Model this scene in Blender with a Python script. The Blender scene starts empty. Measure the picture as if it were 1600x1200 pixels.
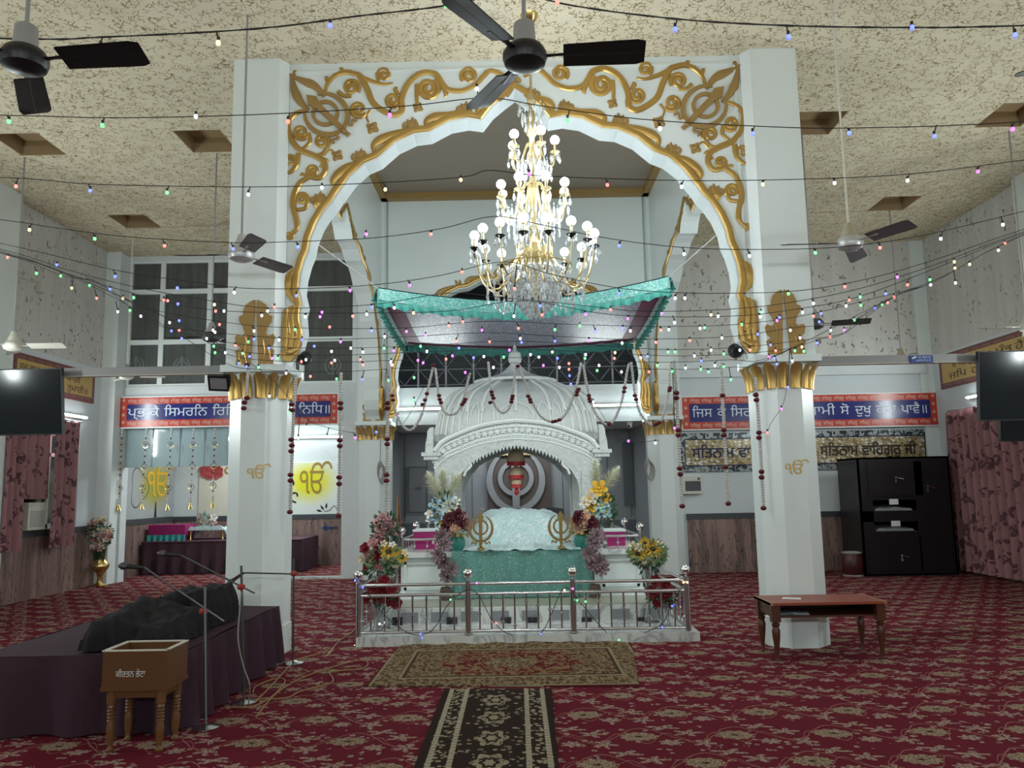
import bpy, math, random
from mathutils import Vector, Matrix
from mathutils.geometry import tessellate_polygon, delaunay_2d_cdt
PI = math.pi
sin, cos = math.sin, math.cos
SC = bpy.context.scene
COL = SC.collection
rnd = random.Random(7)

# ------------------------------------------------------------------ camera
FPX = 1260.0                                   # focal length in pixels of the 1600 wide frame
CAM = Vector((0, 0, 1.53))
PITCH, ROLL, YAW = math.atan(165 / FPX), math.radians(1.05), math.radians(0.25)
Fv = Vector((-sin(YAW) * cos(PITCH), cos(YAW) * cos(PITCH), sin(PITCH)))
Rv = Vector((cos(YAW), sin(YAW), 0))
Uv = Rv.cross(Fv)
cd = bpy.data.cameras.new('camera')
cd.sensor_width = 36
cd.lens = 36 * FPX / 1600
cd.clip_end = 200
cam = bpy.data.objects.new('camera', cd)
COL.objects.link(cam)
Xc = Rv * cos(ROLL) - Uv * sin(ROLL)
Yc = Rv * sin(ROLL) + Uv * cos(ROLL)
M3 = Matrix((Xc, Yc, -Fv)).transposed()
cam.matrix_world = Matrix.Translation(CAM) @ M3.to_4x4()
SC.camera = cam


def ray(px, py):
    dx, dy = px - 800, 600 - py
    u = dx * cos(ROLL) + dy * sin(ROLL)
    v = -dx * sin(ROLL) + dy * cos(ROLL)
    return Fv + Rv * (u / FPX) + Uv * (v / FPX)


def at(px, py, Y):
    """where the sight line of a pixel of the photograph meets the wall plane y = Y"""
    d = ray(px, py)
    return CAM + d * (Y / d.y)


def atz(px, py, z):
    d = ray(px, py)
    return CAM + d * ((z - CAM.z) / d.z)


def atx(px, py, x):
    d = ray(px, py)
    return CAM + d * (x / d.x)


# ------------------------------------------------------------------ world, light, exposure
w = bpy.data.worlds.new('world')
SC.world = w
w.use_nodes = True
w.node_tree.nodes['Background'].inputs[0].default_value = (0.55, 0.6, 0.62, 1)
w.node_tree.nodes['Background'].inputs[1].default_value = 0.02
SC.view_settings.view_transform = 'Standard'
SC.view_settings.look = 'None'
SC.view_settings.gamma = 1
SC.view_settings.use_curve_mapping = False
SC.view_settings.exposure = 0.3
SC.cycles.use_denoising = True
SC.cycles.max_bounces = 8
SC.cycles.sample_clamp_indirect = 4


def area(name, loc, aim, sx, sy, power, col=(0.93, 1.0, 0.98)):
    l = bpy.data.lights.new(name, 'AREA')
    l.shape = 'RECTANGLE'
    l.size, l.size_y, l.energy, l.color = sx, sy, power, col
    o = bpy.data.objects.new(name, l)
    COL.objects.link(o)
    o.location = loc
    o.rotation_euler = (Vector(aim) - Vector(loc)).to_track_quat('-Z', 'Y').to_euler()
    return o


def point(name, loc, power, col=(1, 1, 1), r=0.05):
    l = bpy.data.lights.new(name, 'POINT')
    l.energy, l.color, l.shadow_soft_size = power, col, r
    o = bpy.data.objects.new(name, l)
    COL.objects.link(o)
    o.location = loc
    return o


COOL = (0.9, 1.0, 1.0)
# unseen hall lights: rear ones assumed, those along the side walls added as ambient fill
for s in (-1, 1):
    for y, e in ((1.5, 25), (5.0, 55), (9.2, 60)): area('unseen_hall_light', (s * 7.0, y, 3.0), (s * 3.0, y, 4.2), 0.12, 1.3, e, COOL)
for x in (-4.5, 0, 4.5): area('unseen_hall_light', (x, -4.7, 3.2), (x * .7, 8, 4.4), 1.3, 0.12, 80, COOL)
# the two black spotlights in the archway shine on the throne and the dome
for x in (-2.1, 2.2): area('throne_spot_light', (x, 8.5, 3.1), (0, 11.0, 1.2), 0.25, 0.25, 22, COOL)
# unseen fill lights added to brighten the lantern over the shrine and the corridor
for x in (-2.1, 2.2): area('lantern_fill_light', (x, 8.5, 4.6), (x * -.3, 14, 6.2), 0.2, 0.2, 27, COOL)
area('corridor_fill_light', (0, 16.4, 2.6), (0, 16.6, 0), 2.0, 0.1, 26, COOL)

# ------------------------------------------------------------------ node expressions
NT = None


class X:
    def __init__(s, sock): s.s = sock
    def __add__(a, b): return mth('ADD', a, b)
    def __radd__(a, b): return mth('ADD', b, a)
    def __sub__(a, b): return mth('SUBTRACT', a, b)
    def __rsub__(a, b): return mth('SUBTRACT', b, a)
    def __mul__(a, b): return mth('MULTIPLY', a, b)
    def __rmul__(a, b): return mth('MULTIPLY', b, a)
    def __truediv__(a, b): return mth('DIVIDE', a, b)
    def __lt__(a, b): return mth('LESS_THAN', a, b)
    def __gt__(a, b): return mth('GREATER_THAN', a, b)


def put(inp, v):
    if isinstance(v, X): NT.links.new(v.s, inp)
    else: inp.default_value = v


def mth(op, a, b=None, c=None):
    n = NT.nodes.new('ShaderNodeMath')
    n.operation = op
    put(n.inputs[0], a)
    if b is not None: put(n.inputs[1], b)
    if c is not None: put(n.inputs[2], c)
    return X(n.outputs[0])


def mx(*a):
    r = a[0]
    for b in a[1:]: r = mth('MAXIMUM', r, b)
    return r


def ab(a): return mth('ABSOLUTE', a)
def fl(a): return mth('FLOOR', a)
def fr(a): return mth('FRACT', a)
def wrap(a, lo, hi): return mth('WRAP', a, hi, lo)
def sstep(a, lo, hi):
    n = NT.nodes.new('ShaderNodeMapRange')
    n.interpolation_type = 'SMOOTHSTEP'
    put(n.inputs[0], a)
    n.inputs[1].default_value, n.inputs[2].default_value = lo, hi
    return X(n.outputs[0])


def xyz(kind='Object'):
    n = NT.nodes.new('ShaderNodeTexCoord')
    p = NT.nodes.new('ShaderNodeSeparateXYZ')
    NT.links.new(n.outputs[kind], p.inputs[0])
    return X(p.outputs[0]), X(p.outputs[1]), X(p.outputs[2])


def vec(x, y, z=0.0):
    n = NT.nodes.new('ShaderNodeCombineXYZ')
    for i, v in enumerate((x, y, z)): put(n.inputs[i], v)
    return X(n.outputs[0])


def noise(v, scale, detail=3.0, rough=0.55, dist=0.0, out=0):
    n = NT.nodes.new('ShaderNodeTexNoise')
    put(n.inputs['Vector'], v)
    n.inputs['Scale'].default_value = scale
    n.inputs['Detail'].default_value = detail
    n.inputs['Roughness'].default_value = rough
    n.inputs['Distortion'].default_value = dist
    return X(n.outputs[out])


def voro(v, scale, feature='F1', out='Distance', rand=1.0):
    n = NT.nodes.new('ShaderNodeTexVoronoi')
    n.feature = feature
    put(n.inputs['Vector'], v)
    n.inputs['Scale'].default_value = scale
    n.inputs['Randomness'].default_value = rand
    return X(n.outputs[out])


def mix(f, a, b):
    n = NT.nodes.new('ShaderNodeMix')
    n.data_type = 'RGBA'
    put(n.inputs[0], f)
    for i, v in ((6, a), (7, b)):
        put(n.inputs[i], v if isinstance(v, X) else (*v, 1) if len(v) == 3 else v)
    return X(n.outputs[2])


def C(h):
    """srgb hex to linear"""
    r = []
    for i in (0, 2, 4):
        c = int(h[i:i + 2], 16) / 255
        r.append(c / 12.92 if c <= 0.04045 else ((c + 0.055) / 1.055) ** 2.4)
    return tuple(r)


def mat(name, col=None, rough=0.6, metal=0.0, spec=None, emit=None, es=1.0, trans=0.0, ior=1.45, sheen=0.0, bump=None, fn=None, alpha=None):
    """a procedural material; fn() may return (colour, roughness or None, bump height or None)"""
    global NT
    m = bpy.data.materials.new(name)
    m.use_nodes = True
    NT = m.node_tree
    b = NT.nodes['Principled BSDF']
    b.inputs['Roughness'].default_value = rough
    b.inputs['Metallic'].default_value = metal
    b.inputs['IOR'].default_value = ior
    if spec is not None: b.inputs['Specular IOR Level'].default_value = spec
    if trans: b.inputs['Transmission Weight'].default_value = trans
    if sheen: b.inputs['Sheen Weight'].default_value = sheen
    if alpha is not None: b.inputs['Alpha'].default_value = alpha
    if emit:
        b.inputs['Emission Color'].default_value = (*emit, 1)
        b.inputs['Emission Strength'].default_value = es
    h = None
    if fn:
        c, r, h = fn()
        put(b.inputs['Base Color'], c if isinstance(c, X) else (*c, 1))
        if r is not None: put(b.inputs['Roughness'], r)
    else:
        x, y, z = xyz()
        n = noise(vec(x, y, z), 9.0, 3)
        put(b.inputs['Base Color'], mix(n, tuple(v * 0.93 for v in col), tuple(min(1, v * 1.07) for v in col)))
        if bump: h = (noise(vec(x, y, z), bump[0], 4), bump[1])
    if h:
        n = NT.nodes.new('ShaderNodeBump')
        n.inputs['Strength'].default_value = h[1]
        n.inputs['Distance'].default_value = 0.02
        put(n.inputs['Height'], h[0])
        NT.links.new(n.outputs[0], b.inputs['Normal'])
    return m


# ------------------------------------------------------------------ mesh helpers
class MB:
    """collects shapes, then links them as one mesh object"""
    def __init__(s): s.v, s.f, s.m, s.mats = [], [], [], []

    def slot(s, m):
        if m not in s.mats: s.mats.append(m)
        return s.mats.index(m)

    def add(s, vs, fs, m=None):
        o = len(s.v)
        s.v += [tuple(v) for v in vs]
        s.f += [tuple(o + i for i in f) for f in fs]
        k = s.slot(m) if m else 0
        s.m += [k] * len(fs)
        return s

    def box(s, a, b, m=None, M=None):
        x0, x1 = min(a[0], b[0]), max(a[0], b[0])
        y0, y1 = min(a[1], b[1]), max(a[1], b[1])
        z0, z1 = min(a[2], b[2]), max(a[2], b[2])
        vs = [(x0, y0, z0), (x1, y0, z0), (x1, y1, z0), (x0, y1, z0), (x0, y0, z1), (x1, y0, z1), (x1, y1, z1), (x0, y1, z1)]
        if M: vs = [M @ Vector(v) for v in vs]
        return s.add(vs, [(0, 3, 2, 1), (4, 5, 6, 7), (0, 1, 5, 4), (1, 2, 6, 5), (2, 3, 7, 6), (3, 0, 4, 7)], m)

    def cb(s, c, d, m=None, M=None):
        return s.box([c[i] - d[i] / 2 for i in range(3)], [c[i] + d[i] / 2 for i in range(3)], m, M)

    def tube(s, pts, r, n=8, closed=False, m=None, flat=None, cap=True):
        """swept tube; r may be a list; flat=(normal, k) squashes the section along normal"""
        pts = [Vector(p) for p in pts]
        N = len(pts)
        rs = r if isinstance(r, (list, tuple)) else [r] * N
        vs, prev = [], None
        for i, p in enumerate(pts):
            if closed: t = pts[(i + 1) % N] - pts[i - 1]
            else: t = pts[min(i + 1, N - 1)] - pts[max(i - 1, 0)]
            if t.length < 1e-9: t = Vector((0, 0, 1))
            t.normalize()
            if flat:
                a = Vector(flat[0]).normalized()
                b = t.cross(a)
                if b.length < 1e-6: b = t.orthogonal()
                b.normalize()
            else:
                if prev is None: a = t.orthogonal().normalized()
                else:
                    a = prev - t * prev.dot(t)
                    a = a.normalized() if a.length > 1e-6 else t.orthogonal().normalized()
                prev = a
                b = t.cross(a)
            k = flat[1] if flat else 1
            for j in range(n):
                q = 2 * PI * j / n
                vs.append(p + a * (rs[i] * k * sin(q)) + b * (rs[i] * cos(q)))
        fs = []
        for i in range(N if closed else N - 1):
            for j in range(n):
                k2 = (i + 1) % N
                fs.append((i * n + j, i * n + (j + 1) % n, k2 * n + (j + 1) % n, k2 * n + j))
        if not closed and cap:
            fs.append(tuple(range(n - 1, -1, -1)))
            fs.append(tuple((N - 1) * n + j for j in range(n)))
        return s.add(vs, fs, m)

    def rod(s, a, b, r, n=8, m=None): return s.tube([a, b], r, n, m=m)

    def lathe(s, prof, c=(0, 0, 0), n=24, m=None, M=None, sx=1, sy=1):
        """profile of (radius, z) turned about z"""
        vs = []
        for r, z in prof:
            for j in range(n):
                q = 2 * PI * j / n
                v = Vector((r * cos(q) * sx, r * sin(q) * sy, z))
                if M: v = M @ v
                vs.append(v + Vector(c))
        fs = [(i * n + j, i * n + (j + 1) % n, (i + 1) * n + (j + 1) % n, (i + 1) * n + j) for i in range(len(prof) - 1) for j in range(n)]
        if prof[0][0] > 1e-5: fs.append(tuple(range(n - 1, -1, -1)))
        if prof[-1][0] > 1e-5: fs.append(tuple((len(prof) - 1) * n + j for j in range(n)))
        return s.add(vs, fs, m)

    def ball(s, c, r, n=10, m=None, sz=1.0, M=None):
        k = max(4, n // 2)
        return s.lathe([(max(1e-6, r * sin(PI * i / k)), -r * sz * cos(PI * i / k)) for i in range(k + 1)], c, n, m, M)

    def prism(s, poly, fr_, d, m=None):
        """2D polygon (list of (a, b)) extruded; fr_ = (origin, a axis, b axis, depth axis), from 0 to d along depth"""
        o, ax, bx, dx = [Vector(q) for q in fr_]
        P = [o + ax * p[0] + bx * p[1] for p in poly]
        n = len(P)
        tri = tessellate_polygon([[Vector((p[0], p[1], 0)) for p in poly]])
        ar = sum(poly[i][0] * poly[(i + 1) % n][1] - poly[(i + 1) % n][0] * poly[i][1] for i in range(n))
        flip = (ar > 0) == (ax.cross(bx).dot(dx) > 0)
        def up(t):
            q = [poly[i] for i in t]
            return (q[1][0] - q[0][0]) * (q[2][1] - q[0][1]) - (q[2][0] - q[0][0]) * (q[1][1] - q[0][1]) > 0
        tri = [t if up(t) == (ar > 0) else tuple(reversed(t)) for t in tri]
        fs = [tuple(reversed(t)) if flip else tuple(t) for t in tri]
        vs = list(P)
        if d:
            vs += [p + dx * d for p in P]
            fs += [tuple(n + i for i in t) if flip else tuple(n + i for i in reversed(t)) for t in tri]
            for i in range(n):
                j = (i + 1) % n
                q = (i, j, n + j, n + i)
                fs.append(q if flip else tuple(reversed(q)))
        return s.add(vs, fs, m)

    def grid(s, fn, nu, nv, m=None, cu=False):
        vs = [fn(i / nu, j / nv) for i in range(nu + (0 if cu else 1)) for j in range(nv + 1)]
        fs = []
        N = nu if cu else nu + 1
        for i in range(nu):
            for j in range(nv):
                a, b = i, (i + 1) % N
                fs.append((a * (nv + 1) + j, b * (nv + 1) + j, b * (nv + 1) + j + 1, a * (nv + 1) + j + 1))
        return s.add(vs, fs, m)

    def build(s, name, m=None, parent=None, smooth=True, loc=None, angle=40, **tags):
        me = bpy.data.meshes.new(name)
        o0 = Vector(loc) if loc is not None else (Vector(parent.get('org', (0, 0, 0))) if parent else Vector((0, 0, 0)))
        me.from_pydata([(v[0] - o0.x, v[1] - o0.y, v[2] - o0.z) for v in s.v], [], s.f)
        mats = s.mats or [m]
        for k in mats: me.materials.append(k or m)
        if len(mats) > 1: me.polygons.foreach_set('material_index', s.m)
        if smooth:
            me.polygons.foreach_set('use_smooth', [True] * len(me.polygons))
            try: me.set_sharp_from_angle(angle=math.radians(angle))
            except Exception: pass
        me.update()
        o = bpy.data.objects.new(name, me)
        COL.objects.link(o)
        if parent:
            o.parent = parent
            o.location = (0, 0, 0)
        o.location = o0 if not parent else (o0 - Vector(parent.get('org', o0)))
        o['org'] = tuple(o0)
        tag(o, **tags)
        return o


def tag(o, label=None, cat=None, group=None, kind=None):
    if label: o['label'] = label
    if cat: o['category'] = cat
    if group: o['group'] = group
    if kind: o['kind'] = kind
    return o


def thing(name, loc, label, cat, group=None):
    o = bpy.data.objects.new(name, None)
    o.empty_display_size = 0.1
    COL.objects.link(o)
    o.location = loc
    o['org'] = tuple(loc)
    return tag(o, label, cat, group)


def struct(name, mb, m=None, smooth=False):
    return mb.build(name, m, None, smooth, kind='structure')


def dup(o, parent=None, loc=None, rz=None, label=None, group=None):
    """a copy of a thing with copies of its parts and sub-parts"""
    c = o.copy()
    COL.objects.link(c)
    if parent: c.parent = parent
    for ch in list(o.children): dup(ch, c)
    if loc is not None:
        c.location = loc
        c['org'] = tuple(loc)
    if rz is not None: c.rotation_euler = (0, 0, rz)
    if label: c['label'] = label
    if group: c['group'] = group
    return c


def arc(c, r, a0, a1, n, ax=(1, 0, 0), bx=(0, 0, 1), ry=None):
    c, ax, bx = Vector(c), Vector(ax), Vector(bx)
    return [c + ax * (r * cos(a0 + (a1 - a0) * i / n)) + bx * ((ry or r) * sin(a0 + (a1 - a0) * i / n)) for i in range(n + 1)]


def smoothpts(pts, n=6):
    """Catmull-Rom through the points"""
    P = [Vector(p) for p in pts]
    if len(P) < 3: return P
    Q = [P[0] * 2 - P[1]] + P + [P[-1] * 2 - P[-2]]
    out = []
    for i in range(1, len(Q) - 2):
        for k in range(n):
            t = k / n
            a, b, c, d = Q[i - 1], Q[i], Q[i + 1], Q[i + 2]
            out.append(0.5 * ((2 * b) + (c - a) * t + (2 * a - 5 * b + 4 * c - d) * t * t + (3 * b - a - 3 * c + d) * t ** 3))
    return out + [P[-1]]


def lerp(a, b, t): return a + (b - a) * t


# lettering: every glyph is filled by itself, so overlapping vowel signs do not cut holes in their neighbours
GL = {}


def _tmesh(s):
    c = bpy.data.curves.new('lettering', 'FONT')
    c.body, c.size = s, 1
    o = bpy.data.objects.new('lettering', c)
    COL.objects.link(o)
    cv = o.to_curve(bpy.context.evaluated_depsgraph_get())
    loops = []
    for sp in cv.splines:
        B, L = list(sp.bezier_points), []
        for k in range(len(B)):
            a, b = B[k], B[(k + 1) % len(B)]
            line = (a.handle_right - a.co).cross(b.co - a.co).length < 1e-6 and (b.handle_left - b.co).cross(b.co - a.co).length < 1e-6
            n = 1 if line else 4
            for t in range(n):
                t /= n
                q = a.co * (1 - t) ** 3 + a.handle_right * (3 * t * (1 - t) ** 2) + b.handle_left * (3 * t * t * (1 - t)) + b.co * t ** 3
                if not L or (L[-1] - q.xy).length > 1e-5: L.append(q.xy.copy())
        if len(L) > 2 and (L[0] - L[-1]).length < 1e-5: L.pop()
        if len(L) > 2: loops.append(L)
    o.to_curve_clear()
    bpy.data.objects.remove(o)
    bpy.data.curves.remove(c)
    if not loops: return [], []
    pts, fc = [], []
    for L in loops:
        fc.append(list(range(len(pts), len(pts) + len(L))))
        pts += L
    V, _, F, *_ = delaunay_2d_cdt(pts, [(f[k], f[(k + 1) % len(f)]) for f in fc for k in range(len(f))], [], 1, 1e-6)
    keep = []
    for f in F:
        g = sum((V[k] for k in f), Vector((0, 0))) / len(f)
        w_ = 0
        for L in loops:
            for k in range(len(L)):
                a, b = L[k], L[(k + 1) % len(L)]
                if (a.y <= g.y) != (b.y <= g.y):
                    if a.x + (g.y - a.y) / (b.y - a.y) * (b.x - a.x) > g.x: w_ += 1 if b.y > a.y else -1
        if w_: keep.append(tuple(f))
    return [(v.x, v.y, 0.0) for v in V], keep


def glyph(ch):
    if ch not in GL:
        g = _tmesh(ch) if ch != ' ' else ([], [])
        w0, w1 = _tmesh('|')[0], _tmesh(ch + '|')[0]
        GL[ch] = (g[0], g[1], max(v[0] for v in w1) - max(v[0] for v in w0))
    return GL[ch]


def write(mb, s, o, ax, bx, size, m=None, width=None, center=False):
    """lettering in the plane of ax, bx from o (left end of the base line); width squeezes it to fit"""
    o, ax, bx = Vector(o), Vector(ax).normalized(), Vector(bx).normalized()
    adv = sum(glyph(c)[2] for c in s)
    kx = (width / (adv * size)) if width else 1
    if center: o = o - ax * (adv * size * kx / 2)
    x = 0
    for i, ch in enumerate(s):
        v, f, a = glyph(ch)
        if f: mb.add([o + ax * ((x + p[0]) * size * kx) + bx * (p[1] * size) for p in v], f, m)
        x += a
    return x * size * kx

# ------------------------------------------------------------------ materials
def m_white():
    x, y, z = xyz()
    n = noise(vec(x, y, z), 1.3, 4)
    return mix(n, (0.70, 0.755, 0.745), (0.77, 0.825, 0.81)), None, None


WHITE = mat('white gloss paint', rough=0.32, fn=m_white)
MATTW = mat('white distemper', (0.66, 0.70, 0.71), 0.75)
GREYW = mat('grey distemper', (0.36, 0.38, 0.40), 0.7)
DARKG = mat('dark grey paint', (0.10, 0.11, 0.125), 0.6)
MIDG = mat('mid grey panel', (0.235, 0.25, 0.27), 0.55)
BROWNP = mat('brown panel paint', (0.075, 0.058, 0.052), 0.5)
GOLD = mat('gold paint', (0.52, 0.33, 0.10), 0.34, 0.75)
GOLDM = mat('matt ochre gold', (0.36, 0.225, 0.075), 0.5, 0.25)
BRASS = mat('brass', (0.72, 0.55, 0.22), 0.25, 1.0)
STEEL = mat('stainless steel', (0.62, 0.62, 0.63), 0.2, 1.0)
CHROME = mat('polished steel ball', (0.85, 0.85, 0.86), 0.07, 1.0)
BLACK = mat('black plastic', (0.012, 0.012, 0.014), 0.4)
BLKM = mat('black enamel', (0.010, 0.010, 0.013), 0.3)
IVORY = mat('ivory plastic', (0.62, 0.60, 0.52), 0.5)
GREYP = mat('grey enamel', (0.30, 0.29, 0.28), 0.4)
SILV = mat('silver enamel', (0.5, 0.5, 0.5), 0.35, 0.4)
ALU = mat('aluminium frame', (0.52, 0.53, 0.52), 0.4, 0.35)
GLASSD = mat('dark night glass', (0.018, 0.021, 0.022), 0.12, spec=0.6)


def m_ceil():
    x, y, z = xyz()
    p = vec(x, y, z)
    wob = noise(p, 9, 2, out=1)
    n = NT.nodes.new('ShaderNodeVectorMath'); n.operation = 'MULTIPLY_ADD'
    NT.links.new(wob.s, n.inputs[0]); n.inputs[1].default_value = (.06, .06, .06)
    put(n.inputs[2], p)
    q = X(n.outputs[0])
    e = voro(q, 19.0, 'DISTANCE_TO_EDGE')
    br = noise(p, 12.0, 2)
    crack = (e < 0.05) * (br > 0.48)
    flake = (noise(p, 7.0, 4, 0.6, 0.6) > 0.66)
    base = mix(noise(p, 2.0, 3), (0.60, 0.53, 0.37), (0.77, 0.70, 0.52))
    return mix(mx(crack, flake * 0.6), base, (0.27, 0.19, 0.095)), None, (mx(crack, flake) * -1.0, 0.5)


CEIL = mat('cracked cream ceiling plaster', rough=0.85, fn=m_ceil)


def m_wall():
    x, y, z = xyz()
    p = vec(x, y, z * 0.6)
    pits = (noise(p, 16.0, 4, 0.6, 0.5) > 0.62) * (noise(p, 1.4, 2) > 0.42)
    streak = noise(vec(x * 2.2, y * 2.2, z * 0.15), 3.0, 2)
    base = mix(streak, (0.50, 0.49, 0.46), (0.68, 0.67, 0.63))
    up = mix(pits, base, (0.22, 0.20, 0.17))
    return mix(z < 3.83, up, (0.62, 0.67, 0.69)), None, (pits * -1.0 * (z > 3.83), 0.5)


WALLT = mat('rough rendered wall above smooth painted wall', rough=0.85, fn=m_wall)


def m_stone():
    x, y, z = xyz()
    u = x + y
    n = noise(vec(u * 3.0, z * 0.25, 1.0), 2.0, 5, 0.6, 0.8)
    v = noise(vec(u * 5.0, z * 0.8, 4.0), 1.5, 4, 0.5, 1.5)
    vein = ab(v - 0.5) < 0.012
    c = mix(sstep(n, 0.3, 0.7), (0.16, 0.105, 0.092), (0.32, 0.205, 0.18))
    c = mix(vein, c, (0.05, 0.045, 0.045))
    joint = ab(fr(u / 0.62) - 0.5) < 0.006
    return mix(joint, c, (0.035, 0.03, 0.03)), None, None


STONE = mat('pink brown veined stone cladding', rough=0.35, fn=m_stone)
CAPST = mat('dark grey stone cap', (0.06, 0.066, 0.072), 0.35)


def m_marble():
    x, y, z = xyz()
    v = noise(vec(x, y, z * 0.5), 2.2, 5, 0.6, 1.6)
    return mix(sstep(ab(v - 0.5), 0.0, 0.06), (0.42, 0.43, 0.44), (0.66, 0.68, 0.66)), None, None


MARBLE = mat('white veined marble', rough=0.22, fn=m_marble)


def m_carved():
    x, y, z = xyz()
    p = vec(x, y, z)
    n = voro(p, 15.0, 'SMOOTH_F1')
    m2 = noise(p, 20.0, 3, 0.6, 1.6)
    c = mix(noise(p, 3.0), (0.46, 0.49, 0.475), (0.57, 0.595, 0.58))
    return c, None, (n * 0.8 + m2 * 0.9, 1.0)


CARVE = mat('carved white marble', rough=0.45, fn=m_carved)
PALKI = mat('plain white marble', (0.64, 0.67, 0.655), 0.38)


def blob(x, y, cx, cy, rx, ry, n=0, amp=0.12, wx=None, ph=0.0):
    """mask of a petalled disc, wrapped in x with the period wx"""
    dx = x - cx
    if wx: dx = wrap(dx, -wx / 2, wx / 2)
    dx = dx / rx
    dy = (y - cy) / ry
    d = mth('SQRT', dx * dx + dy * dy)
    if n:
        a = mth('ARCTAN2', dy, dx)
        d = d / (1 + mth('COSINE', a * float(n) + ph) * amp)
    return d


def m_carpet():
    x, y, z = xyz()
    P = 0.6
    row = fl(y / 0.5)
    X2 = x + row * 0.3 + (noise(vec(x, y, 5.0), 9.0, 2) - 0.5) * 0.05
    yl = y - row * 0.5
    wob = noise(vec(x, y, 0), 40.0, 2) * 0.25
    big = blob(X2, yl, 0.12, 0.24, 0.112, 0.085, 11, 0.09, P) + wob - 0.12
    core = blob(X2, yl, 0.12, 0.24, 0.024, 0.016, 5, 0.3, P)
    small = blob(X2, yl, 0.30, 0.11, 0.06, 0.05, 7, 0.22, P) + wob - 0.12
    lil = blob(X2, yl, 0.44, 0.30, 0.066, 0.048, 5, 0.55, P) + wob - 0.12
    lil2 = blob(X2, yl, 0.50, 0.09, 0.05, 0.055, 5, 0.55, P, 1.0) + wob - 0.12
    lil3 = blob(X2, yl, 0.30, 0.42, 0.075, 0.04, 4, 0.55, P, 2.0) + wob - 0.12
    tiny = (voro(vec(x * 1.0, y * 1.0, 0), 13.0) < 0.27) * (noise(vec(x, y, 3.0), 6.0) > 0.50)
    k = 2 * PI / P
    vine = ab(yl - 0.27 - mth('SINE', X2 * k) * 0.14) < 0.006
    vine2 = ab(yl - 0.2 - mth('COSINE', X2 * k * 2.0) * 0.1) < 0.005
    ground = mix(noise(vec(x, y, 0), 2.2, 3), (0.112, 0.011, 0.021), (0.158, 0.017, 0.032))
    c = mix(mx(vine, vine2), ground, (0.30, 0.14, 0.115))
    m3 = mx(small < 1.0, lil < 1.0, lil2 < 1.0, lil3 < 1.0, tiny)
    c = mix(m3, c, mix(noise(vec(x, y, 1.0), 55.0, 2) > 0.54, (0.38, 0.26, 0.215), (0.12, 0.065, 0.055)))
    c = mix(big < 1.0, c, mix(noise(vec(x, y, 2.0), 60.0, 2) > 0.52, (0.35, 0.26, 0.18), (0.15, 0.095, 0.07)))
    c = mix(core < 1.0, c, (0.05, 0.02, 0.02))
    pile = noise(vec(x, y, 0), 220.0, 2)
    return c, None, (pile, 0.5)


CARPET = mat('red floral carpet', rough=0.95, spec=0.08, fn=m_carpet)

# ------------------------------------------------------------------ room shell
XL, XR, YB, ZC, YF = -7.52, 7.69, 14.78, 6.03, -5.0
YR = 17.7                                        # far wall of the rooms behind the back wall

struct('floor', MB().box((XL - .3, YF - .3, -0.15), (XR + .3, 20, 0)), CARPET)


def cells(mb, us, vs, holes, fn, m):
    us, vs = sorted(set(us)), sorted(set(vs))
    for i in range(len(us) - 1):
        for j in range(len(vs) - 1):
            u, v = (us[i] + us[i + 1]) / 2, (vs[j] + vs[j + 1]) / 2
            if any(h[0] < u < h[1] and h[2] < v < h[3] for h in holes): continue
            fn(mb, us[i], us[i + 1], vs[j], vs[j + 1], m)


def wall_y(name, y, t, u0, u1, z0, z1, holes, m):
    mb = MB()
    cells(mb, [u0, u1] + [h[i] for h in holes for i in (0, 1)], [z0, z1] + [h[i] for h in holes for i in (2, 3)], holes,
          lambda b, a0, a1, c0, c1, k: b.box((a0, y, c0), (a1, y + t, c1), k), m)
    return struct(name, mb, m)


def wall_x(name, x, t, u0, u1, z0, z1, holes, m):
    mb = MB()
    cells(mb, [u0, u1] + [h[i] for h in holes for i in (0, 1)], [z0, z1] + [h[i] for h in holes for i in (2, 3)], holes,
          lambda b, a0, a1, c0, c1, k: b.box((x, a0, c0), (x + t, a1, c1), k), m)
    return struct(name, mb, m)


# ceiling with its square fan recesses and the opening over the shrine
REC = []
for (px, py) in ((46, 226), (322, 221), (211, 346), (1273, 193), (1582, 180), (1397, 318), (-110, 346), (1690, 316)):
    p = atz(px, py, ZC)
    REC.append((p.x, p.y))
BOX = (-2.86, 2.93, 8.02, YB)
RECTS = [(x - .3, x + .3, y - .33, y + .33) for x, y in REC]
holes = [BOX] + RECTS
mb = MB()
cells(mb, [XL - .3, XR + .3] + [h[i] for h in holes for i in (0, 1)], [YF - .3, YB] + [h[i] for h in holes for i in (2, 3)], holes,
      lambda b, a0, a1, c0, c1, k: b.box((a0, c0, ZC), (a1, c1, ZC + .22), k), CEIL)
struct('ceiling', mb, CEIL)
RECM = mat('tan recess board', (0.34, 0.235, 0.125), 0.6)
mb = MB()
for a, b, c, d in RECTS: mb.box((a - .02, c - .02, ZC + .2), (b + .02, d + .02, ZC + .24), RECM)
for a, b, c, d in RECTS:
    for q in (((a, c, ZC), (a + .012, d, ZC + .2)), ((b - .012, c, ZC), (b, d, ZC + .2)), ((a, c, ZC), (b, c + .012, ZC + .2)), ((a, d - .012, ZC), (b, d, ZC + .2))):
        mb.box(*q, RECM)
struct('trim_1', mb, RECM)

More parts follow.
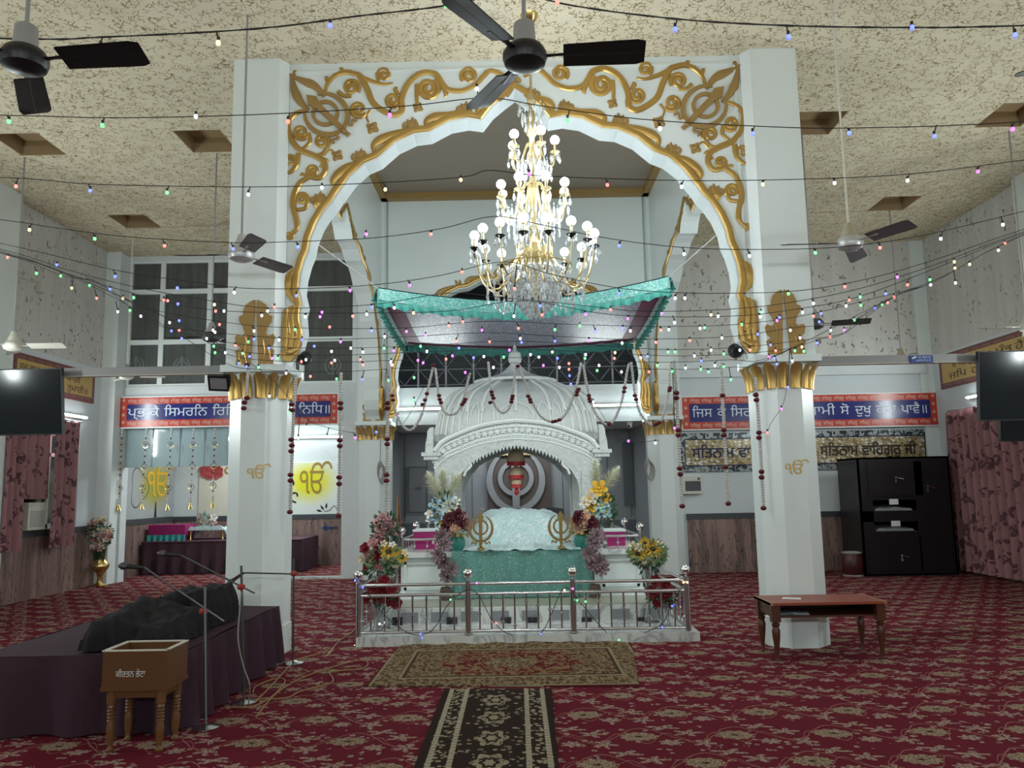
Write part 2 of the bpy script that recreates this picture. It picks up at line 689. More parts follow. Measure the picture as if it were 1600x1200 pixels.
# side walls: a window behind the curtains in each
wl = (11.6, 13.85, 1.05, 2.62)
wr = (10.2, 13.4, 1.0, 2.6)
wall_x('wall_left', XL - .25, .25, YF - .3, YR, 0, ZC, [wl], WALLT)
wall_x('wall_right', XR, .25, YF - .3, YB, 0, ZC, [wr], WALLT)
struct('wall_front', MB().box((XL - .3, YF - .3, 0), (XR + .3, YF, ZC)), MATTW)


def window_x(name, x, y0, y1, z0, z1, nmul, zt, side):
    t = thing(name, (x, (y0 + y1) / 2, z0), None, None)
    t['kind'] = 'structure'
    f = MB()
    for a, b in ((y0, y0 + .07), (y1 - .07, y1)): f.box((x - .05, a, z0), (x + .05, b, z1))
    for a, b in ((z0, z0 + .07), (z1 - .07, z1), (zt, zt + .06)): f.box((x - .05, y0, a), (x + .05, y1, b))
    for i in range(1, nmul):
        c = y0 + (y1 - y0) * i / nmul
        f.box((x - .05, c - .03, z0), (x + .05, c + .03, z1))
    f.build('window_frame', WHITE, t, False)
    MB().box((x - .01, y0, z0), (x + .01, y1, z1)).build('glass_pane', GLASSD, t, False)
    return t


window_x('window_1', XL - .12, *wl[:2], wl[2], wl[3], 3, 2.2, 1)
window_x('window_2', XR + .12, *wr[:2], wr[2], wr[3], 4, 2.2, -1)

# back wall: tall glazing and an opening into the side room on the left, solid on the right
wb = (-7.28, -2.95, 3.55, 5.95)
op = (-7.22, -3.2, 0, 2.86)
wall_y('wall_back_left', YB, .22, XL, -2.4, 0, ZC, [wb, op], MATTW)
wall_y('wall_back_right', YB, .22, 2.4, XR, 0, ZC, [], WALLT)
t = thing('window_3', (-5.1, YB + .1, 3.55), None, None)
t['kind'] = 'structure'
f = MB()
xs = [at(px, 600, YB).x for px in (179, 247, 322, 395, 470, 545)]
zs = [5.95] + [at(300, y, YB).z for y in (454, 533)] + [3.55]
for xx in xs[1:-1]: f.box((xx - .045, YB + .04, 3.55), (xx + .045, YB + .13, 5.95))
for xx in (wb[0] + .03, wb[1] - .03): f.box((xx - .05, YB + .03, 3.55), (xx + .05, YB + .14, 5.95))
for zz in zs: f.box((wb[0], YB + .035, zz - .045), (wb[1], YB + .135, zz + .045))
f.build('window_frame', WHITE, t, False)


def m_drape():
    x, y, z = xyz()
    n = noise(vec(x * 3.0, z * 0.3, 0), 3.0, 4, 0.6)
    return mix(n, (0.035, 0.04, 0.04), (0.15, 0.158, 0.15)), None, None


DRAPE = mat('dark glass with drapes behind', rough=0.16, fn=m_drape)
MB().box((wb[0], YB + .08, 3.55), (wb[1], YB + .1, 5.95)).build('glass_pane', DRAPE, t, False)

# corner pilasters and wall pilasters
def pil(name, a, b, m=WHITE): return struct(name, MB().box(a, b), m)


pil('trim_2', (XL, YB - .32, 0), (XL + .26, YB, ZC))
pil('trim_3', (XR - .24, YB - .055, 0), (XR, YB, ZC))
p = atx(31, 400, XL + .2)
pil('trim_4', (XL, p.y - .9, 0), (XL + .2, p.y, ZC), WHITE)
p = atx(1592, 400, XR - .15)
pil('trim_5', (XR - .15, p.y - .9, 0), (XR, p.y, ZC), WHITE)
# ledge band across the right back wall
mb = MB().box((2.95, YB - .1, 3.51), (XR - .15, YB, 3.79))
struct('trim_6', mb, MATTW)
# stone dado with grey cap
def dado(name, a, b, z=0.94):
    mb = MB().box((*a, 0), (*b, z), STONE)
    ex = [(min(a[i], b[i]), max(a[i], b[i])) for i in (0, 1)]
    mb.box((ex[0][0] - .012, ex[1][0] - .012, z), (ex[0][1] + .012, ex[1][1] + .012, z + .1), CAPST)
    return struct(name, mb)


dado('trim_7', (3.05, YB - .05), (XR - .15, YB))
dado('trim_8', (XL, YF), (XL + .04, YB - .33))
dado('trim_9', (XR - .04, YF), (XR, YB - .3))

# side room seen through the left opening
SIDEW = mat('pale grey mural wall', (0.42, 0.43, 0.44), 0.6)
CREAMW = mat('cream wall', (0.66, 0.62, 0.52), 0.6)
struct('wall_side_room', MB().box((XL, YR, 0), (-2.6, YR + .2, 3.7)), MATTW)
struct('ceiling_side_room', MB().box((XL, YB + .22, 3.3), (-2.8, YR, 3.45)), MATTW)
struct('wall_side_room_right', MB().box((-2.8, YB + .22, 0), (-2.6, YR, 3.7)), MATTW)
dado('trim_10', (XL + .001, YB + .25), (XL + .05, YR - .06), 0.98)
dado('trim_11', (XL + .06, YR - .05), (-2.82, YR), 0.98)

# corridor and gallery behind the shrine
struct('wall_corridor', MB().box((-2.6, 17.3, 0), (2.9, 17.5, 2.84)), MIDG)
struct('wall_corridor_left', MB().box((-2.6, YB + .23, 0), (-2.48, 17.3, 2.84)), MIDG)
struct('wall_corridor_right', MB().box((2.48, YB + .23, 0), (2.6, 17.3, 2.84)), MIDG)
z1 = at(650, 606, 15.25).z
z0 = at(650, 664, 15.25).z
mb = MB().box((-2.6, 15.25, z0), (2.6, 18.6, z1))
struct('ceiling_corridor', mb, MATTW)
GZ, GB = z1, z0
struct('wall_gallery', MB().box((-3, 18.5, z1), (3, 18.7, 6.9)), DARKG)
struct('ceiling_gallery', MB().box((-3, YB + .1, 5.9), (3, 18.6, 6.0)), DARKG)
dk = MB()
for a, b in ((-2.47, -1.15), (1.15, 2.47)): dk.box((a, 17.24, 0), (b, 17.3, .86))
struct('baseboard_corridor', dk, DARKG)
mb = MB()
for i in range(-5, 6):
    if abs(i) > 1: mb.box((i * .48 - .006, 17.288, .9), (i * .48 + .006, 17.3, 2.84))
struct('trim_12', mb, DARKG)

# ------------------------------------------------------------------ the shrine: four pillars and four cusped archways
PF = 7.86                                        # front face of the front pillars
WF = 8.0                                         # front face of the front arch wall
TH = 0.27
pc = [at(410, 640, PF + .29), at(1218.5, 615, PF + .29)]
PCX = (-pc[0].x + pc[1].x) / 2
PX = (pc[0].x, pc[1].x)
CX = (PX[0] + PX[1]) / 2
YBK = 14.78                                      # axis of the back pillars
E1, E2, E3 = Vector((1, 0, 0)), Vector((0, 1, 0)), Vector((0, 0, 1))


def khanda(mb, o, ax, bx, dx, s, d, m=None, base=False):
    """emblem of a double-edged sword, a ring and two curved swords; s = full height"""
    fr_ = lambda off=0: (Vector(o) + Vector(dx) * off, ax, bx, dx)
    h = s / 2
    mb.prism([(0, h), (.10 * s, .36 * s), (.055 * s, .20 * s), (.045 * s, -.34 * s), (-.045 * s, -.34 * s), (-.055 * s, .20 * s), (-.10 * s, .36 * s)], fr_(d * .4), d, m)
    n = 28
    for i in range(n):
        a, b = 2 * PI * i / n, 2 * PI * (i + 1) / n
        r0, r1 = .175 * s, .235 * s
        mb.prism([(r0 * cos(a), r0 * sin(a) + .05 * s), (r1 * cos(a), r1 * sin(a) + .05 * s), (r1 * cos(b), r1 * sin(b) + .05 * s), (r0 * cos(b), r0 * sin(b) + .05 * s)], fr_(), d, m)
    for sg in (1, -1):
        P, Q = [], []
        for i in range(15):
            t = i / 14
            a = lerp(1.15, -1.95, t)
            wd = .085 * s * sin(PI * min(1, t * .85 + .06)) ** .8
            r = .345 * s
            cx, cy = .0, .03 * s
            P.append((sg * (cx + (r + wd * .5) * cos(a)), cy + (r * 1.12 + wd * .5) * sin(a)))
            Q.append((sg * (cx + (r - wd * .5) * cos(a)), cy + (r * 1.12 - wd * .5) * sin(a)))
        for i in range(14):
            mb.prism([P[i], P[i + 1], Q[i + 1], Q[i]] if sg > 0 else [Q[i], Q[i + 1], P[i + 1], P[i]], fr_(d * .1 * sg), d * .8, m)
        e = (-sg * .13 * s, -.40 * s)
        mb.tube([Vector(o) + Vector(ax) * x + Vector(bx) * y + Vector(dx) * d * .6 for x, y in smoothpts2([(P[-1][0], P[-1][1]), (e[0] * 1.2, e[1] - .03 * s), (e[0] * 1.9, e[1] + .03 * s), (e[0] * 2.1, e[1] - .04 * s)])], .022 * s, 6, m=m)
    c = Vector(o) + Vector(bx) * (-.42 * s) + Vector(dx) * d * .6
    mb.ball(c, .05 * s, 10, m)
    mb.tube([c, c + Vector(bx) * (-.1 * s)], [.03 * s, .045 * s], 8, m=m)


def smoothpts2(p): return [(v.x, v.y) for v in smoothpts([(a, b, 0) for a, b in p], 4)]


def octagon(r, x, y, rot=PI / 8): return [(x + r * cos(rot + i * PI / 4), y + r * sin(rot + i * PI / 4)) for i in range(8)]


ZCAP, ZSL0, ZSL1 = at(410, 622, PF).z, at(405, 581, PF).z, at(405, 570, PF).z


def pillar(x, y, label, sgn, front=True):
    t = thing('pillar', (x, y, 0), label, 'pillar', 'white octagonal shrine pillars')
    R = .288 / cos(PI / 8)
    mb = MB().prism(octagon(R, x, y), ((0, 0, 0), E1, E2, E3), ZCAP + .02)
    mb.build('shaft', WHITE, t, False)
    MB().prism(octagon(R + .012, x, y), ((0, 0, 0), E1, E2, E3), .27).build('plinth', WHITE, t, False)
    cap = MB()
    cap.prism(octagon(R * .93, x, y), ((0, 0, ZCAP), E1, E2, E3), ZSL0 - ZCAP, WHITE)
    for i in range(8):
        a = PI / 4 * i + PI / 2 + PI / 8 * 0
        for hw in (-1, 1):
            u0, u1 = (0.012, .113) if hw > 0 else (-.113, -.012)
            def petal(u, v, a=a, u0=u0, u1=u1):
                tt = lerp(u0, u1, u)
                bulge = .035 * sin(PI * u) + .055 * v ** 2.2
                z = ZCAP + (ZSL0 - ZCAP - .012 - .03 * (2 * u - 1) ** 2 * v) * v
                r = .29 + bulge
                k = 1 + .12 * v
                return Vector((x + r * cos(a) - tt * k * sin(a), y + r * sin(a) + tt * k * cos(a), z))
            cap.grid(petal, 6, 7, GOLD)
    cap.build('lotus_capital', None, t, True)
    mb = MB()
    e = .325
    mb.box((x - e, y - e + .0, ZSL0), (x + e, y + e, ZSL1))
    mb.build('abacus', WHITE, t, False)
    w0, w1 = (-.29, .26) if sgn < 0 else (-.26, .29)
    poly = [(x + w0, y - .27), (x + w1, y - .27), (x + w1, y + .27), (x + w0, y + .27)]
    if sgn < 0: poly[1:2] = [(x + w1 - .075, y - .27), (x + w1, y - .16)]
    else: poly[0:1] = [(x + w0, y - .16), (x + w0 + .075, y - .27)]
    MB().prism(poly, ((0, 0, ZSL1), E1, E2, E3), (ZC if front else 7.0) - ZSL1).build('upper_pier', WHITE, t, False)
    # flat acanthus leaf standing on the abacus
    H = .66
    half = [(0, H), (.045, H - .012), (.10, H - .05), (.125, H - .11), (.125, H - .15), (.165, H - .17), (.16, H - .22), (.12, H - .28), (.105, H - .34), (.13, H - .37), (.18, H - .35),
            (.20, H - .38), (.185, H - .45), (.14, H - .49), (.17, H - .50), (.195, H - .52), (.175, H - .58), (.19, 0)]
    lf = MB()
    yo = y - .27
    for s in (1, -1):
        P = [(s * (.012 if i == 0 else px_), z) for i, (px_, z) in enumerate(half)] + [(s * .04, 0), (s * .008, H - .10)]
        lf.prism(P if s > 0 else P[::-1], (Vector((x, yo, ZSL1)), E1, E3, -E2), .018, GOLDM)
    for s in (1, -1):
        for q in ([(.07, .0), (.10, .12), (.085, .24), (.10, .3)], [(.13, 0), (.155, .08), (.14, .16)]):
            lf.tube([Vector((x + s * a, yo - .019, ZSL1 + b)) for a, b in smoothpts2(q)], .006, 5, m=GOLD)
    lf.build('acanthus_leaf', None, t, False)
    return t


P1 = pillar(PX[0], PF + .29, 'white octagonal pillar with gold leaf behind the purple stage', -1)
P2 = pillar(PX[1], PF + .29, 'white octagonal pillar with gold leaf standing behind the low red table', 1)
P3 = pillar(PX[0], YBK, 'rear white pillar with gold capital beside the side room opening', -1, False)
P4 = pillar(PX[1], YBK, 'rear white pillar with gold capital beside the mosaic panel', 1, False)
# gold character on the shafts of the front pillars
for P, px, py, lb in ((P1, 384, 748, 0), (P2, 1226, 741, 0)):
    o = at(px, py, PF)
    mb = MB()
    write(mb, 'ੴ', (o.x, PF - .004, o.z), E1, E3, .16, GOLD)
    mb.build('gold_character', GOLD, P, False)

# the cusped arch curve, measured on the right half, as (x from the centre, z)
RAW = [(803, 160), (822, 172), (840, 186), (856, 205), (878, 201), (905, 205), (936, 220), (960, 222), (988, 234), (1015, 256), (1036, 264), (1058, 282), (1072, 300), (1079, 308), (1086, 319),
       (1098, 331), (1111, 350), (1121, 372), (1125, 391), (1132, 406), (1139, 428), (1142, 450), (1138, 471), (1142, 484), (1141, 512), (1149, 537), (1163, 552), (1170, 560)]
YM = WF + TH
apx = at(803, 160, YM)
HALF = []
for px, py in RAW:
    p = at(px, py, YM)
    HALF.append((p.x - CX, p.z))
HALF[0] = (0, HALF[0][1])
XE = PCX - .262
HALF[-1] = (XE, ZSL1)
AR = HALF + []
CURVE = [(-a, b) for a, b in reversed(AR)] + AR[1:]          # left spring to right spring, over the apex
ZTOP = ZC


def off(curve, d):
    """offset of the curve outwards, away from the opening"""
    out = []
    for i, p in enumerate(curve):
        a, b = curve[max(i - 1, 0)], curve[min(i + 1, len(curve) - 1)]
        t = Vector((b[0] - a[0], b[1] - a[1]))
        t.normalize()
        out.append((p[0] - t.y * d, p[1] + t.x * d))
    return out


def archway(name, o, ax, dx, half, label, ztop, faces, deco):
    """o = centre of the front face at floor level; ax along the wall, dx into its thickness; the springing is at +-half"""
    t = thing('archway', tuple(o), label, 'arch', None)
    k = half / XE
    cv = [(a * k, b) for a, b in CURVE]
    poly = cv + [(half, ztop), (-half, ztop)]
    MB().prism(poly, (o, ax, E3, dx), TH, WHITE).build('arch_wall', WHITE, t, False)
    tr = off(cv, .055)
    tr = tr[1:-1]
    for s, sd in faces:
        base = Vector(o) + Vector(dx) * (s * TH)
        mb = MB()
        pts = [base + Vector(ax) * a + E3 * b + Vector(dx) * (.006 * sd) for a, b in tr[2:-2]]
        mb.tube(pts, .036, 8, flat=(dx, .7))
        mb.build('arch_molding', GOLD, t, True)
        deco(t, base, Vector(ax), Vector(dx) * sd, k)
    return t


def l2(px, py):
    """pixel on the front arch wall to (x, z)"""
    p = at(px, py, WF)
    return p.x - CX, p.z


def spiral(c, r, a0, turns, sg=1, n=26):
    """pixel space spiral that winds in from the angle a0"""
    return [(c[0] + r * (1 - .82 * i / n) * cos(a0 + sg * 2 * PI * turns * i / n), c[1] + r * (1 - .82 * i / n) * sin(a0 + sg * 2 * PI * turns * i / n)) for i in range(n + 1)]


# strokes of the left spandrel in pixels: (points, thickness in px at start, middle, end)
ST = [
    ([(507, 150), (511, 133), (523, 119), (540, 113), (561, 117)], 3, 5, 6), ([(561, 117), (573, 138), (583, 161), (600, 174), (617, 180), (628, 172), (628, 152), (640, 128), (660, 114), (680, 116), (690, 130)], 6, 6, 6),
    ([(690, 130), (700, 140), (722, 142), (742, 133), (755, 120)], 6, 5, 5), ([(563, 120), (580, 127), (600, 132), (614, 130)], 5, 4, 2),
    ([(755, 120), (765, 111), (776, 113), (790, 120)], 5, 5, 4),
    (spiral((600, 117), 11, 2.2, 1.6, 1), 4, 4, 4), (spiral((549, 137), 13, .6, 1.7, -1), 4, 4, 4), ([(549, 150), (538, 150), (528, 143)], 4, 4, 4),
    (spiral((560, 171), 13, .5, 1.7, 1), 4, 4, 4), (spiral((614, 157), 12, .6, 1.6, 1), 4, 4, 4), (spiral((669, 138), 17, -.9, 1.9, 1), 6, 5, 4), ([(652, 132), (651, 150), (652, 166)], 5, 4, 3),
    (spiral((733, 118), 13, 2.4, 1.7, 1), 4, 4, 4), ([(579, 172), (573, 182), (576, 192)], 3, 2, 2),
    ([(480, 172), (462, 178), (451, 192), (453, 213), (467, 233), (490, 243), (505, 252), (508, 266), (499, 278), (484, 276)], 4, 6, 5), ([(484, 276), (470, 285), (461, 300), (458, 320), (463, 342), (464, 356), (456, 366)], 5, 6, 4),
    (spiral((470, 207), 12, .2, 1.7, 1), 4, 4, 4), ([(482, 208), (484, 222), (474, 232)], 4, 4, 3), (spiral((503, 222), 12, .8, 1.6, -1), 4, 4, 4), ([(511, 232), (503, 241), (490, 244)], 4, 4, 4),
    (spiral((453, 251), 9, .6, 1.6, -1), 4, 3, 3), ([(466, 240), (464, 256), (455, 268), (447, 271)], 5, 5, 3), (spiral((489, 267), 10, .9, 1.6, 1), 4, 4, 4), (spiral((472, 311), 10, .8, 1.6, -1), 4, 4, 4),
    ([(480, 318), (476, 326), (465, 328)], 4, 4, 4), (spiral((452, 368), 6, -.4, 1.4, 1), 3, 3, 3), ([(506, 243), (515, 234), (524, 240)], 3, 2, 2), ([(500, 262), (508, 250), (514, 252)], 2, 4, 1),
    ([(480, 275), (472, 272), (469, 275)], 3, 3, 1), ([(690, 132), (697, 146), (694, 152)], 4, 5, 1), ([(622, 148), (618, 140), (621, 136)], 4, 5, 1), ([(538, 114), (533, 108), (532, 112)], 4, 4, 1), ([(512, 128), (510, 121), (514, 126)], 4, 4, 1),
]
LEAF = [([(456, 119), (460, 140), (468, 158), (482, 173)], 3, 9, 4), ([(458, 120), (474, 127), (492, 135), (507, 151)], 3, 9, 4), ([(458, 121), (450, 116), (448, 119)], 3, 4, 4), ([(459, 120), (460, 113), (462, 114)], 3, 4, 4)]
EDGE = [[(668, 202), (667, 190), (680, 183), (703, 180), (724, 174)], [(584, 238), (586, 225), (606, 213), (636, 204)], [(521, 291), (522, 280), (540, 263), (558, 255)], [(747, 178), (748, 168), (760, 159), (774, 155)],
        [(505, 330), (497, 322), (498, 314), (503, 308)], [(462, 420), (452, 432), (450, 452), (461, 471)]]
TULIP = [(728, 168), (644, 193), (564, 242), (780, 146), (500, 309)]
FLOW = [(582, 200, 11), (527, 243, 10), (653, 168, 9)]


def prof3(n, a, b, c): return [lerp(a, b, i / (n / 2)) if i < n / 2 else lerp(b, c, (i - n / 2) / (n / 2)) for i in range(n + 1)]


S0 = 8.0 / FPX
def relief(base, ax, dx, k, sg, lst, mb, th=.55):
    for pts, a, b, c in lst:
        q = smoothpts([(*l2(*p), 0) for p in pts], 5)
        rs = [r * S0 * .9 for r in prof3(len(q) - 1, a, b, c)]
        mb.tube([base + ax * (sg * v.x * k) + E3 * v.y - dx * .004 for v in q], rs, 7, flat=(dx, th))


def deco_front(t, base, ax, dx, k):
    for sg, nm in ((1, 'left'), (-1, 'right')):
        mb = MB()
        relief(base, ax, -dx, k, sg, ST, mb)
        mb.build('gold_scrollwork', GOLD, t)
        mb = MB()
        relief(base, ax, -dx, k, sg, LEAF, mb)
        x, z = l2(512, 181)
        r2 = .7071
        A, B = (ax * r2 * 1 + E3 * r2 * sg), (-ax * r2 * sg * 1 + E3 * r2)
        if sg < 0: A, B = (ax * r2 - E3 * r2), (ax * r2 + E3 * r2)
        khanda(mb, base + ax * (sg * x * k) + E3 * z, A, B, dx, .62, .03)
        mb.build('khanda_emblem', GOLDM, t)
        for x, y, r in FLOW:
            mb = MB()
            a, b = l2(x, y)
            c = base + ax * (sg * a * k) + E3 * b
            for i in range(4):
                q = PI / 4 + i * PI / 2 + .25
                d = ax * cos(q) + E3 * sin(q)
                e = ax * -sin(q) + E3 * cos(q)
                mb.tube([c, c + d * (r * S0 * .55), c + d * (r * S0 * 1.05)], [.02, r * S0 * .52, .012], 8, flat=(dx, .4))
            mb.ball(c + dx * .02, .018, 8)
            mb.build('gold_flower', GOLDM, t)
        for e in EDGE:
            mb = MB()
            relief(base, ax, -dx, k, sg, [(e, 3, 9, 5)], mb, .5)
            mb.build('edge_leaf', GOLD, t)
        for x, y in TULIP:
            mb = MB()
            relief(base, ax, -dx, k, sg, [([(x - 2, y + 12), (x - 4, y), (x - 8, y - 6)], 3, 5, 1), ([(x - 1, y + 12), (x, y), (x + 1, y - 10)], 4, 6, 1), ([(x, y + 12), (x + 6, y + 3), (x + 5, y - 7)], 3, 6, 1), (spiral((x - 9, y + 3), 6, .5, 1.2), 3, 3, 2)], mb)
            mb.build('gold_tulip', GOLDM, t)
        bracket(t, base, ax, dx, k, sg)
    mb = MB()
    relief(base, ax, -dx, k, 1, [([(790, 150), (797, 138), (797, 128)], 6, 8, 4), ([(797, 130), (788, 124), (780, 128)], 4, 7, 3), ([(797, 130), (806, 124), (814, 128)], 4, 7, 3), ([(797, 128), (797, 118), (797, 114)], 5, 7, 2)], mb)
    mb.build('crest_flower', GOLDM, t)


def bracket(t, base, ax, dx, k, sg):
    """the big gold acanthus at the springing"""
    half = [(463, 478), (452, 481), (446, 490), (443, 505), (443, 525), (441, 530), (444, 545), (440, 556), (447, 566), (456, 566), (466, 556), (472, 540), (471, 522), (468, 500), (468, 484)]
    P = []
    for p in half:
        a, b = l2(*p)
        P.append((sg * a * k, b))
    if sg < 0: P = P[::-1]
    mb = MB().prism(P, (base, ax, E3, dx), .05)
    relief(base + dx * .05, ax, -dx, k, sg, [([(461, 480), (457, 500), (459, 520), (456, 545)], 3, 6, 4), ([(467, 482), (466, 505), (470, 525), (465, 548)], 3, 6, 4), ([(450, 484), (448, 510), (449, 535), (446, 560)], 3, 6, 3), ([(444, 530), (452, 524), (460, 530), (470, 524)], 3, 5, 3),
                                             ([(446, 548), (455, 551), (466, 546)], 4, 7, 4)], mb)
    mb.build('acanthus_bracket', GOLD, t)


def deco_side(t, base, ax, dx, k):
    for sg in (1, -1):
        mb = MB()
        relief(base, ax, -dx, k, sg, [(e, 3, 8, 5) for e in EDGE], mb)
        for x, y in TULIP: relief(base, ax, -dx, k, sg, [([(x - 2, y + 12), (x - 4, y), (x - 8, y - 6)], 3, 5, 1), ([(x, y + 12), (x + 6, y + 3), (x + 5, y - 7)], 3, 6, 1)], mb)
        mb.build('edge_leaves', GOLDM, t)
        bracket(t, base, ax, dx, k, sg)


A_F = archway('archway', Vector((CX, WF, 0)), E1, E2, XE, 'front cusped archway with gold scrollwork and two gold emblems', ZC, [(0, -1)], deco_front)
YMID = (YBK - .27 + PF + .56) / 2
HS = (YBK - .27 - PF - .56) / 2
A_B = archway('archway', Vector((CX, YBK - .27, 0)), E1, E2, XE, 'rear cusped archway with thin gold edge behind the dome', 7.0, [(0, -1)], deco_side)
A_L = archway('archway', Vector((PX[0] - TH / 2, YMID, 0)), E2, E1, HS, 'side cusped archway facing the dark window wall', 7.0, [(1, 1)], deco_side)
A_R = archway('archway', Vector((PX[1] + TH / 2, YMID, 0)), E2, -E1, HS, 'side cusped archway facing the mosaic panel wall', 7.0, [(1, 1)], deco_side)
# panel frame line on the front wall
mb = MB()
xa, xb, zt = at(445, 300, WF).x, at(1158, 300, WF).x, at(600, 111, WF).z
for a, b in (((xa, zt), (xb, zt)), ((xa, zt), (xa, 3.1)), ((xb, zt), (xb, 3.1))):
    mb.box((min(a[0], b[0]) - .012, WF - .012, min(a[1], b[1]) - .012), (max(a[0], b[0]) + .012, WF, max(a[1], b[1]) + .012))
mb.build('panel_frame', WHITE, A_F, False)
# the lantern box over the shrine: front upper wall and brown ceiling
LB = MB().box((PX[0] - .3, WF + .02, ZC), (PX[1] + .3, WF + .25, 7.23), WHITE)
struct('wall_lantern', LB)
LC = mat('brown lantern ceiling paint', (0.30, 0.245, 0.19), 0.55)
struct('ceiling_lantern', MB().box((PX[0] - .4, WF, 7.01), (PX[1] + .4, YBK + .4, 7.23)), LC)
mb = MB()
zt = 6.91
mb.box((PX[0] + .15, YBK - .47, zt), (PX[1] - .15, YBK - .28, 7.01), GOLDM)
for sx in (PX[0] + TH / 2 + .0, PX[1] - TH / 2 - .12): mb.box((sx, WF + .3, zt), (sx + .12, YBK - .28, 7.01), GOLDM)
struct('trim_13', mb)

# etched emblems in the lower panes of the tall window
ETCH = mat('etched pale glass', (0.13, 0.15, 0.145), 0.5)
w3 = [o for o in COL.objects if o.name == 'window_3'][0]
for px, py in ((212, 572), (284, 573), (520, 572)):
    mb = MB()
    p = at(px, py, YB + .078)
    khanda(mb, p, E1, E3, -E2, .42, .003)
    mb.build('etched_emblem', ETCH, w3, False)

# ------------------------------------------------------------------ ceiling fans
DBLADE = mat('dark brown fan blade', (0.055, 0.05, 0.05), 0.45)
TAUPE = mat('taupe fan blade', (0.13, 0.12, 0.125), 0.4)
CONE = mat('beige fan cup', (0.36, 0.32, 0.22), 0.45)


def fan(px, py, Y, ph, label, mb_, mm, mc, mr, R=.62, ztop=ZC, grp=None):
    p = at(px, py, Y)
    t = thing('ceiling_fan', tuple(p), label, 'fan', grp)
    x, y, z = p
    MB().rod((x, y, z + .1), (x, y, ztop), .011, 8).build('down_rod', mr, t)
    MB().lathe([(0, .2), (.045, .2), (.055, .19), (.06, .08), (.06, .06), (0, .06)] if Y < 5 else [(0, .2), (.03, .2), (.05, .14), (.075, .09), (.08, .07), (0, .07)], (x, y, z), 20).build('rod_cup', mc, t)
    MB().lathe([(0, -.055), (.06, -.052), (.105, -.03), (.115, 0), (.115, .025), (.095, .06), (.05, .085), (0, .085)], (x, y, z), 28).build('motor', mm, t)
    for i in range(3):
        a = math.radians(ph + 120 * i)
        d, e = Vector((cos(a), sin(a), 0)), Vector((-sin(a), cos(a), 0))
        mb = MB()
        def top(u, v):
            r = lerp(.20, R, u)
            w = lerp(.068, .082, u) * (1 - .25 * max(0, u - .93) / .07)
            return p + d * r + e * (w * (2 * v - 1)) - E3 * (.020 * (2 * v - 1) - .012)
        mb.grid(top, 10, 4)
        mb.grid(lambda u, v: top(u, 1 - v) - E3 * .006, 10, 4)
        mb.tube([top(0, .5) - E3 * .004, top(1, .5) - E3 * .004], [.003, .003], 4)
        b = mb.build('blade', mb_, t, True, angle=60)
        ar_ = MB()
        ar_.tube([p + d * .1 + E3 * .01, p + d * .16 + E3 * .012, p + d * .30 + E3 * .014], [.02, .016, .03], 8, flat=(E3, .25))
        ar_.build('blade_arm', mm, t)
    return t


FG = 'ceiling fans on long rods'
fan(38, 97, 3.88, -4, 'black ceiling fan hanging nearest the left pillar top, over the stage', BLACK, BLACK, GREYP, GREYP, .64)
fan(820, 92, 3.93, -3, 'black ceiling fan hanging just above the chandelier', BLACK, BLACK, GREYP, GREYP, .62)
fan(1815, 70, 3.9, 152, 'black ceiling fan mostly out of view at the upper right', BLACK, BLACK, GREYP, GREYP, .64)
fan(377, 400, 7.1, -58, 'silver ceiling fan with taupe blades in front of the left pier', TAUPE, SILV, SILV, GREYP, .6)
fan(1328, 382, 7.1, -60, 'silver ceiling fan with beige cup and taupe blades, right of the archway', TAUPE, SILV, CONE, IVORY, .62)
fan(330, 528, 10.2, -55, 'dark ceiling fan before the window, partly behind the left pillar', DBLADE, DBLADE, GREYP, GREYP, .58, ztop=ZC + .2)
fan(198, 588, 13.2, 8, 'pale ceiling fan hanging close to the big dark window', IVORY, IVORY, GREYP, IVORY, .6, ztop=ZC + .2)
fan(20, 542, 10.2, 2, 'pale ceiling fan above the left television', IVORY, IVORY, IVORY, GREYP, .66, ztop=ZC + .2)
fan(1273, 508, 10.0, -14, 'dark ceiling fan just right of the right gold leaf', DBLADE, DBLADE, GREYP, GREYP, .66, ztop=ZC + .2)
fan(1409, 563, 13.0, 30, 'beige ceiling fan near the back right corner, behind the metal arm', IVORY, IVORY, CONE, GREYP, .55, ztop=ZC + .2)
fan(1608, 512, 10.0, 178, 'pale ceiling fan at the right wall, only a thin blade in view', IVORY, IVORY, IVORY, GREYP, .62, ztop=ZC + .2)

# ------------------------------------------------------------------ chandelier
BULB = mat('lit white bulb', (0.9, 0.9, 0.9), 0.4, emit=(0.86, 0.94, 1.0), es=20)
BULBOFF = mat('unlit opal bulb', (0.75, 0.78, 0.8), 0.25)
CRY = mat('clear cut crystal', (0.86, 0.91, 0.95), 0.06, trans=0.4, ior=1.5)
CANDLE = mat('brass candle sleeve', (0.62, 0.50, 0.26), 0.35, 0.7)
CH = at(833, 300, 7.2)
t = thing('chandelier', (CH.x, CH.y, 3.1), 'large three-tiered crystal chandelier with lit round bulbs before the archway', 'chandelier')
col = MB()
col.lathe([(a_, b_ - .07) for a_, b_ in [(.012, 6.12), (.012, 5.3), (.03, 5.28), (.045, 5.22), (.02, 5.17), (.035, 5.1), (.05, 5.02), (.05, 4.9), (.025, 4.87), (.025, 4.75), (.05, 4.7), (.06, 4.64), (.028, 4.58), (.028, 4.4), (.05, 4.36), (.035, 4.3), (.03, 4.02), (.055, 3.95),
           (.03, 3.85), (.09, 3.8), (.12, 3.74), (.10, 3.66), (.05, 3.6), (.03, 3.4), (.012, 3.2), (0, 3.18)]][::-1], (CH.x, CH.y, 0), 18)
col.build('column', CANDLE, t)
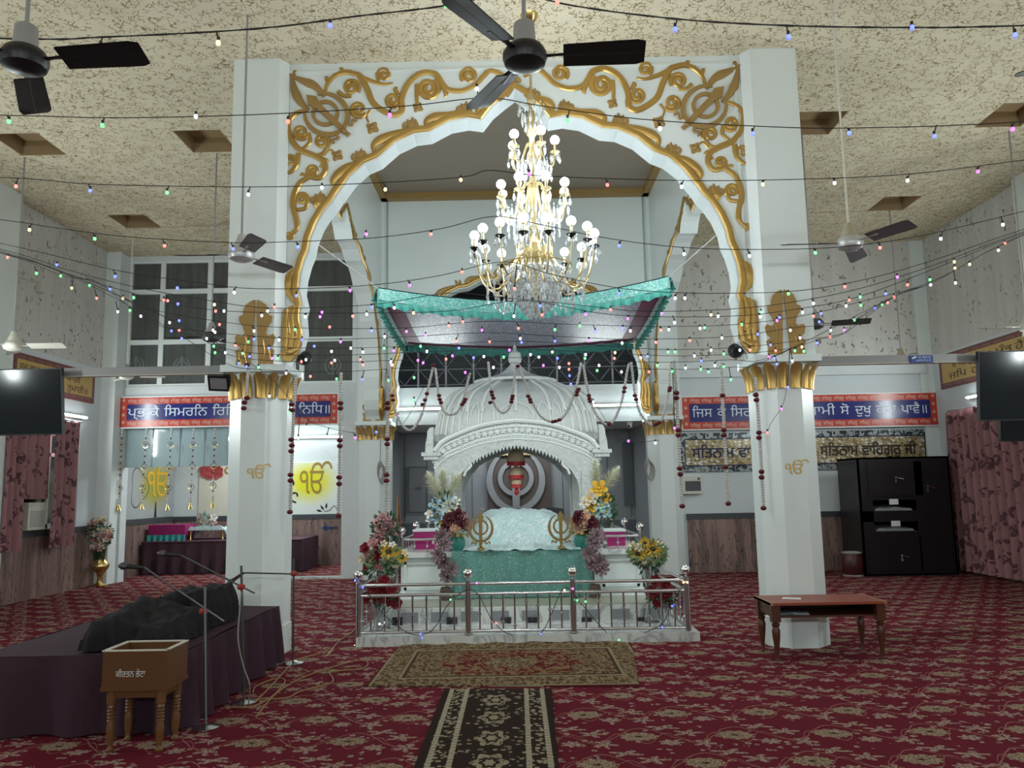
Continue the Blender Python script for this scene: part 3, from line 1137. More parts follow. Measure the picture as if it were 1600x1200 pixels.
MB().lathe([(0, 6.03), (.09, 6.03), (.07, 5.98), (.02, 5.93), (0, 5.93)][::-1], (CH.x, CH.y, 0), 16).build('ceiling_rose', BRASS, t)


def drop(mb, c, L, r):
    """a cut glass pear drop under a small bead"""
    mb.lathe([(1e-6, -L), (r * .55, -L * .88), (r, -L * .68), (r * .55, -L * .38), (1e-6, -L * .24)], c, 6)
    mb.lathe([(1e-6, -L * .22), (r * .5, -L * .12), (1e-6, 0)], c, 5)


def tier(n, r, zb, zroot, dip, ph, off=()):
    for i in range(n):
        a = ph + 2 * PI * i / n
        d = Vector((cos(a), sin(a), 0))
        e = Vector((-sin(a), cos(a), 0))
        o = Vector((CH.x, CH.y, 0))
        pt = lambda rr, z: o + d * rr + E3 * z
        am = MB().tube(smoothpts([pt(.03, zroot), pt(r * .3, zroot - dip * .25), pt(r * .6, zb - .15 - dip), pt(r * .88, zb - .2 - dip * .55), pt(r, zb - .13)], 5), .0085, 6, m=CANDLE)
        am.lathe([(.006, -.14), (.02, -.12), (.045, -.108), (.048, -.1), (.012, -.1)], pt(r, zb), 12, BLKM if n > 10 else CANDLE)
        ao = am.build('arm', CANDLE, t)
        MB().lathe([(.011, -.1), (.0125, -.032), (.02, -.026), (.02, -.018)], pt(r, zb), 10).build('candle', CANDLE, ao)
        lit = i not in off
        MB().ball(pt(r, zb + .016), .043, 14).build('bulb', BULB if lit else BULBOFF, ao)
        dr = MB()
        for k in range(4):
            q = a + PI / 2 * k + .4
            drop(dr, pt(r, zb - .11) + Vector((cos(q), sin(q), 0)) * .045, .10, .016)
        for k, rr in enumerate((.42, .62, .8)):
            zz = zb - .15 - dip * (1.0 - abs(rr - .62) * 1.4)
            drop(dr, pt(r * rr, zz - .0), .11, .015)
            drop(dr, pt(r * rr, zz - .10), .10, .014)
        dr.build('crystal_drops', CRY, ao, False, kind='stuff')


tier(16, .555, 3.81, 3.71, .32, .2, (7,))
tier(8, .315, 4.29, 4.35, .12, .35, (3,))
tier(5, .215, 4.76, 4.73, .06, -1.2, (2,))
cr = MB()
rr_ = random.Random(3)
for k in range(13):                                             # hanging basket of the lowest tier
    z = 3.55 - k * .034
    R = .23 * (1 - (k / 13) ** 1.7) + .04
    n = max(5, int(R * 130))
    for i in range(n):
        a = 2 * PI * i / n + k * .3
        drop(cr, (CH.x + R * cos(a), CH.y + R * sin(a), z), .075, .0155)
cr.build('crystal_basket', CRY, t, False, kind='stuff')
cr = MB()
for (R, z, n, L) in ((.20, 4.12, 20, .1), (.24, 4.18, 24, .12), (.15, 4.06, 16, .1), (.1, 4.0, 12, .1), (.10, 4.62, 14, .1), (.14, 4.66, 16, .11), (.07, 4.56, 10, .1), (.09, 5.12, 10, .14), (.12, 5.2, 10, .12), (.06, 5.02, 8, .1), (.13, 3.98, 14, .1), (.17, 3.92, 16, .1)):
    for i in range(n):
        a = 2 * PI * i / n + R * 9
        drop(cr, (CH.x + R * cos(a), CH.y + R * sin(a), z - .07), L, .014)
cr.build('crystal_strands', CRY, t, False, kind='stuff')
br = MB()
for i in range(14):                                             # gold ribs over the basket
    a = 2 * PI * i / 14
    d = Vector((cos(a), sin(a), 0))
    br.tube([Vector((CH.x, CH.y, 0)) + d * r + E3 * (z - .07) for r, z in ((.03, 3.97), (.10, 3.96), (.16, 3.86), (.16, 3.74), (.12, 3.62))], .007, 5)
br.tube(arc((CH.x, CH.y, 3.55), .34, 0, 2 * PI, 40, E1, E2)[:-1], .007, 5, True)
br.build('gold_cage', BRASS, t)
for i in range(6): point('chandelier_lamp', (CH.x + .62 * cos(i * PI / 3), CH.y + .62 * sin(i * PI / 3), 3.9), 9, (0.80, 0.92, 1.0), .06)
for i in range(3): point('chandelier_lamp', (CH.x + .38 * cos(i * 2.09), CH.y + .38 * sin(i * 2.09), 4.4), 7, (0.80, 0.92, 1.0), .06)

# ------------------------------------------------------------------ cloth canopy over the dome
TEAL = mat('teal satin cloth', (0.045, 0.23, 0.195), 0.6)


def m_brocade():
    x, y, z = xyz()
    n = noise(vec(x, y, z), 45.0, 3, 0.6, 1.0)
    return mix(n > 0.55, (0.065, 0.25, 0.22), (0.26, 0.40, 0.38)), None, None


BROC = mat('teal brocade with pale weave', rough=0.5, fn=m_brocade)


def m_lin():
    x, y, z = xyz()
    n = voro(vec(x, y, z), 34.0)
    return mix(n < 0.32, (0.24, 0.25, 0.34), (0.78, 0.80, 0.86)), None, None


LINING = mat('grey lilac patterned lining', rough=0.45, fn=m_lin)
MAGD = mat('magenta velvet band', (0.17, 0.012, 0.075), 0.6)
YN, YFAR = 9.7, 13.0
NL, NRt = at(590, 450, YN), at(1046, 432, YN)
FL, FRt = at(637, 538, YFAR), at(990, 533, YFAR)


def cz(u, v):
    """canopy sheet: u left to right, v near to far"""
    a = NL.lerp(NRt, u)
    b = FL.lerp(FRt, u)
    p = a.lerp(b, v)
    sag = .24 * (1 - abs(2 * u - 1) ** 1.6) * (1 - .6 * v) + .05 * (1 - (2 * v - 1) ** 2)
    return p - E3 * sag


t = thing('cloth_canopy', tuple((NL + FRt) / 2), 'teal cloth canopy with magenta band and frilled edge, stretched over the dome', 'canopy')
mb = MB().grid(lambda u, v: cz(lerp(.065, .935, u), lerp(.06, .90, v)), 16, 16)
mb.build('lining', LINING, t)
mb = MB()
for f_ in (lambda u, v: cz(u, lerp(0, .06, v)), lambda u, v: cz(u, lerp(.90, 1, v)), lambda u, v: cz(lerp(0, .065, u), lerp(.06, .90, v)), lambda u, v: cz(lerp(.935, 1, u), lerp(.06, .90, v))): mb.grid(f_, 16, 8)
mb.build('velvet_band', MAGD, t)
mb = MB().grid(lambda u, v: cz(u, v) + E3 * .012, 16, 16)
mb.build('top_cover', TEAL, t)
def val(fn, nrm, h1, h2, n, nm):
    A = MB().grid(lambda u, v: fn(u) + nrm * (.006 * sin(u * n * 9) + .03 * v) - E3 * (h1 * v), 60, 4)
    o = A.build('valance', BROC, t)
    B = MB().grid(lambda u, v: fn(u) + nrm * (.03 + .035 * sin(u * n * 6.28) * v + .02 * v) - E3 * (h1 + h2 * v + .012 * sin(u * n * 3)), n * 8, 3)
    B.build('frill', TEAL, o)


val(lambda u: cz(u, 0), -E2, .15, .09, 30, 'near')
val(lambda u: cz(u, 1), E2, .02, .10, 30, 'far')
val(lambda u: cz(0, u), -E1, .03, .11, 26, 'left')
val(lambda u: cz(1, u), E1, .03, .11, 26, 'right')
ROPE = mat('pale rope', (0.55, 0.55, 0.53), 0.8)
for a, b, nm in ((NL, at(494, 380, 8.31), 1), (NRt, at(1119, 368, 8.31), 2)):
    MB().tube([a, a.lerp(b, .3), b], .009, 6).build('tie_rope', ROPE, t)
for a, b in ((FL, Vector((PX[0] + .3, YBK - .3, 4.35))), (FRt, Vector((PX[1] - .3, YBK - .3, 4.35)))):
    MB().tube([a, b], .009, 6).build('tie_rope', ROPE, t)

# ------------------------------------------------------------------ marble plinth and steps
PLC = at(808, 765, 10).x
ZP = .80
SX0, SX1 = -1.98, 2.02
struct('trim_14', MB().box((-1.64, 8.3, 0), (1.79, 14.2, .09), MARBLE), MARBLE)
OLIVE = mat('olive polished stone', (0.30, 0.30, 0.235), 0.3)
t = thing('marble_plinth', (0.03, 9.05, .09), 'white marble plinth with moulded panels under the draped throne', 'plinth')
mb = MB().box((-1.5, 9.05, .09), (1.56, 14.0, .26), MARBLE)
mb.box((-1.47, 9.1, .26), (1.53, 9.75, .268), OLIVE)
for i in range(9): mb.box((-1.3 + i * .33, 9.042, .11), (-1.3 + i * .33 + .19, 9.05, .22), MIDG)
mb.build('step', None, t, False)
for px in (621, 706, 791, 832, 917, 1003):
    p = at(px, 971, 9.03)
    vb = MB()
    for i in (-1, 1):
        for k in (-1, 1): vb.cb((p.x + i * .03, 9.034, p.z + k * .024), (.05, .03, .04))
    vb.cb((p.x, 9.04, p.z), (.1, .02, .02))
    vb.build('black_bracket', BLACK, t, False)
mb = MB().box((-1.42, 9.9, .26), (1.48, 13.9, .74)).box((-1.46, 9.86, .26), (1.52, 13.94, .32))
for a, b in ((-1.38, -.88), (1.0, 1.44)):
    for q in (((a, 9.88, .36), (b, 9.9, .39)), ((a, 9.88, .66), (b, 9.9, .69)), ((a, 9.88, .36), (a + .03, 9.9, .69)), ((b - .03, 9.88, .36), (b, 9.9, .69))): mb.box(*q)
mb.build('plinth_body', WHITE, t, False)
MB().box((-1.48, 9.84, .74), (1.54, 13.98, ZP)).build('top_slab', MARBLE, t, False)

# ------------------------------------------------------------------ carved marble canopy shrine with dome
YP = 10.9
t = thing('palki_canopy', (PLC, YP, ZP), 'carved white marble dome shrine with scalloped arch and ball finial', 'shrine')
BRONZE = mat('dark bronze emblem', (0.25, 0.165, 0.065), 0.38, 0.7)
px2 = lambda px, py: (lambda p: (p.x - PLC, p.z))(at(px, py, YP))
half = [(806, 657), (835, 659), (865, 664), (895, 674), (920, 685), (942, 700)]
inn = [(806, 695), (825, 697), (845, 703), (862, 710), (878, 719), (884, 727), (893, 735), (902, 750), (905, 765)]
up = [px2(*p) for p in half]
lo = [px2(*p) for p in inn]
up = [(max(0, a), b) for a, b in up]
xo = px2(937, 760)[0]
xi = px2(906, 765)[0]
up[-1] = (xo + .0, up[-1][1])
lo[0] = (0, lo[0][1])
lo = [(a, b) for a, b in lo]
R_ = [(a, b) for a, b in up] + [(xo, ZP)] + [(xi, ZP)] + [(a, b) for a, b in lo[::-1]]
# scalloped fringe along the inner edge
def teeth(pts, n, d):
    out, P = [], [Vector((a, b)) for a, b in pts]
    L = [0]
    for i in range(1, len(P)): L.append(L[-1] + (P[i] - P[i - 1]).length)
    def ev(s):
        for i in range(1, len(P)):
            if s <= L[i] + 1e-9: return P[i - 1].lerp(P[i], (s - L[i - 1]) / max(1e-9, L[i] - L[i - 1]))
        return P[-1]
    for i in range(n):
        out += [tuple(ev(L[-1] * i / n)), tuple(ev(L[-1] * (i + .5) / n) - Vector((0, d)))]
    return out + [tuple(P[-1])]


lt = teeth(lo[:6], 15, .055) + lo[6:]
def shell(poly_up, poly_lo, y0, d):
    mb = MB()
    r = poly_up + [(xo, ZP), (xi, ZP)] + poly_lo[::-1]
    full = [(-a, b) for a, b in r[::-1] if a > 1e-6]
    pol = poly_up[:1] + r[1:-1] + [r[-1]] + [p for p in full]
    mb.prism(pol, ((PLC, y0, 0), E1, E3, E2), d)
    return mb


shell(up, lt, YP, .16).build('carved_arch', CARVE, t, False)
shell(up, lo, YP + 2.0, .16).build('rear_arch', CARVE, t, False)
# moulded bands of the arch
for k, (o, r, y0) in enumerate(((0.0, .035, .05), (-.07, .016, .02), (-.19, .014, .015), (-.245, .012, .012))):
    u2 = [(a, b + o) for a, b in smoothpts2(up)]
    pts = [Vector((PLC - a, YP - y0 * .3, b)) for a, b in u2[::-1]] + [Vector((PLC + a, YP - y0 * .3, b)) for a, b in u2[1:]]
    MB().tube(pts, r, 8, flat=(E2, 1.3 if k == 0 else .8)).build('arch_band', PALKI, t)
# carved rosettes and a dentil course along the arch, petals round the foot of the dome
mb = MB()
P2 = smoothpts2(up)
for o, r, st in ((-.125, .034, .085), (-.045, .016, .04), (-.215, .014, .036)):
    L = [0]
    for i in range(1, len(P2)): L.append(L[-1] + math.hypot(P2[i][0] - P2[i - 1][0], P2[i][1] - P2[i - 1][1]))
    n = int(L[-1] / st)
    for k in range(n + 1):
        s_ = L[-1] * k / n
        i = max(j for j in range(len(L)) if L[j] <= s_ + 1e-9)
        i = min(i, len(P2) - 2)
        tt = (s_ - L[i]) / max(1e-6, L[i + 1] - L[i])
        a, b = lerp(P2[i][0], P2[i + 1][0], tt), lerp(P2[i][1], P2[i + 1][1], tt) + o
        for s in ((1, -1) if k else (1,)):
            mb.ball((PLC + s * a, YP - .002, b), r, 8, sz=1, M=Matrix.Diagonal((1, .5, 1)))
            if r > .03:
                for q in range(6): mb.ball((PLC + s * a + .03 * cos(q * 1.05), YP - .012, b + .03 * sin(q * 1.05)), .014, 6)
mb.build('carved_rosettes', PALKI, t)
# scroll brackets at the springing
for s in (1, -1):
    mb = MB()
    x = PLC + s * (xo + .04)
    zc = px2(942, 702)[1]
    mb.box((x - .13, YP - .08, zc - .05), (x + .13, YP + .22, zc))
    mb.box((x - .10, YP - .06, zc - .1), (x + .10, YP + .2, zc - .05))
    mb.box((x - .05, YP - .05, zc), (x + .09 , YP + .2, zc + .36) if s > 0 else (x - .09, YP + .2, zc + .36)) if 0 else None
    P = [(0, 0), (.11, 0), (.105, .12), (.085, .2), (.08, .28), (.05, .33), (0, .34)]
    P = [(s * a, b) for a, b in P]
    mb.prism(P if s > 0 else P[::-1], ((x - s * .03, YP - .05, zc), E1, E3, E2), .22)
    mb.build('scroll_bracket', CARVE, t, False)
    # small inner scroll under the arch
    c = px2(884, 727)
    mb = MB().tube([Vector((PLC + s * a, YP - .01, b)) for a, b in [(c[0] + .05, c[1] - .12), (c[0] + .02, c[1] - .05), (c[0] - .03, c[1] - .01), (c[0] - .05, c[1] + .02), (c[0] - .03, c[1] + .04)]], .018, 6)
    mb.build('inner_scroll', PALKI, t)
    # pilaster faces
    for yy in (YP - .02, YP + 1.98):
        mb = MB().box((PLC + s * (xi + .03), yy, ZP), (PLC + s * (xo - .03), yy + .03, 1.78))
        mb.box((PLC + s * (xi - .03), yy - .03, ZP), (PLC + s * (xo + .03), yy + .2, ZP + .16))
        mb.build('pilaster', CARVE, t, False)
    mb = MB().box((PLC + s * (xo - .16), YP + .16, 1.86), (PLC + s * xo, YP + 2.0, 2.2))
    mb.build('side_beam', CARVE, t, False)
# dome
DP = [(124, 689), (124, 678), (122, 662), (118, 646), (112, 632), (105, 620), (95, 612), (84, 607), (72, 602), (60, 598), (45, 595)]
YD = YP + 1.08
K = YD / FPX
prof = []
for hw, y in DP:
    p = at(806, y, YD - hw * K * .55)
    prof.append((hw * K * 1.0, p.z))
DCX = at(806, 640, YD).x


def sq(a, e=.55):
    c, s = cos(a), sin(a)
    return (abs(c) ** e * (1 if c > 0 else -1), abs(s) ** e * (1 if s > 0 else -1))


n = 64
mb = MB()
mb.grid(lambda u, v: (lambda i: Vector((DCX + prof[i][0] * sq(u * 2 * PI)[0], YD + prof[i][0] * .82 * sq(u * 2 * PI)[1], prof[i][1])))(min(len(prof) - 1, int(round(v * (len(prof) - 1))))), n, len(prof) - 1, cu=True)
mb.build('dome', CARVE, t)
mb = MB()
for i in range(30):
    a = 2 * PI * (i + .5) / 30
    c = sq(a)
    pts = []
    for j in range(3, len(prof)):
        tw = (j - 3) / (len(prof) - 4)
        k2 = sq(a + .0)
        pts.append(Vector((DCX + prof[j][0] * 1.004 * k2[0], YD + prof[j][0] * .823 * k2[1], prof[j][1] + .004)))
    mb.tube(smoothpts(pts, 2), .024, 6)
mb.build('dome_ribs', PALKI, t)
mb = MB()
for i in range(44):
    a = 2 * PI * i / 44
    c, c2 = sq(a), sq(a + PI / 44)
    e_ = [Vector((DCX + prof[j][0] * 1.008 * k_[0], YD + prof[j][0] * .828 * k_[1], prof[j][1])) for j, k_ in ((1, sq(a - PI / 52)), (3, sq(a - PI / 60)), (4, c), (3, sq(a + PI / 60)), (1, sq(a + PI / 52)))]
    mb.tube(smoothpts(e_, 3), .011, 5)
mb.build('petal_course', PALKI, t)
# lotus collar and finial
LP = [(60, 599), (62, 595), (56, 593), (44, 591), (34, 588), (24, 584), (16, 579), (10, 573), (7, 569)]
cl = [(hw * K, at(806, y, YD).z) for hw, y in LP]
mb = MB()
mb.grid(lambda u, v: (lambda i, rr: Vector((DCX + rr * cos(u * 2 * PI), YD + rr * .85 * sin(u * 2 * PI), cl[i][1])))(int(round(v * (len(cl) - 1))), cl[int(round(v * (len(cl) - 1)))][0] * (1 + .05 * abs(sin(u * 2 * PI * 12)))), 96, len(cl) - 1, cu=True)
mb.build('lotus_collar', PALKI, t, angle=70)
zz = lambda y: at(806, y, YD).z
mb = MB().lathe([(.06, zz(572)), (.045, zz(570)), (.09, zz(566)), (.1, zz(560)), (.085, zz(552)), (.045, zz(549)), (.02, zz(547)), (.03, zz(545)), (.02, zz(541)), (1e-5, zz(538))], (DCX, YD, 0), 20)
mb.build('ball_finial', PALKI, t)
# tiered hanging ornament inside the arch
CREAM = mat('cream beaded cloth', (0.50, 0.40, 0.27), 0.6, bump=(60, .4))
REDC = mat('red cloth fringe', (0.42, 0.02, 0.02), 0.5)
o = at(806, 706, 11.5)
t = thing('hanging_ornament', tuple(o), 'red and cream three-tiered hanging ornament inside the marble arch', 'ornament')
MB().rod((o.x, o.y, o.z), (o.x, o.y, 2.6), .006, 6).build('cord', BRASS, t)
for y, r, h in ((722, .125, .2), (743, .105, .14), (757, .07, .11)):
    zt = at(806, y, 11.5).z
    mb = MB().lathe([(r, zt - .02), (r, zt + .05), (r * .85, zt + h * .6), (r * .45, zt + h * .85), (.01, zt + h)], (o.x, o.y, 0), 20)
    c = mb.build('tier', CREAM, t)
    MB().lathe([(r * 1.04, zt - .05), (r * 1.05, zt), (r * 1.0, zt + .005)], (o.x, o.y, 0), 20).build('fringe', REDC, c)
MB().lathe([(1e-5, at(806, 775, 11.5).z), (.04, at(806, 770, 11.5).z), (.02, at(806, 765, 11.5).z), (.05, at(806, 760, 11.5).z)], (o.x, o.y, 0), 12).build('tassel', REDC, t)

# ------------------------------------------------------------------ draped throne
def m_rumala():
    x, y, z = xyz()
    n = noise(vec(x, y, z), 26.0, 4, 0.62, 1.5)
    d = voro(vec(x, y, z), 30.0) < 0.17
    return mix(d, mix(n, (0.05, 0.19, 0.16), (0.17, 0.37, 0.335)), (0.55, 0.62, 0.58)), None, (n, .5)


RUM = mat('teal embroidered cloth with sequins', rough=0.42, fn=m_rumala)


def m_rumtop():
    x, y, z = xyz()
    n = noise(vec(x, y, z), 22.0, 4, 0.62, 2.0)
    return mix(sstep(n, .42, .6), (0.40, 0.64, 0.65), (0.80, 0.86, 0.88)), None, (n, .7)


RUMT = mat('pale silvery teal brocade', rough=0.35, fn=m_rumtop)
t = thing('draped_throne', (PLC + .06, 10.6, ZP), 'low throne draped in pale teal brocade with a darker teal skirt', 'throne')
mb = MB()
xa, xb = at(706, 900, 9.72).x, at(928, 900, 9.72).x
ba, bb = at(722, 868, 9.72).x, at(908, 868, 9.72).x
mb.grid(lambda u, v: Vector((lerp(xa, xb, u), 9.725 - .018 * sin(u * 60) * v - .02 * v, lerp(ZP + .015, .275, v))), 90, 8)
mb.grid(lambda u, v: Vector((lerp(xa, xb, 1 - u), 9.835, lerp(ZP + .015, .275, v))), 8, 2)
mb.grid(lambda u, v: Vector((lerp(xa, xb, u), lerp(9.725, 9.9, v), ZP + .015)), 8, 2)
for x_ in (xa, xb): mb.grid(lambda u, v: Vector((x_, lerp(9.725, 9.835, u), lerp(ZP + .015, .275, v))), 2, 4)
mb.build('front_skirt', RUM, t)


def bed(u, v):
    x = lerp(lerp(ba, PLC - .66, v), lerp(bb, PLC + .70, v), u)
    s = 2 * u - 1
    prof_ = (1 - abs(s) ** 5) * (1 + .03 * sin(u * 7))
    h = lerp(0, .42, (1 - cos(PI * min(1, v * 1.5))) / 2)
    return Vector((x + .0, lerp(9.70, 11.35, v) + .02 * sin(u * 20), ZP + .02 + h * (.15 + .85 * prof_) + .03 * v + .008 * sin(u * 31 + v * 9) + .006 * sin(u * 60 - v * 25)))


mb = MB().grid(bed, 70, 40)
mb.grid(lambda u, v: (lambda p, q: p.lerp(q, v))(bed(u, 1), Vector((bed(u, 1).x, 11.37, ZP + .005))), 44, 2)
for s in (0, 1): mb.grid(lambda u, v, s=s: (lambda p: p.lerp(Vector((p.x, p.y, ZP + .005)), v))(bed(s, u)), 30, 2)
mb.build('brocade_cover', RUMT, t)
EM = []
for px, lb in ((751, 'gold emblem stand on the left half of the teal throne edge'), (878, 'gold emblem stand on the right half of the teal throne edge')):
    b = at(px, 868, 9.62)
    o = Vector((b.x, 9.73, ZP + .05))
    k = thing('khanda_stand', tuple(o), lb, 'emblem', 'gold emblems on the throne edge')
    mb = MB()
    khanda(mb, o + E3 * .22, E1, E3, -E2, .40, .022)
    mb.build('emblem', BRONZE, k, False)
    MB().lathe([(0, -.02), (.05, -.02), (.05, 0), (.02, .012), (.012, .05), (0, .05)], o, 16).build('foot', BRASS, k)
# magenta cushions behind the small rails
MAG = mat('magenta satin', (0.30, 0.008, 0.12), 0.45)
for px0, px1, lb in ((646, 688, 'magenta cloth covered box behind the left small rail'), (938, 977, 'magenta cloth covered box behind the right small rail')):
    a, b = at(px0, 840, 10.4), at(px1, 840, 10.4)
    zt = at(px0, 831, 10.4).z
    k = thing('cloth_box', ((a.x + b.x) / 2, 10.6, ZP), lb, 'box', 'magenta boxes beside the throne')
    MB().box((a.x, 10.4, ZP), (b.x, 10.8, zt)).build('magenta_cloth', MAG, k, False)
    MB().box((a.x - .01, 10.39, zt), (b.x + .01, 10.81, zt + .025)).build('white_top', MATTW, k, False)
# microphone beside the throne
k = thing('microphone', tuple(at(742, 822, 11.55)), 'small gooseneck microphone rising behind the left emblem', 'microphone')
MB().tube([at(738, 835, 11.55), at(742, 822, 11.55), at(752, 803, 11.55)], .008, 6).build('neck', STEEL, k)
MB().ball(at(754, 797, 11.55), .035, 10).build('grille', GREYP, k)
MB().lathe([(.06, ZP), (.06, ZP + .02), (.01, ZP + .03), (.01, at(738, 835, 11.55).z)], (at(738, 835, 11.55).x, 11.55, 0), 12).build('foot', BLACK, k)

# ------------------------------------------------------------------ stainless railing round the platform
RY = 8.35
t = thing('railing', (0, RY, 0), 'stainless steel railing with ball posts round the throne platform', 'railing')
ZR1, ZR2, ZB1, ZB2 = at(800, 911, RY).z, at(800, 927, RY).z, at(800, 985, RY).z, at(800, 1000, RY).z
pxs = [at(px, 1000, RY).x for px in (560, 732, 897, 1076)]


def post(x, y, z0, zt, r=.032):
    mb = MB().lathe([(r * 1.5, z0), (r * 1.5, z0 + .012), (r, z0 + .02), (r, zt), (r * .5, zt + .01), (r * .45, zt + .035), (r * .8, zt + .04)], (x, y, 0), 16)
    p_ = mb.build('post', STEEL, t)
    MB().ball((x, y, zt + .085), .05, 16).build('ball_finial', CHROME, p_)


def rail(a, b, r=.017): MB().rod(a, b, r, 10).build('rail', STEEL, t)


def baluster(x, y, z0, z1, zb):
    mb = MB().rod((x, y, z0), (x, y, z1), .0095, 8)
    mb.ball((x, y, zb), .02, 10, sz=.8)
    mb.build('baluster', STEEL, t)


for i, x in enumerate(pxs): post(x, RY, 0 if i in (0, 3) else .09, ZR1 + .02)
for i in range(3):
    a, b = pxs[i], pxs[i + 1]
    for z in (ZR1, ZR2, ZB1, ZB2): rail((a, RY, z), (b, RY, z))
    n = 7 if i == 0 else 8
    for k in range(n):
        x = lerp(a, b, (k + 1) / (n + 1)) if i else lerp(a, b, (k + .9) / (n + .9))
        zb = lerp(ZR2 - .05, ZB1 + .04, abs(((k / (n - 1)) * 1.0 + (.0 if i != 1 else .55)) % 1.0))
        baluster(x, RY, ZB1, ZR2, zb)
for s, x, ye in ((0, pxs[0], 10.45), (1, pxs[3], 10.1)):
    post(x + (.06 if s == 0 else -.06), ye, .09, ZR1 + .02)
    for z in (ZR1, ZR2, ZB1, ZB2): rail((x, RY, z), (x + (.06 if s == 0 else -.06), ye, z))
    for k in range(10):
        f_ = (k + 1) / 11
        xx = lerp(x, x + (.06 if s == 0 else -.06), f_)
        baluster(xx, lerp(RY, ye, f_), ZB1, ZR2, lerp(ZR2 - .04, ZB1 + .08, abs(2 * ((k / 7) % 1) - 1)))
# small rails on the plinth
for s, pxp, lb in ((0, ((622, 833, 10.0), (643, 824, 11.4), (660, 818, 12.8)), 'small steel rail on the left end of the plinth'), (1, ((1000, 828, 10.0), (976, 819, 11.4), (956, 813, 12.8)), 'small steel rail on the right end of the plinth')):
    keep = t
    P = [at(*q) for q in pxp]
    t = thing('plinth_rail', (P[0].x, 10, ZP), lb, 'railing', 'small rails on the plinth')
    X0 = -1.42 if s == 0 else 1.48
    P = [Vector((X0, yy, 0)) for yy in (9.96, 11.4, 12.9)]
    for q in P: post(q.x, q.y, ZP, ZP + .17, .026)
    for a, b in ((P[0], P[1]), (P[1], P[2])):
        rail((a.x, a.y, ZP + .15), (b.x, b.y, ZP + .15), .012)
        for k in range(6): MB().rod((a.x, lerp(a.y, b.y, (k + 1) / 7), ZP), (a.x, lerp(a.y, b.y, (k + 1) / 7), ZP + .15), .007, 6).build('baluster', STEEL, t)
    xe = X0 + (.62 if s == 0 else -.55)
    rail((X0, 9.96, ZP + .15), (xe, 9.96, ZP + .15), .014)
    for k in range(4):
        xx = lerp(X0, xe, (k + 1) / 4)
        MB().rod((xx, 9.96, ZP), (xx, 9.96, ZP + .15), .009, 6).ball((xx, 9.96, ZP + .07), .018, 8).build('baluster', STEEL, t)
    t = keep

# ------------------------------------------------------------------ flowers
def fm(n, a, r=.6): return mat(n, a, r)


PINK, DPINK, CREAMF = fm('pink petals', (.50, .26, .26)), fm('dusty pink petals', (.36, .20, .20)), fm('cream petals', (.70, .62, .46))
RED, BURG, YEL = fm('red petals', (.20, .010, .018)), fm('burgundy petals', (.075, .010, .018)), fm('yellow petals', (.62, .37, .03))
BLUEF, AQUA, WHITEF = fm('pale blue petals', (.30, .45, .55)), fm('aqua petals', (.33, .52, .52)), fm('white petals', (.68, .66, .64))
MAUVE, DISC, LEAFM = fm('mauve brown fleshy petals', (.24, .165, .18)), fm('dark flower disc', (.035, .014, .008)), fm('green leaves', (.022, .062, .028))
LEAFL, PLUME = fm('light green leaves', (.12, .20, .09)), fm('cream plume', (.74, .74, .58), .9)
PEACH = fm('peach petals', (.60, .36, .26))
VGLASS = mat('clear vase glass', (.9, .95, .95), .05, trans=.9)


def petals(mb, c, nrm, r, n, tilt, w, ph=0.0, m=None, base=.08, cup=.12):
    c, nrm = Vector(c), Vector(nrm).normalized()
    a = nrm.orthogonal().normalized()
    b = nrm.cross(a)
    for i in range(n):
        q = ph + 2 * PI * i / n
        d = a * cos(q) + b * sin(q)
        e = nrm.cross(d)
        k = lambda s, h, ww: c + d * (r * s * cos(tilt)) + nrm * (r * s * sin(tilt) + r * h) + e * (r * ww)
        vs = [k(base, 0, 0), k(.45, cup * .2, w * .8), k(.45, cup * .2, -w * .8), k(.8, cup * .6, w * .85), k(.8, cup * .6, -w * .85), k(1, cup, 0)]
        mb.add(vs, [(0, 1, 2), (1, 3, 4, 2), (3, 5, 4)], m)


def blossom(kind, c, nrm, r, m, parent, name='blossom'):
    mb = MB()
    ph = rnd.random() * 6
    if kind == 'rose':
        petals(mb, c, nrm, r, 6, .2, .45, ph, m)
        petals(mb, c, nrm, r * .8, 5, .65, .45, ph + 1, m)
        petals(mb, c, nrm, r * .62, 4, 1.05, .5, ph + 2, m)
        mb.ball(Vector(c) + Vector(nrm).normalized() * r * .25, r * .28, 7, m)
    elif kind == 'sun':
        petals(mb, c, nrm, r, 13, .12, .16, ph, m)
        petals(mb, c, nrm, r * .85, 11, .3, .15, ph + .2, m)
        mb.ball(Vector(c) + Vector(nrm).normalized() * r * .12, r * .34, 8, DISC, .7)
    elif kind == 'lily':
        petals(mb, c, nrm, r, 5, .35, .34, ph, m, cup=.0)
        petals(mb, c, nrm, r * .7, 5, .7, .3, ph + .6, m)
        mb.ball(Vector(c) + Vector(nrm).normalized() * r * .25, r * .16, 6, YEL)
    elif kind == 'succ':
        for k, (rr, tl, n) in enumerate(((1, .1, 9), (.85, .4, 8), (.65, .75, 7), (.42, 1.1, 5))): petals(mb, c, nrm, r * rr, n, tl, .22, ph + k * .5, m, cup=.2)
    return mb.build(name, m, parent, False)


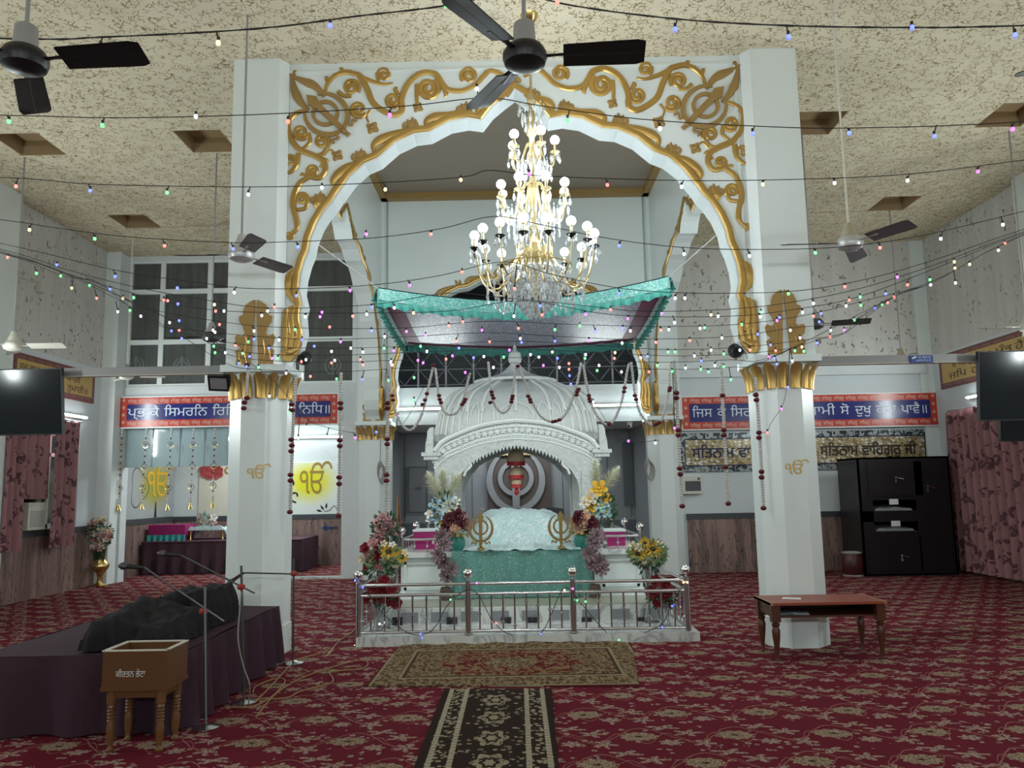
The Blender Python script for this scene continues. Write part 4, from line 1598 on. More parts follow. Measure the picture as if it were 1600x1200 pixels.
def leaves(parent, c, rx, rz, n, m, L=.09, ry=None, name='foliage'):
    mb = MB()
    for i in range(n):
        d = Vector((rnd.gauss(0, 1), rnd.gauss(0, 1), rnd.gauss(0, .8))).normalized()
        p = Vector(c) + Vector((d.x * rx * .8, d.y * (ry or rx) * .8, d.z * rz * .8))
        nn = (d + Vector((rnd.random() - .5, rnd.random() - .5, rnd.random() - .5))).normalized()
        e = nn.orthogonal().normalized()
        g = nn.cross(e)
        mb.add([p, p + nn * L * .5 + e * L * .2, p + nn * L + g * L * .1, p + nn * L * .5 - e * L * .2], [(0, 1, 2, 3)], m)
    return mb.build(name, m, parent, False, kind=None)


def bouquet(label, base, heads, vase, fol, cat='flowers', name='bouquet', group=None):
    """heads = (px, py, Y, kind, radius in px, material); vase(parent, base); fol = list of (px, py, Y, rx, rz, n, material)"""
    t = thing(name, tuple(base), label, cat, group)
    vase(t, Vector(base))
    for px, py, Y, rx, rz, n, m in fol: leaves(t, at(px, py, Y), rx, rz, n, m)
    st = MB()
    for px, py, Y, kind, r, m in heads:
        c = at(px, py, Y)
        R = 1.15 * r * Y / FPX
        nr = Vector((c.x - base[0], -.28, (c.z - base[2]) * .35)) + Vector((rnd.gauss(0, .08), -.25, rnd.gauss(0, .08)))
        blossom(kind, c, nr, R, m, t)
        b0 = Vector((base[0], base[1], base[2] + .1))
        st.tube([b0.lerp(c, .25), b0.lerp(c, .7) + E3 * .01, c], .004, 4)
    st.build('stems', LEAFM, t)
    return t


def vase_glass(h, r):
    def f(t, b):
        MB().lathe([(r * .9, 0), (r, .01), (r * .6, h * .3), (r * .7, h * .7), (r, h), (r * .93, h), (r * .62, h * .7), (r * .5, h * .3), (r * .8, .02), (0, .02)], b, 16).build('glass_vase', VGLASS, t)
    return f


def vase_pot(h, r, m, band=None):
    def f(t, b):
        v = MB().lathe([(0, 0), (r * .6, 0), (r * .95, h * .35), (r, h * .6), (r * .8, h * .9), (r * .9, h), (r * .75, h), (r * .7, h * .9), (0, h * .85)], b, 18).build('pot', m, t)
        if band: MB().lathe([(r * .84, h * .86), (r * .98, h * .9), (r * .98, h * 1.04), (r * .9, h * 1.06)], b, 18).build('gold_rim', band, v)
    return f


def plumes(t, lst):
    for pts, Y, wd in lst:
        P = smoothpts([at(x, y, Y) for x, y in pts], 5)
        mb = MB().tube(P, .004, 4)
        n = len(P) - 1
        for i in range(520):
            u = rnd.random()
            k = min(n - 1, int(u * n))
            p = P[k].lerp(P[k + 1], u * n - k)
            tg = (P[k + 1] - P[k]).normalized()
            w_ = 1.75 * wd * Y / FPX * (sin(PI * min(1, u * .92 + .08)) ** .7)
            d = Vector((rnd.gauss(0, 1), rnd.gauss(0, 1), rnd.gauss(0, 1)))
            d = (d - tg * d.dot(tg)).normalized()
            q = p + d * w_ * (.6 + .4 * rnd.random()) + tg * .07
            s = tg.cross(d) * .005
            mb.add([p - s, p + s, q], [(0, 1, 2)])
        mb.build('pampas_plume', PLUME, t, False)


YV = 9.95
zp = ZP
for lb, bx, mir, heads, plm in (
        ('tall cream plume arrangement with blue and white flowers, left of the marble arch', 697, 1,
         [(700, 786, 'lily', 12, BLUEF), (681, 789, 'lily', 11, BLUEF), (683, 808, 'lily', 11, BLUEF), (672, 803, 'lily', 8, WHITEF), (703, 790, 'lily', 12, CREAMF), (706, 808, 'lily', 10, CREAMF), (690, 812, 'lily', 8, YEL), (712, 784, 'lily', 8, WHITEF)],
         [([(690, 785), (680, 762), (670, 742)], 12), ([(694, 780), (692, 755), (691, 738)], 9), ([(698, 785), (708, 762), (716, 744)], 12)]),
        ('tall cream plume arrangement with yellow and aqua flowers, right of the marble arch', 938, -1,
         [(936, 764, 'lily', 14, YEL), (946, 779, 'lily', 9, YEL), (922, 780, 'lily', 12, CREAMF), (923, 791, 'lily', 11, YEL), (940, 790, 'lily', 12, AQUA), (927, 805, 'lily', 12, AQUA), (947, 801, 'lily', 10, AQUA), (913, 787, 'lily', 8, WHITEF)],
         [([(932, 770), (931, 745), (930, 724)], 13), ([(940, 775), (952, 752), (964, 734)], 12)])):
    b = at(bx, 868, YV)
    t = bouquet(lb, (b.x, YV + .1, zp), [(x, y, YV, k, r, m) for x, y, k, r, m in heads], vase_glass(.36, .085), [(bx - 3 * mir, 795, YV + .08, .17, .2, 110, LEAFM)], name='plume_arrangement')
    plumes(t, [(p, YV + .12, wd) for p, wd in plm])
for lb, bx, heads in (
        ('burgundy and pink bouquet in a teal pot at the left corner of the throne', 714, [(702, 812, 'rose', 10, BURG), (716, 808, 'rose', 12, BURG), (725, 818, 'rose', 9, BURG), (722, 807, 'rose', 8, PINK), (712, 822, 'rose', 10, PEACH), (731, 821, 'rose', 8, PINK), (699, 822, 'rose', 8, BURG), (708, 829, 'rose', 7, PINK)]),
        ('burgundy and peach bouquet in a teal pot at the right corner of the throne', 911, [(905, 810, 'rose', 12, BURG), (915, 807, 'rose', 8, PEACH), (910, 818, 'rose', 11, PEACH), (898, 816, 'rose', 8, PEACH), (924, 818, 'rose', 11, BURG), (905, 824, 'rose', 9, PEACH), (919, 828, 'rose', 8, BURG), (930, 826, 'rose', 7, BURG)])):
    b = at(bx, 868, 9.86)
    x_ = b.x
    bouquet(lb, (x_, 9.93, zp), [(x, y, 9.86, k, r, m) for x, y, k, r, m in heads], vase_pot(.2, .1, TEAL, BRASS), [(bx + 1, 830, 9.93, .13, .07, 40, LEAFL)])
# big front bouquets standing in tall glass vases inside the railing
YB2 = 8.85
hd = [(571, 857, 'rose', 9, RED), (583, 849, 'rose', 8, PINK), (590, 853, 'rose', 8, RED), (588, 870, 'rose', 10, RED), (578, 868, 'rose', 9, PINK), (594, 884, 'rose', 9, PINK), (581, 882, 'rose', 8, DPINK), (566, 874, 'rose', 7, CREAMF), (607, 862, 'sun', 13, YEL), (627, 870, 'sun', 10, YEL), (617, 880, 'sun', 8, CREAMF), (602, 876, 'lily', 7, WHITEF),
      (613, 852, 'lily', 6, WHITEF), (600, 850, 'lily', 6, CREAMF), (632, 864, 'lily', 6, CREAMF), (574, 885, 'rose', 7, RED)]
b = at(598, 972, YB2)
bouquet('mixed rose and sunflower bouquet in a glass vase at the left end of the railing', (b.x, YB2, .09), [(x, y, YB2, k, r, m) for x, y, k, r, m in hd], vase_glass(.55, .085), [(600, 872, YB2 + .05, .2, .13, 150, LEAFL), (592, 890, YB2 + .05, .14, .06, 40, LEAFM)])
hd = [(1020, 858, 'sun', 13, YEL), (996, 866, 'sun', 12, YEL), (1008, 848, 'sun', 8, YEL), (1033, 866, 'sun', 8, YEL), (1006, 874, 'sun', 9, CREAMF), (1018, 874, 'lily', 8, CREAMF), (990, 854, 'lily', 8, CREAMF), (1030, 852, 'lily', 7, CREAMF), (1000, 856, 'lily', 7, CREAMF), (1012, 862, 'sun', 8, YEL)]
b = at(1028, 972, YB2)
bouquet('sunflower bouquet in a glass vase at the right end of the railing', (b.x - .05, YB2 + .1, .09), [(x, y, YB2, k, r, m) for x, y, k, r, m in hd], vase_glass(.55, .085), [(1012, 864, YB2 + .05, .2, .13, 150, LEAFL), (1012, 882, YB2 + .05, .12, .08, 40, LEAFM)])
for lb, pts, bx in (('red rose bunch low behind the left end of the railing', [(583, 918), (600, 908), (612, 920), (588, 936), (606, 938), (575, 935), (619, 942), (597, 925)], 590), ('red rose bunch low behind the right end of the railing', [(1024, 908), (1040, 915), (1018, 925), (1035, 930), (1047, 925), (1028, 940), (1042, 940)], 1040)):
    b = at(bx, 972, 8.62)
    bouquet(lb, (b.x, 8.62, .09), [(x, y, 8.62, 'rose', 9, RED) for x, y in pts], vase_glass(.26, .06), [(sum(p[0] for p in pts) / len(pts), 930, 8.68, .14, .1, 60, LEAFM)])
# pink roses on a tall stand behind
hd = [(598, 808, 'rose', 7, DPINK), (606, 813, 'rose', 7, DPINK), (590, 815, 'rose', 7, PINK), (602, 822, 'rose', 8, DPINK), (612, 820, 'rose', 7, DPINK), (592, 826, 'rose', 7, PINK), (607, 832, 'rose', 7, DPINK), (599, 835, 'rose', 8, PINK), (590, 838, 'rose', 7, DPINK), (613, 834, 'rose', 6, DPINK), (601, 844, 'rose', 7, PINK), (586, 848, 'rose', 7, RED), (594, 846, 'rose', 7, PINK), (584, 842, 'rose', 6, RED)]
b = at(602, 900, 9.8)
bouquet('tall cone of dusty pink roses standing at the left pillar behind the sunflowers', (b.x, 9.8, .09), [(x, y, 9.8, k, r, m) for x, y, k, r, m in hd], vase_glass(.62, .07), [(602, 830, 9.86, .15, .24, 120, LEAFM)])
# hanging strings of mauve rosettes
for lb, P, pot in (('string of mauve succulent rosettes with white buds, left of the teal skirt', [(689, 838), (694, 850), (686, 868), (694, 878), (704, 890), (699, 900)], (697, 932)), ('string of mauve succulent rosettes with white buds, right of the teal skirt', [(932, 838), (928, 848), (922, 866), (935, 878), (940, 888), (927, 882)], None)):
    b = at(*(P[-1]), 9.63)
    x0 = at(pot[0] if pot else 930, 935, 9.63).x
    t = thing('succulent_string', (x0, 9.63, .27), lb, 'plant')
    mb = MB().tube(smoothpts([(x0, 9.63, .27)] + [tuple(at(x, y, 9.63)) for x, y in P[::-1]], 4), .008, 5)
    mb.build('stem', DISC, t)
    for x, y in P: blossom('succ', at(x, y, 9.58), (rnd.gauss(0, .4), -1, .4 + rnd.gauss(0, .3)), 14.5 * 9.6 / FPX, MAUVE, t, 'rosette')
    bd = MB()
    s = -1 if pot else 1
    for (dx, y) in ((14, 840), (17, 848), (12, 858), (10, 850), (9, 866)): bd.ball(at(P[1][0] + s * dx, y, 9.6), .016, 8, sz=1.4)
    bd.tube([at(P[1][0] + s * 17, 843, 9.6), at(P[1][0] + s * 6, 872, 9.6)], .004, 4)
    bd.build('white_buds', WHITEF, t)
    MB().lathe([(0, 0), (.06, 0), (.075, .08), (.06, .15), (.05, .15), (.06, .08), (0, .03)], (x0, 9.63, .268), 14).build('basket', mat('wicker basket', (.10, .075, .06), .8, bump=(70, .8)), t)

# ------------------------------------------------------------------ garlands
GARW = mat('white garland petals', (.66, .66, .63), .8, bump=(90, 1.0))
ROSE = mat('dark red garland rose', (.11, .006, .012), .6)
GN = 'white garlands with dark red roses'


def strand(mb, pts, r, step=.022):
    """a chain of small squashed beads"""
    P = smoothpts(pts, 8)
    rs, Q = [], []
    acc, k = 0.0, 0
    for i in range(len(P) - 1):
        L = (P[i + 1] - P[i]).length
        n = max(1, int(L / (step / 2)))
        for j in range(n):
            Q.append(P[i].lerp(P[i + 1], j / n))
            rs.append(r * (1.0 if k % 2 else .6))
            k += 1
    Q.append(P[-1]); rs.append(r * .6)
    mb.tube(Q, rs, 7)


def garland(pts, Y, roses, label, r=.0195, group=GN, end=None):
    P = [at(x, y, Y) for x, y in pts]
    t = thing('garland', tuple(P[0]), label, 'garland', group)
    mb = MB()
    strand(mb, P, r)
    mb.build('white_strand', GARW, t)
    for x, y in roses:
        MB().ball(at(x, y, Y - .012), r * 1.55, 9, sz=.75).build('rose', ROSE, t)
    return t


for pts, Y, ro, lb in (
        ([(463, 585), (459, 640), (456, 720), (453, 797)], 7.66, [(456, 632), (457, 641), (455, 687), (456, 696), (455, 705), (454, 742), (454, 751), (453, 800)], 'white garland with red roses hanging beside the left front pillar'),
        ([(533, 582), (532, 640), (531, 720), (529, 803)], 7.66, [(532, 630), (532, 638), (531, 688), (531, 697), (530, 746), (530, 756), (529, 806)], 'white garland hanging against the side room opening, right of the blue sign end'),
        ([(607, 568), (606, 640), (605, 720), (604, 803)], 7.66, [(605, 630), (605, 638), (605, 686), (605, 694), (604, 742), (604, 751)], 'white garland hanging down to the pink rose cone'),
        ([(1053, 562), (1057, 620), (1061, 700), (1066, 788)], 7.66, [(1057, 614), (1057, 622), (1060, 672), (1060, 680), (1062, 732), (1063, 741), (1066, 791)], 'white garland hanging over the wall speaker'),
        ([(1126, 565), (1129, 620), (1133, 700), (1138, 785)], 7.66, [(1129, 618), (1131, 672), (1131, 680), (1134, 730), (1138, 787)], 'white garland hanging over the middle of the left mosaic panel'),
        ([(1180, 590), (1184, 640), (1188, 700), (1193, 790)], 7.66, [(1181, 617), (1182, 625), (1186, 676), (1186, 684), (1190, 737), (1190, 746), (1193, 794)], 'white garland hanging along the right front pillar'),
        ([(388, 572), (386, 600), (384, 632)], 7.79, [(386, 570), (382, 629), (381, 638), (386, 622)], 'short white garland with a brass cup on the left gold capital')):
    garland(pts, Y, ro, lb)
SW = [([(609, 562), (612, 615), (620, 647), (632, 668), (645, 670), (660, 645), (670, 602), (677, 573)], [(613, 618), (614, 625), (660, 632), (664, 625), (667, 615), (677, 571)], 'white swag at the far left, ending at the knot above the left dome shoulder'),
      ([(680, 575), (686, 618), (692, 640), (703, 648), (716, 642), (724, 624), (732, 592), (735, 583)], [(686, 618), (687, 624), (689, 629), (722, 632), (725, 628), (727, 624)], 'small white swag over the left dome shoulder'),
      ([(763, 565), (767, 605), (772, 630), (785, 645), (797, 635), (801, 610), (806, 574)], [(768, 612), (769, 617), (771, 622), (799, 628), (800, 623), (801, 619), (766, 629)], 'small white swag left of the dome finial'),
      ([(809, 573), (822, 600), (830, 625), (845, 650), (865, 659), (885, 645), (900, 605), (908, 567)], [(809, 572), (825, 619), (828, 624), (829, 628), (864, 659), (868, 658), (874, 656), (901, 617), (902, 612), (904, 608)], 'wide white swag right of the dome finial'),
      ([(911, 570), (920, 615), (930, 645), (948, 664), (960, 655), (972, 625), (979, 585), (983, 568)], [(920, 618), (921, 623), (922, 627), (975, 612), (976, 606), (952, 663)], 'white swag off the right dome shoulder'),
      ([(986, 566), (993, 620), (1003, 650), (1022, 665), (1036, 650), (1044, 612), (1048, 564)], [(992, 618), (994, 624), (1023, 664), (1027, 662), (1030, 660), (1046, 610), (1047, 606)], 'white swag at the far right over the small gold capital')]
for pts, ro, lb in SW: garland(pts, 7.62, ro, lb, .015, 'white swags before the dome')
# short end knots on the swags
BELLG = 'beaded bell strings in the side room doorway'
PEARL = mat('pearl bead', (.60, .58, .54), .3)
DBEAD = mat('dark bead', (.10, .03, .03), .35)
ordl = ['leftmost beaded bell string in the side room doorway', 'beaded bell string just left of the big yellow character', 'beaded bell string over the yellow character', 'beaded bell string in front of the grey panel edge', 'beaded bell string nearest the left front pillar']
for (x0, x1, y1), lb in zip(((191, 185, 795), (229, 221, 793), (268, 261, 795), (303, 297, 793), (336, 332, 790)), ordl):
    Yb = YB - .06
    a, b = at(x0, 671, Yb), at(x1, y1, Yb)
    t = thing('bell_string', tuple(a), lb, 'garland', BELLG)
    mb = MB().rod(a, b, .004, 5)
    mb.build('cord', PEARL, t)
    bd, pd = MB(), MB()
    for k in range(26):
        u = k / 26
        c = a.lerp(b, u)
        if u < .08 or .62 < u < .7 or .87 < u < .95: pd.ball(c, .022, 7, sz=1.2)
        elif k % 2: bd.ball(c, .017, 7)
    bd.build('dark_beads', DBEAD, t)
    pd.build('pearl_tubes', PEARL, t)
    for u in (.2, .48, .74):
        MB().tube(arc(a.lerp(b, u), .055, 0, 2 * PI, 16)[:-1], .006, 5, True).build('ring', BRASS, t)
    MB().lathe([(.05, -.03), (.04, 0), (.018, .06), (.01, .09)], b, 12).build('bell', BRASS, t)

# ------------------------------------------------------------------ strings of fairy lights
WIRE = mat('dark twisted wire', (.03, .03, .028), .7)
HUE = {'r': (1, .07, .04), 'g': (.02, .75, .12), 'b': (.015, .06, 1), 'm': (.6, .03, .9), 'w': (.85, .85, 1), 'a': (1, .6, .2)}
LED = {k: mat('lit %s fairy bulb' % n, (.8, .8, .8), .3, emit=HUE[k], es=2.2) for k, n in (('r', 'red'), ('g', 'green'), ('b', 'blue'), ('m', 'magenta'), ('w', 'white'), ('a', 'amber'))}
STR = [
    ([(-700, 40), (0, 60), (160, 58), (400, 45), (560, 25), (700, 8), (826, -22)], 3.95, .006, 'fairy light string across the top left, up to the black fan rod'),
    ([(826, -22), (870, 4), (1050, 29), (1230, 40), (1430, 43), (1600, 40), (2300, 20)], 3.95, .006, 'fairy light string across the top right, from the black fan rod'),
    ([(-500, 172), (0, 180), (180, 184), (400, 179), (630, 166), (758, 153), (850, 166), (1000, 186), (1180, 197), (1330, 200), (1600, 190), (2100, 150)], 4.8, .005, 'second fairy light string from the top, across the gold emblems'),
    ([(-450, 262), (0, 277), (150, 288), (400, 292), (560, 287), (720, 277), (765, 266), (850, 275), (1065, 282), (1250, 280), (1420, 272), (1600, 250), (1980, 200)], 5.6, .005, 'third fairy light string from the top, under the gold scrolls'),
    ([(-400, 295), (0, 343), (80, 355), (200, 370), (360, 379), (440, 378), (580, 372), (690, 357), (772, 338), (850, 352), (960, 374), (1090, 388), (1250, 389), (1350, 382), (1450, 366), (1600, 330), (1920, 250)], 6.1, .005, 'fairy light string across the level of the silver fans'),
    ([(-330, 315), (0, 380), (180, 422), (300, 440), (400, 451), (560, 447), (680, 432), (786, 409), (860, 428), (960, 449), (1050, 457), (1150, 458), (1250, 454), (1350, 437), (1460, 406), (1600, 358), (1880, 270)], 6.5, .005, 'fairy light string over the tips of the gold leaves'),
    ([(-310, 318), (0, 389), (100, 420), (200, 446), (300, 465), (400, 480), (480, 481), (590, 475), (700, 458), (786, 465), (900, 476), (1000, 486), (1140, 483), (1250, 470), (1350, 449), (1460, 414), (1600, 362), (1850, 280)], 6.8, .005, 'fairy light string over the canopy frill'),
    ([(-300, 320), (0, 392), (100, 426), (200, 456), (300, 480), (400, 488), (560, 489), (700, 486), (820, 470), (960, 492), (1140, 494), (1250, 482), (1340, 464), (1460, 420), (1600, 364), (1850, 282)], 7.0, .005, 'fairy light string crossing the middle of the canopy'),
    ([(-300, 321), (0, 395), (95, 430), (150, 440), (210, 475), (280, 492), (400, 509), (520, 513), (640, 512), (760, 502), (900, 507), (1040, 510), (1150, 507), (1250, 494), (1350, 470), (1460, 438), (1600, 366), (1850, 283)], 7.2, .0045, 'fairy light string through the upper part of the gold leaves'),
    ([(-300, 322), (0, 394), (120, 434), (150, 440), (240, 505), (300, 515), (360, 522), (480, 530), (620, 527), (760, 520), (900, 527), (1000, 530), (1140, 526), (1240, 512), (1330, 502), (1400, 462), (1460, 440), (1600, 367), (1850, 284)], 7.35, .0045, 'fairy light string along the magenta band of the canopy'),
    ([(-300, 322), (0, 394), (120, 434), (210, 475), (262, 512), (330, 530), (400, 540), (520, 544), (660, 540), (800, 533), (940, 540), (1040, 546), (1150, 543), (1250, 532), (1320, 520), (1336, 500), (1400, 462), (1460, 440), (1600, 367), (1850, 284)], 7.45, .0045, 'fairy light string just above the canopy bottom frill'),
    ([(-300, 322), (0, 394), (120, 434), (300, 515), (330, 538), (400, 552), (520, 555), (660, 550), (800, 545), (940, 551), (1050, 556), (1150, 553), (1230, 545), (1280, 530), (1320, 520), (1400, 462), (1460, 440), (1600, 367), (1850, 284)], 7.55, .0045, 'fairy light string at the gallery rail top'),
    ([(-300, 322), (0, 394), (120, 434), (330, 530), (340, 548), (400, 562), (520, 566), (640, 562), (760, 558), (900, 562), (1040, 566), (1140, 562), (1210, 556), (1400, 462), (1460, 440), (1600, 367), (1850, 284)], 7.6, .0045, 'fairy light string just above the pillar capitals'),
    ([(-300, 322), (0, 395), (120, 436), (262, 512), (350, 566), (400, 577), (520, 581), (640, 574), (760, 566), (900, 572), (1040, 577), (1140, 574), (1200, 562), (1400, 462), (1460, 440), (1600, 367), (1850, 284)], 7.65, .0045, 'lowest long fairy light string between the gold capitals'),
    ([(380, 560), (420, 588), (450, 620), (480, 655), (512, 668), (545, 675), (590, 682)], 7.7, .004, 'fairy light string drooping from the left capital over the sign end'),
    ([(680, 565), (660, 610), (635, 655), (610, 680), (588, 684)], 7.7, .004, 'fairy light string drooping left of the dome'),
    ([(905, 575), (895, 600), (925, 625), (950, 662), (970, 685), (1000, 690), (1030, 688)], 7.7, .004, 'fairy light string drooping right of the dome'),
    ([(1230, 605), (1222, 635), (1205, 660), (1199, 674), (1188, 676)], 7.7, .004, 'short fairy light wire on the right pillar shaft'),
]
BL = [(157, 74, 'm'), (341, 67, 'a'), (516, 40, 'b'), (697, 8, 'g'), (871, 4, 'r'), (1055, 46, 'b'), (1232, 58, 'b'), (1425, 43, 'b'), (1586, 55, 'b'), (14, 190, 'g'), (160, 196, 'g'), (306, 182, 'w'), (450, 190, 'r'), (609, 180, 'm'), (745, 139, 'w'), (887, 188, 'g'),
      (1031, 201, 'w'), (1176, 209, 'b'), (1327, 208, 'b'), (1460, 213, 'b'), (1582, 202, 'm'), (25, 291, 'r'), (141, 298, 'b'), (261, 301, 'g'), (388, 304, 'w'), (503, 293, 'w'), (602, 296, 'a'), (720, 281, 'a'), (827, 272, 'm'), (949, 289, 'r'), (1065, 292, 'w'), (1192, 288, 'a'),
      (1304, 286, 'w'), (1418, 282, 'w'), (1528, 268, 'm'), (46, 359, 'a'), (148, 373, 'g'), (257, 384, 'r'), (364, 389, 'b'), (465, 386, 'b'), (572, 366, 'm'), (673, 366, 'r'), (968, 384, 'b'), (1069, 397, 'w'), (1171, 400, 'w'), (1274, 395, 'g'), (1375, 387, 'r'), (1470, 373, 'w'), (1567, 351, 'w'),
      (89, 414, 'b'), (180, 432, 'b'), (277, 450, 'b'), (366, 457, 'w'), (463, 462, 'b'), (547, 454, 'm'), (640, 446, 'm'), (722, 425, 'r'), (968, 459, 'b'), (1320, 448, 'r'), (1402, 433, 'm'), (1232, 459, 'g'), (1070, 466, 'w'), (12, 402, 'r'), (57, 427, 'g'), (95, 431, 'g'), (140, 446, 'g'), (112, 450, 'a'), (172, 452, 'b'),
      (151, 466, 'r'), (192, 466, 'a'), (209, 465, 'g'), (256, 469, 'r'), (262, 470, 'r'), (278, 475, 'b'), (335, 476, 'a'), (337, 486, 'r'), (350, 486, 'w'), (184, 487, 'w'), (203, 485, 'g'), (220, 494, 'w'), (280, 501, 'b'), (265, 504, 'w'), (280, 516, 'r'), (268, 517, 'b'), (343, 507, 'r'), (284, 529, 'b'), (333, 516, 'w'), (336, 519, 'w'), (323, 529, 'w'), (334, 541, 'g'), (336, 551, 'g'), (352, 551, 'w'),
      (429, 480, 'r'), (418, 486, 'w'), (409, 493, 'w'), (477, 495, 'w'), (503, 488, 'm'), (500, 495, 'm'), (551, 494, 'r'), (573, 491, 'w'), (581, 480, 'b'), (616, 481, 'w'), (646, 489, 'a'), (515, 511, 'r'), (580, 517, 'b'), (601, 526, 'w'), (635, 518, 'm'), (665, 524, 'm'), (701, 509, 'r'), (723, 503, 'r'), (753, 516, 'm'), (713, 533, 'r'), (765, 534, 'r'), (532, 534, 'm'), (491, 541, 'b'), (472, 531, 'b'), (436, 531, 'w'), (420, 544, 'b'),
      (548, 544, 'w'), (518, 549, 'w'), (567, 550, 'w'), (600, 544, 'g'), (657, 541, 'g'), (667, 549, 'w'), (717, 544, 'b'), (796, 547, 'm'), (615, 548, 'm'), (523, 563, 'w'), (518, 567, 'r'), (478, 562, 'w'), (471, 565, 'r'), (563, 562, 'r'), (567, 570, 'r'), (653, 563, 'm'), (661, 567, 'm'), (697, 561, 'r'), (707, 556, 'm'), (740, 559, 'b'), (756, 557, 'w'), (787, 558, 'g'), (727, 582, 'm'), (771, 574, 'w'), (611, 565, 'w'), (613, 570, 'w'),
      (425, 560, 'm'), (434, 560, 'g'), (461, 515, 'g'), (404, 574, 'g'), (447, 583, 'w'), (485, 588, 'r'), (526, 592, 'g'), (566, 593, 'b'), (607, 594, 'g'), (647, 590, 'g'), (397, 517, 'w'), (388, 534, 'g'), (397, 530, 'b'), (368, 540, 'r'), (379, 552, 'g'), (390, 557, 'b'), (373, 568, 'b'), (385, 573, 'b'),
      (804, 451, 'r'), (803, 494, 'w'), (844, 478, 'b'), (847, 492, 'r'), (915, 491, 'm'), (954, 484, 'r'), (981, 498, 'm'), (906, 509, 'g'), (867, 515, 'g'), (810, 513, 'r'), (930, 518, 'b'), (973, 513, 'b'), (985, 517, 'w'), (813, 529, 'w'), (815, 535, 'b'), (867, 533, 'b'), (920, 532, 'm'), (972, 536, 'w'), (1034, 490, 'm'), (1055, 466, 'w'), (1054, 504, 'w'), (1033, 516, 'r'), (1045, 515, 'w'), (1025, 535, 'r'), (1078, 532, 'r'), (1122, 494, 'w'), (1111, 492, 'a'),
      (1094, 513, 'w'), (1101, 512, 'g'), (1128, 528, 'w'), (1159, 507, 'g'), (1184, 522, 'b'), (1188, 495, 'w'), (1189, 488, 'g'), (863, 550, 'a'), (829, 554, 'w'), (842, 558, 'w'), (915, 554, 'w'), (914, 560, 'g'), (961, 551, 'a'), (960, 560, 'r'), (1001, 559, 'w'), (1012, 557, 'b'), (1044, 550, 'g'), (1055, 550, 'g'), (1085, 556, 'w'), (1111, 547, 'w'), (1131, 553, 'g'), (1156, 547, 'w'), (1172, 547, 'r'), (1096, 564, 'b'), (1117, 571, 'w'), (1071, 575, 'w'), (1027, 571, 'g'),
      (1014, 581, 'r'), (1131, 573, 'g'), (1095, 577, 'g'), (1107, 581, 'g'), (1142, 593, 'g'), (871, 560, 'b'), (849, 571, 'm'), (874, 574, 'w'), (889, 568, 'r'), (889, 577, 'r'), (906, 576, 'b'), (936, 571, 'w'), (933, 579, 'g'), (971, 581, 'w'), (1050, 580, 'g'),
      (1271, 474, 'w'), (1327, 469, 'r'), (1344, 464, 'g'), (1384, 459, 'b'), (1418, 445, 'r'), (1453, 437, 'g'), (1454, 445, 'w'), (1493, 442, 'w'), (1491, 409, 'a'), (1492, 419, 'a'), (1515, 413, 'a'), (1560, 391, 'w'), (1570, 380, 'r'), (1345, 477, 'g'), (1378, 476, 'g'), (1387, 473, 'r'), (1397, 464, 'r'), (1322, 478, 'w'), (1367, 482, 'b'), (1254, 488, 'w'), (1283, 490, 'b'), (1214, 501, 'm'), (1218, 496, 'b'), (1271, 494, 'r'), (1280, 503, 'b'), (1335, 500, 'g'), (1319, 516, 'm'), (1298, 516, 'w'), (1297, 526, 'r'), (1277, 536, 'b'), (1250, 528, 'w'), (1235, 516, 'w'),
      (1253, 542, 'a'), (1204, 539, 'b'), (1212, 548, 'r'), (1242, 548, 'g'), (1256, 549, 'g'), (1202, 558, 'm'), (1210, 560, 'b'), (1214, 569, 'b'), (1238, 564, 'w'),
      (452, 644, 'g'), (479, 667, 'w'), (466, 684, 'w'), (511, 682, 'w'), (555, 684, 'm'), (588, 675, 'b'), (421, 619, 'w'), (647, 625, 'g'), (622, 650, 'm'), (890, 587, 'b'), (892, 600, 'b'), (927, 628, 'w'), (950, 664, 'a'), (982, 689, 'm'), (1024, 692, 'w'), (1054, 669, 'm'), (1231, 605, 'b'), (1221, 639, 'm'), (1199, 676, 'r')]


def ypx(pts, x):
    for i in range(len(pts) - 1):
        a, b = pts[i], pts[i + 1]
        if min(a[0], b[0]) <= x <= max(a[0], b[0]) and a[0] != b[0]: return lerp(a[1], b[1], (x - a[0]) / (b[0] - a[0]))
    return None


SO = []
for pts, Y, r, lb in STR:
    P = []
    for x, y in pts:
        p = at(x, y, Y)
        P.append(p)
    P[0].x = max(P[0].x, XL + .06); P[-1].x = min(P[-1].x, XR - .06)
    t = thing('fairy_light_string', tuple(P[len(P) // 2]), lb, 'string lights', 'strings of coloured fairy lights')
    W = MB()
    q = smoothpts(P, 5)
    W.tube(q, r * .62, 5)
    if r > .0052:
        for ph in (0, PI): W.tube([p + E3 * (r * .6 * sin(ph + i * 2.0)) for i, p in enumerate(q)], r * .5, 5)
    W.build('wire', WIRE, t)
    SO.append((t, pts, Y))
for x, y, c in BL:
    best = None
    for t, pts, Y in SO:
        yy = ypx(pts, x)
        if yy is None: continue
        d = (y - yy) if y >= yy - 3 else 3 * (yy - y)
        if best is None or d < best[0]: best = (d, t, Y, yy)
    if best is None: continue
    d, t, Y, yy = best
    a, b = at(x + (3 if rnd.random() > .5 else -3) * min(1, d / 6), yy, Y), at(x, y, Y)
    R = .013 if Y < 5 else .0125
    bo = MB().ball(b, R, 8, sz=1.25).build('bulb', LED[c], t)
    MB().rod(a, b + E3 * R, .004 if Y < 5 else .0045, 5).rod(b + E3 * R * .6, b + E3 * (R * 2.6), R * .62, 6).build('bulb_holder', WIRE, bo)
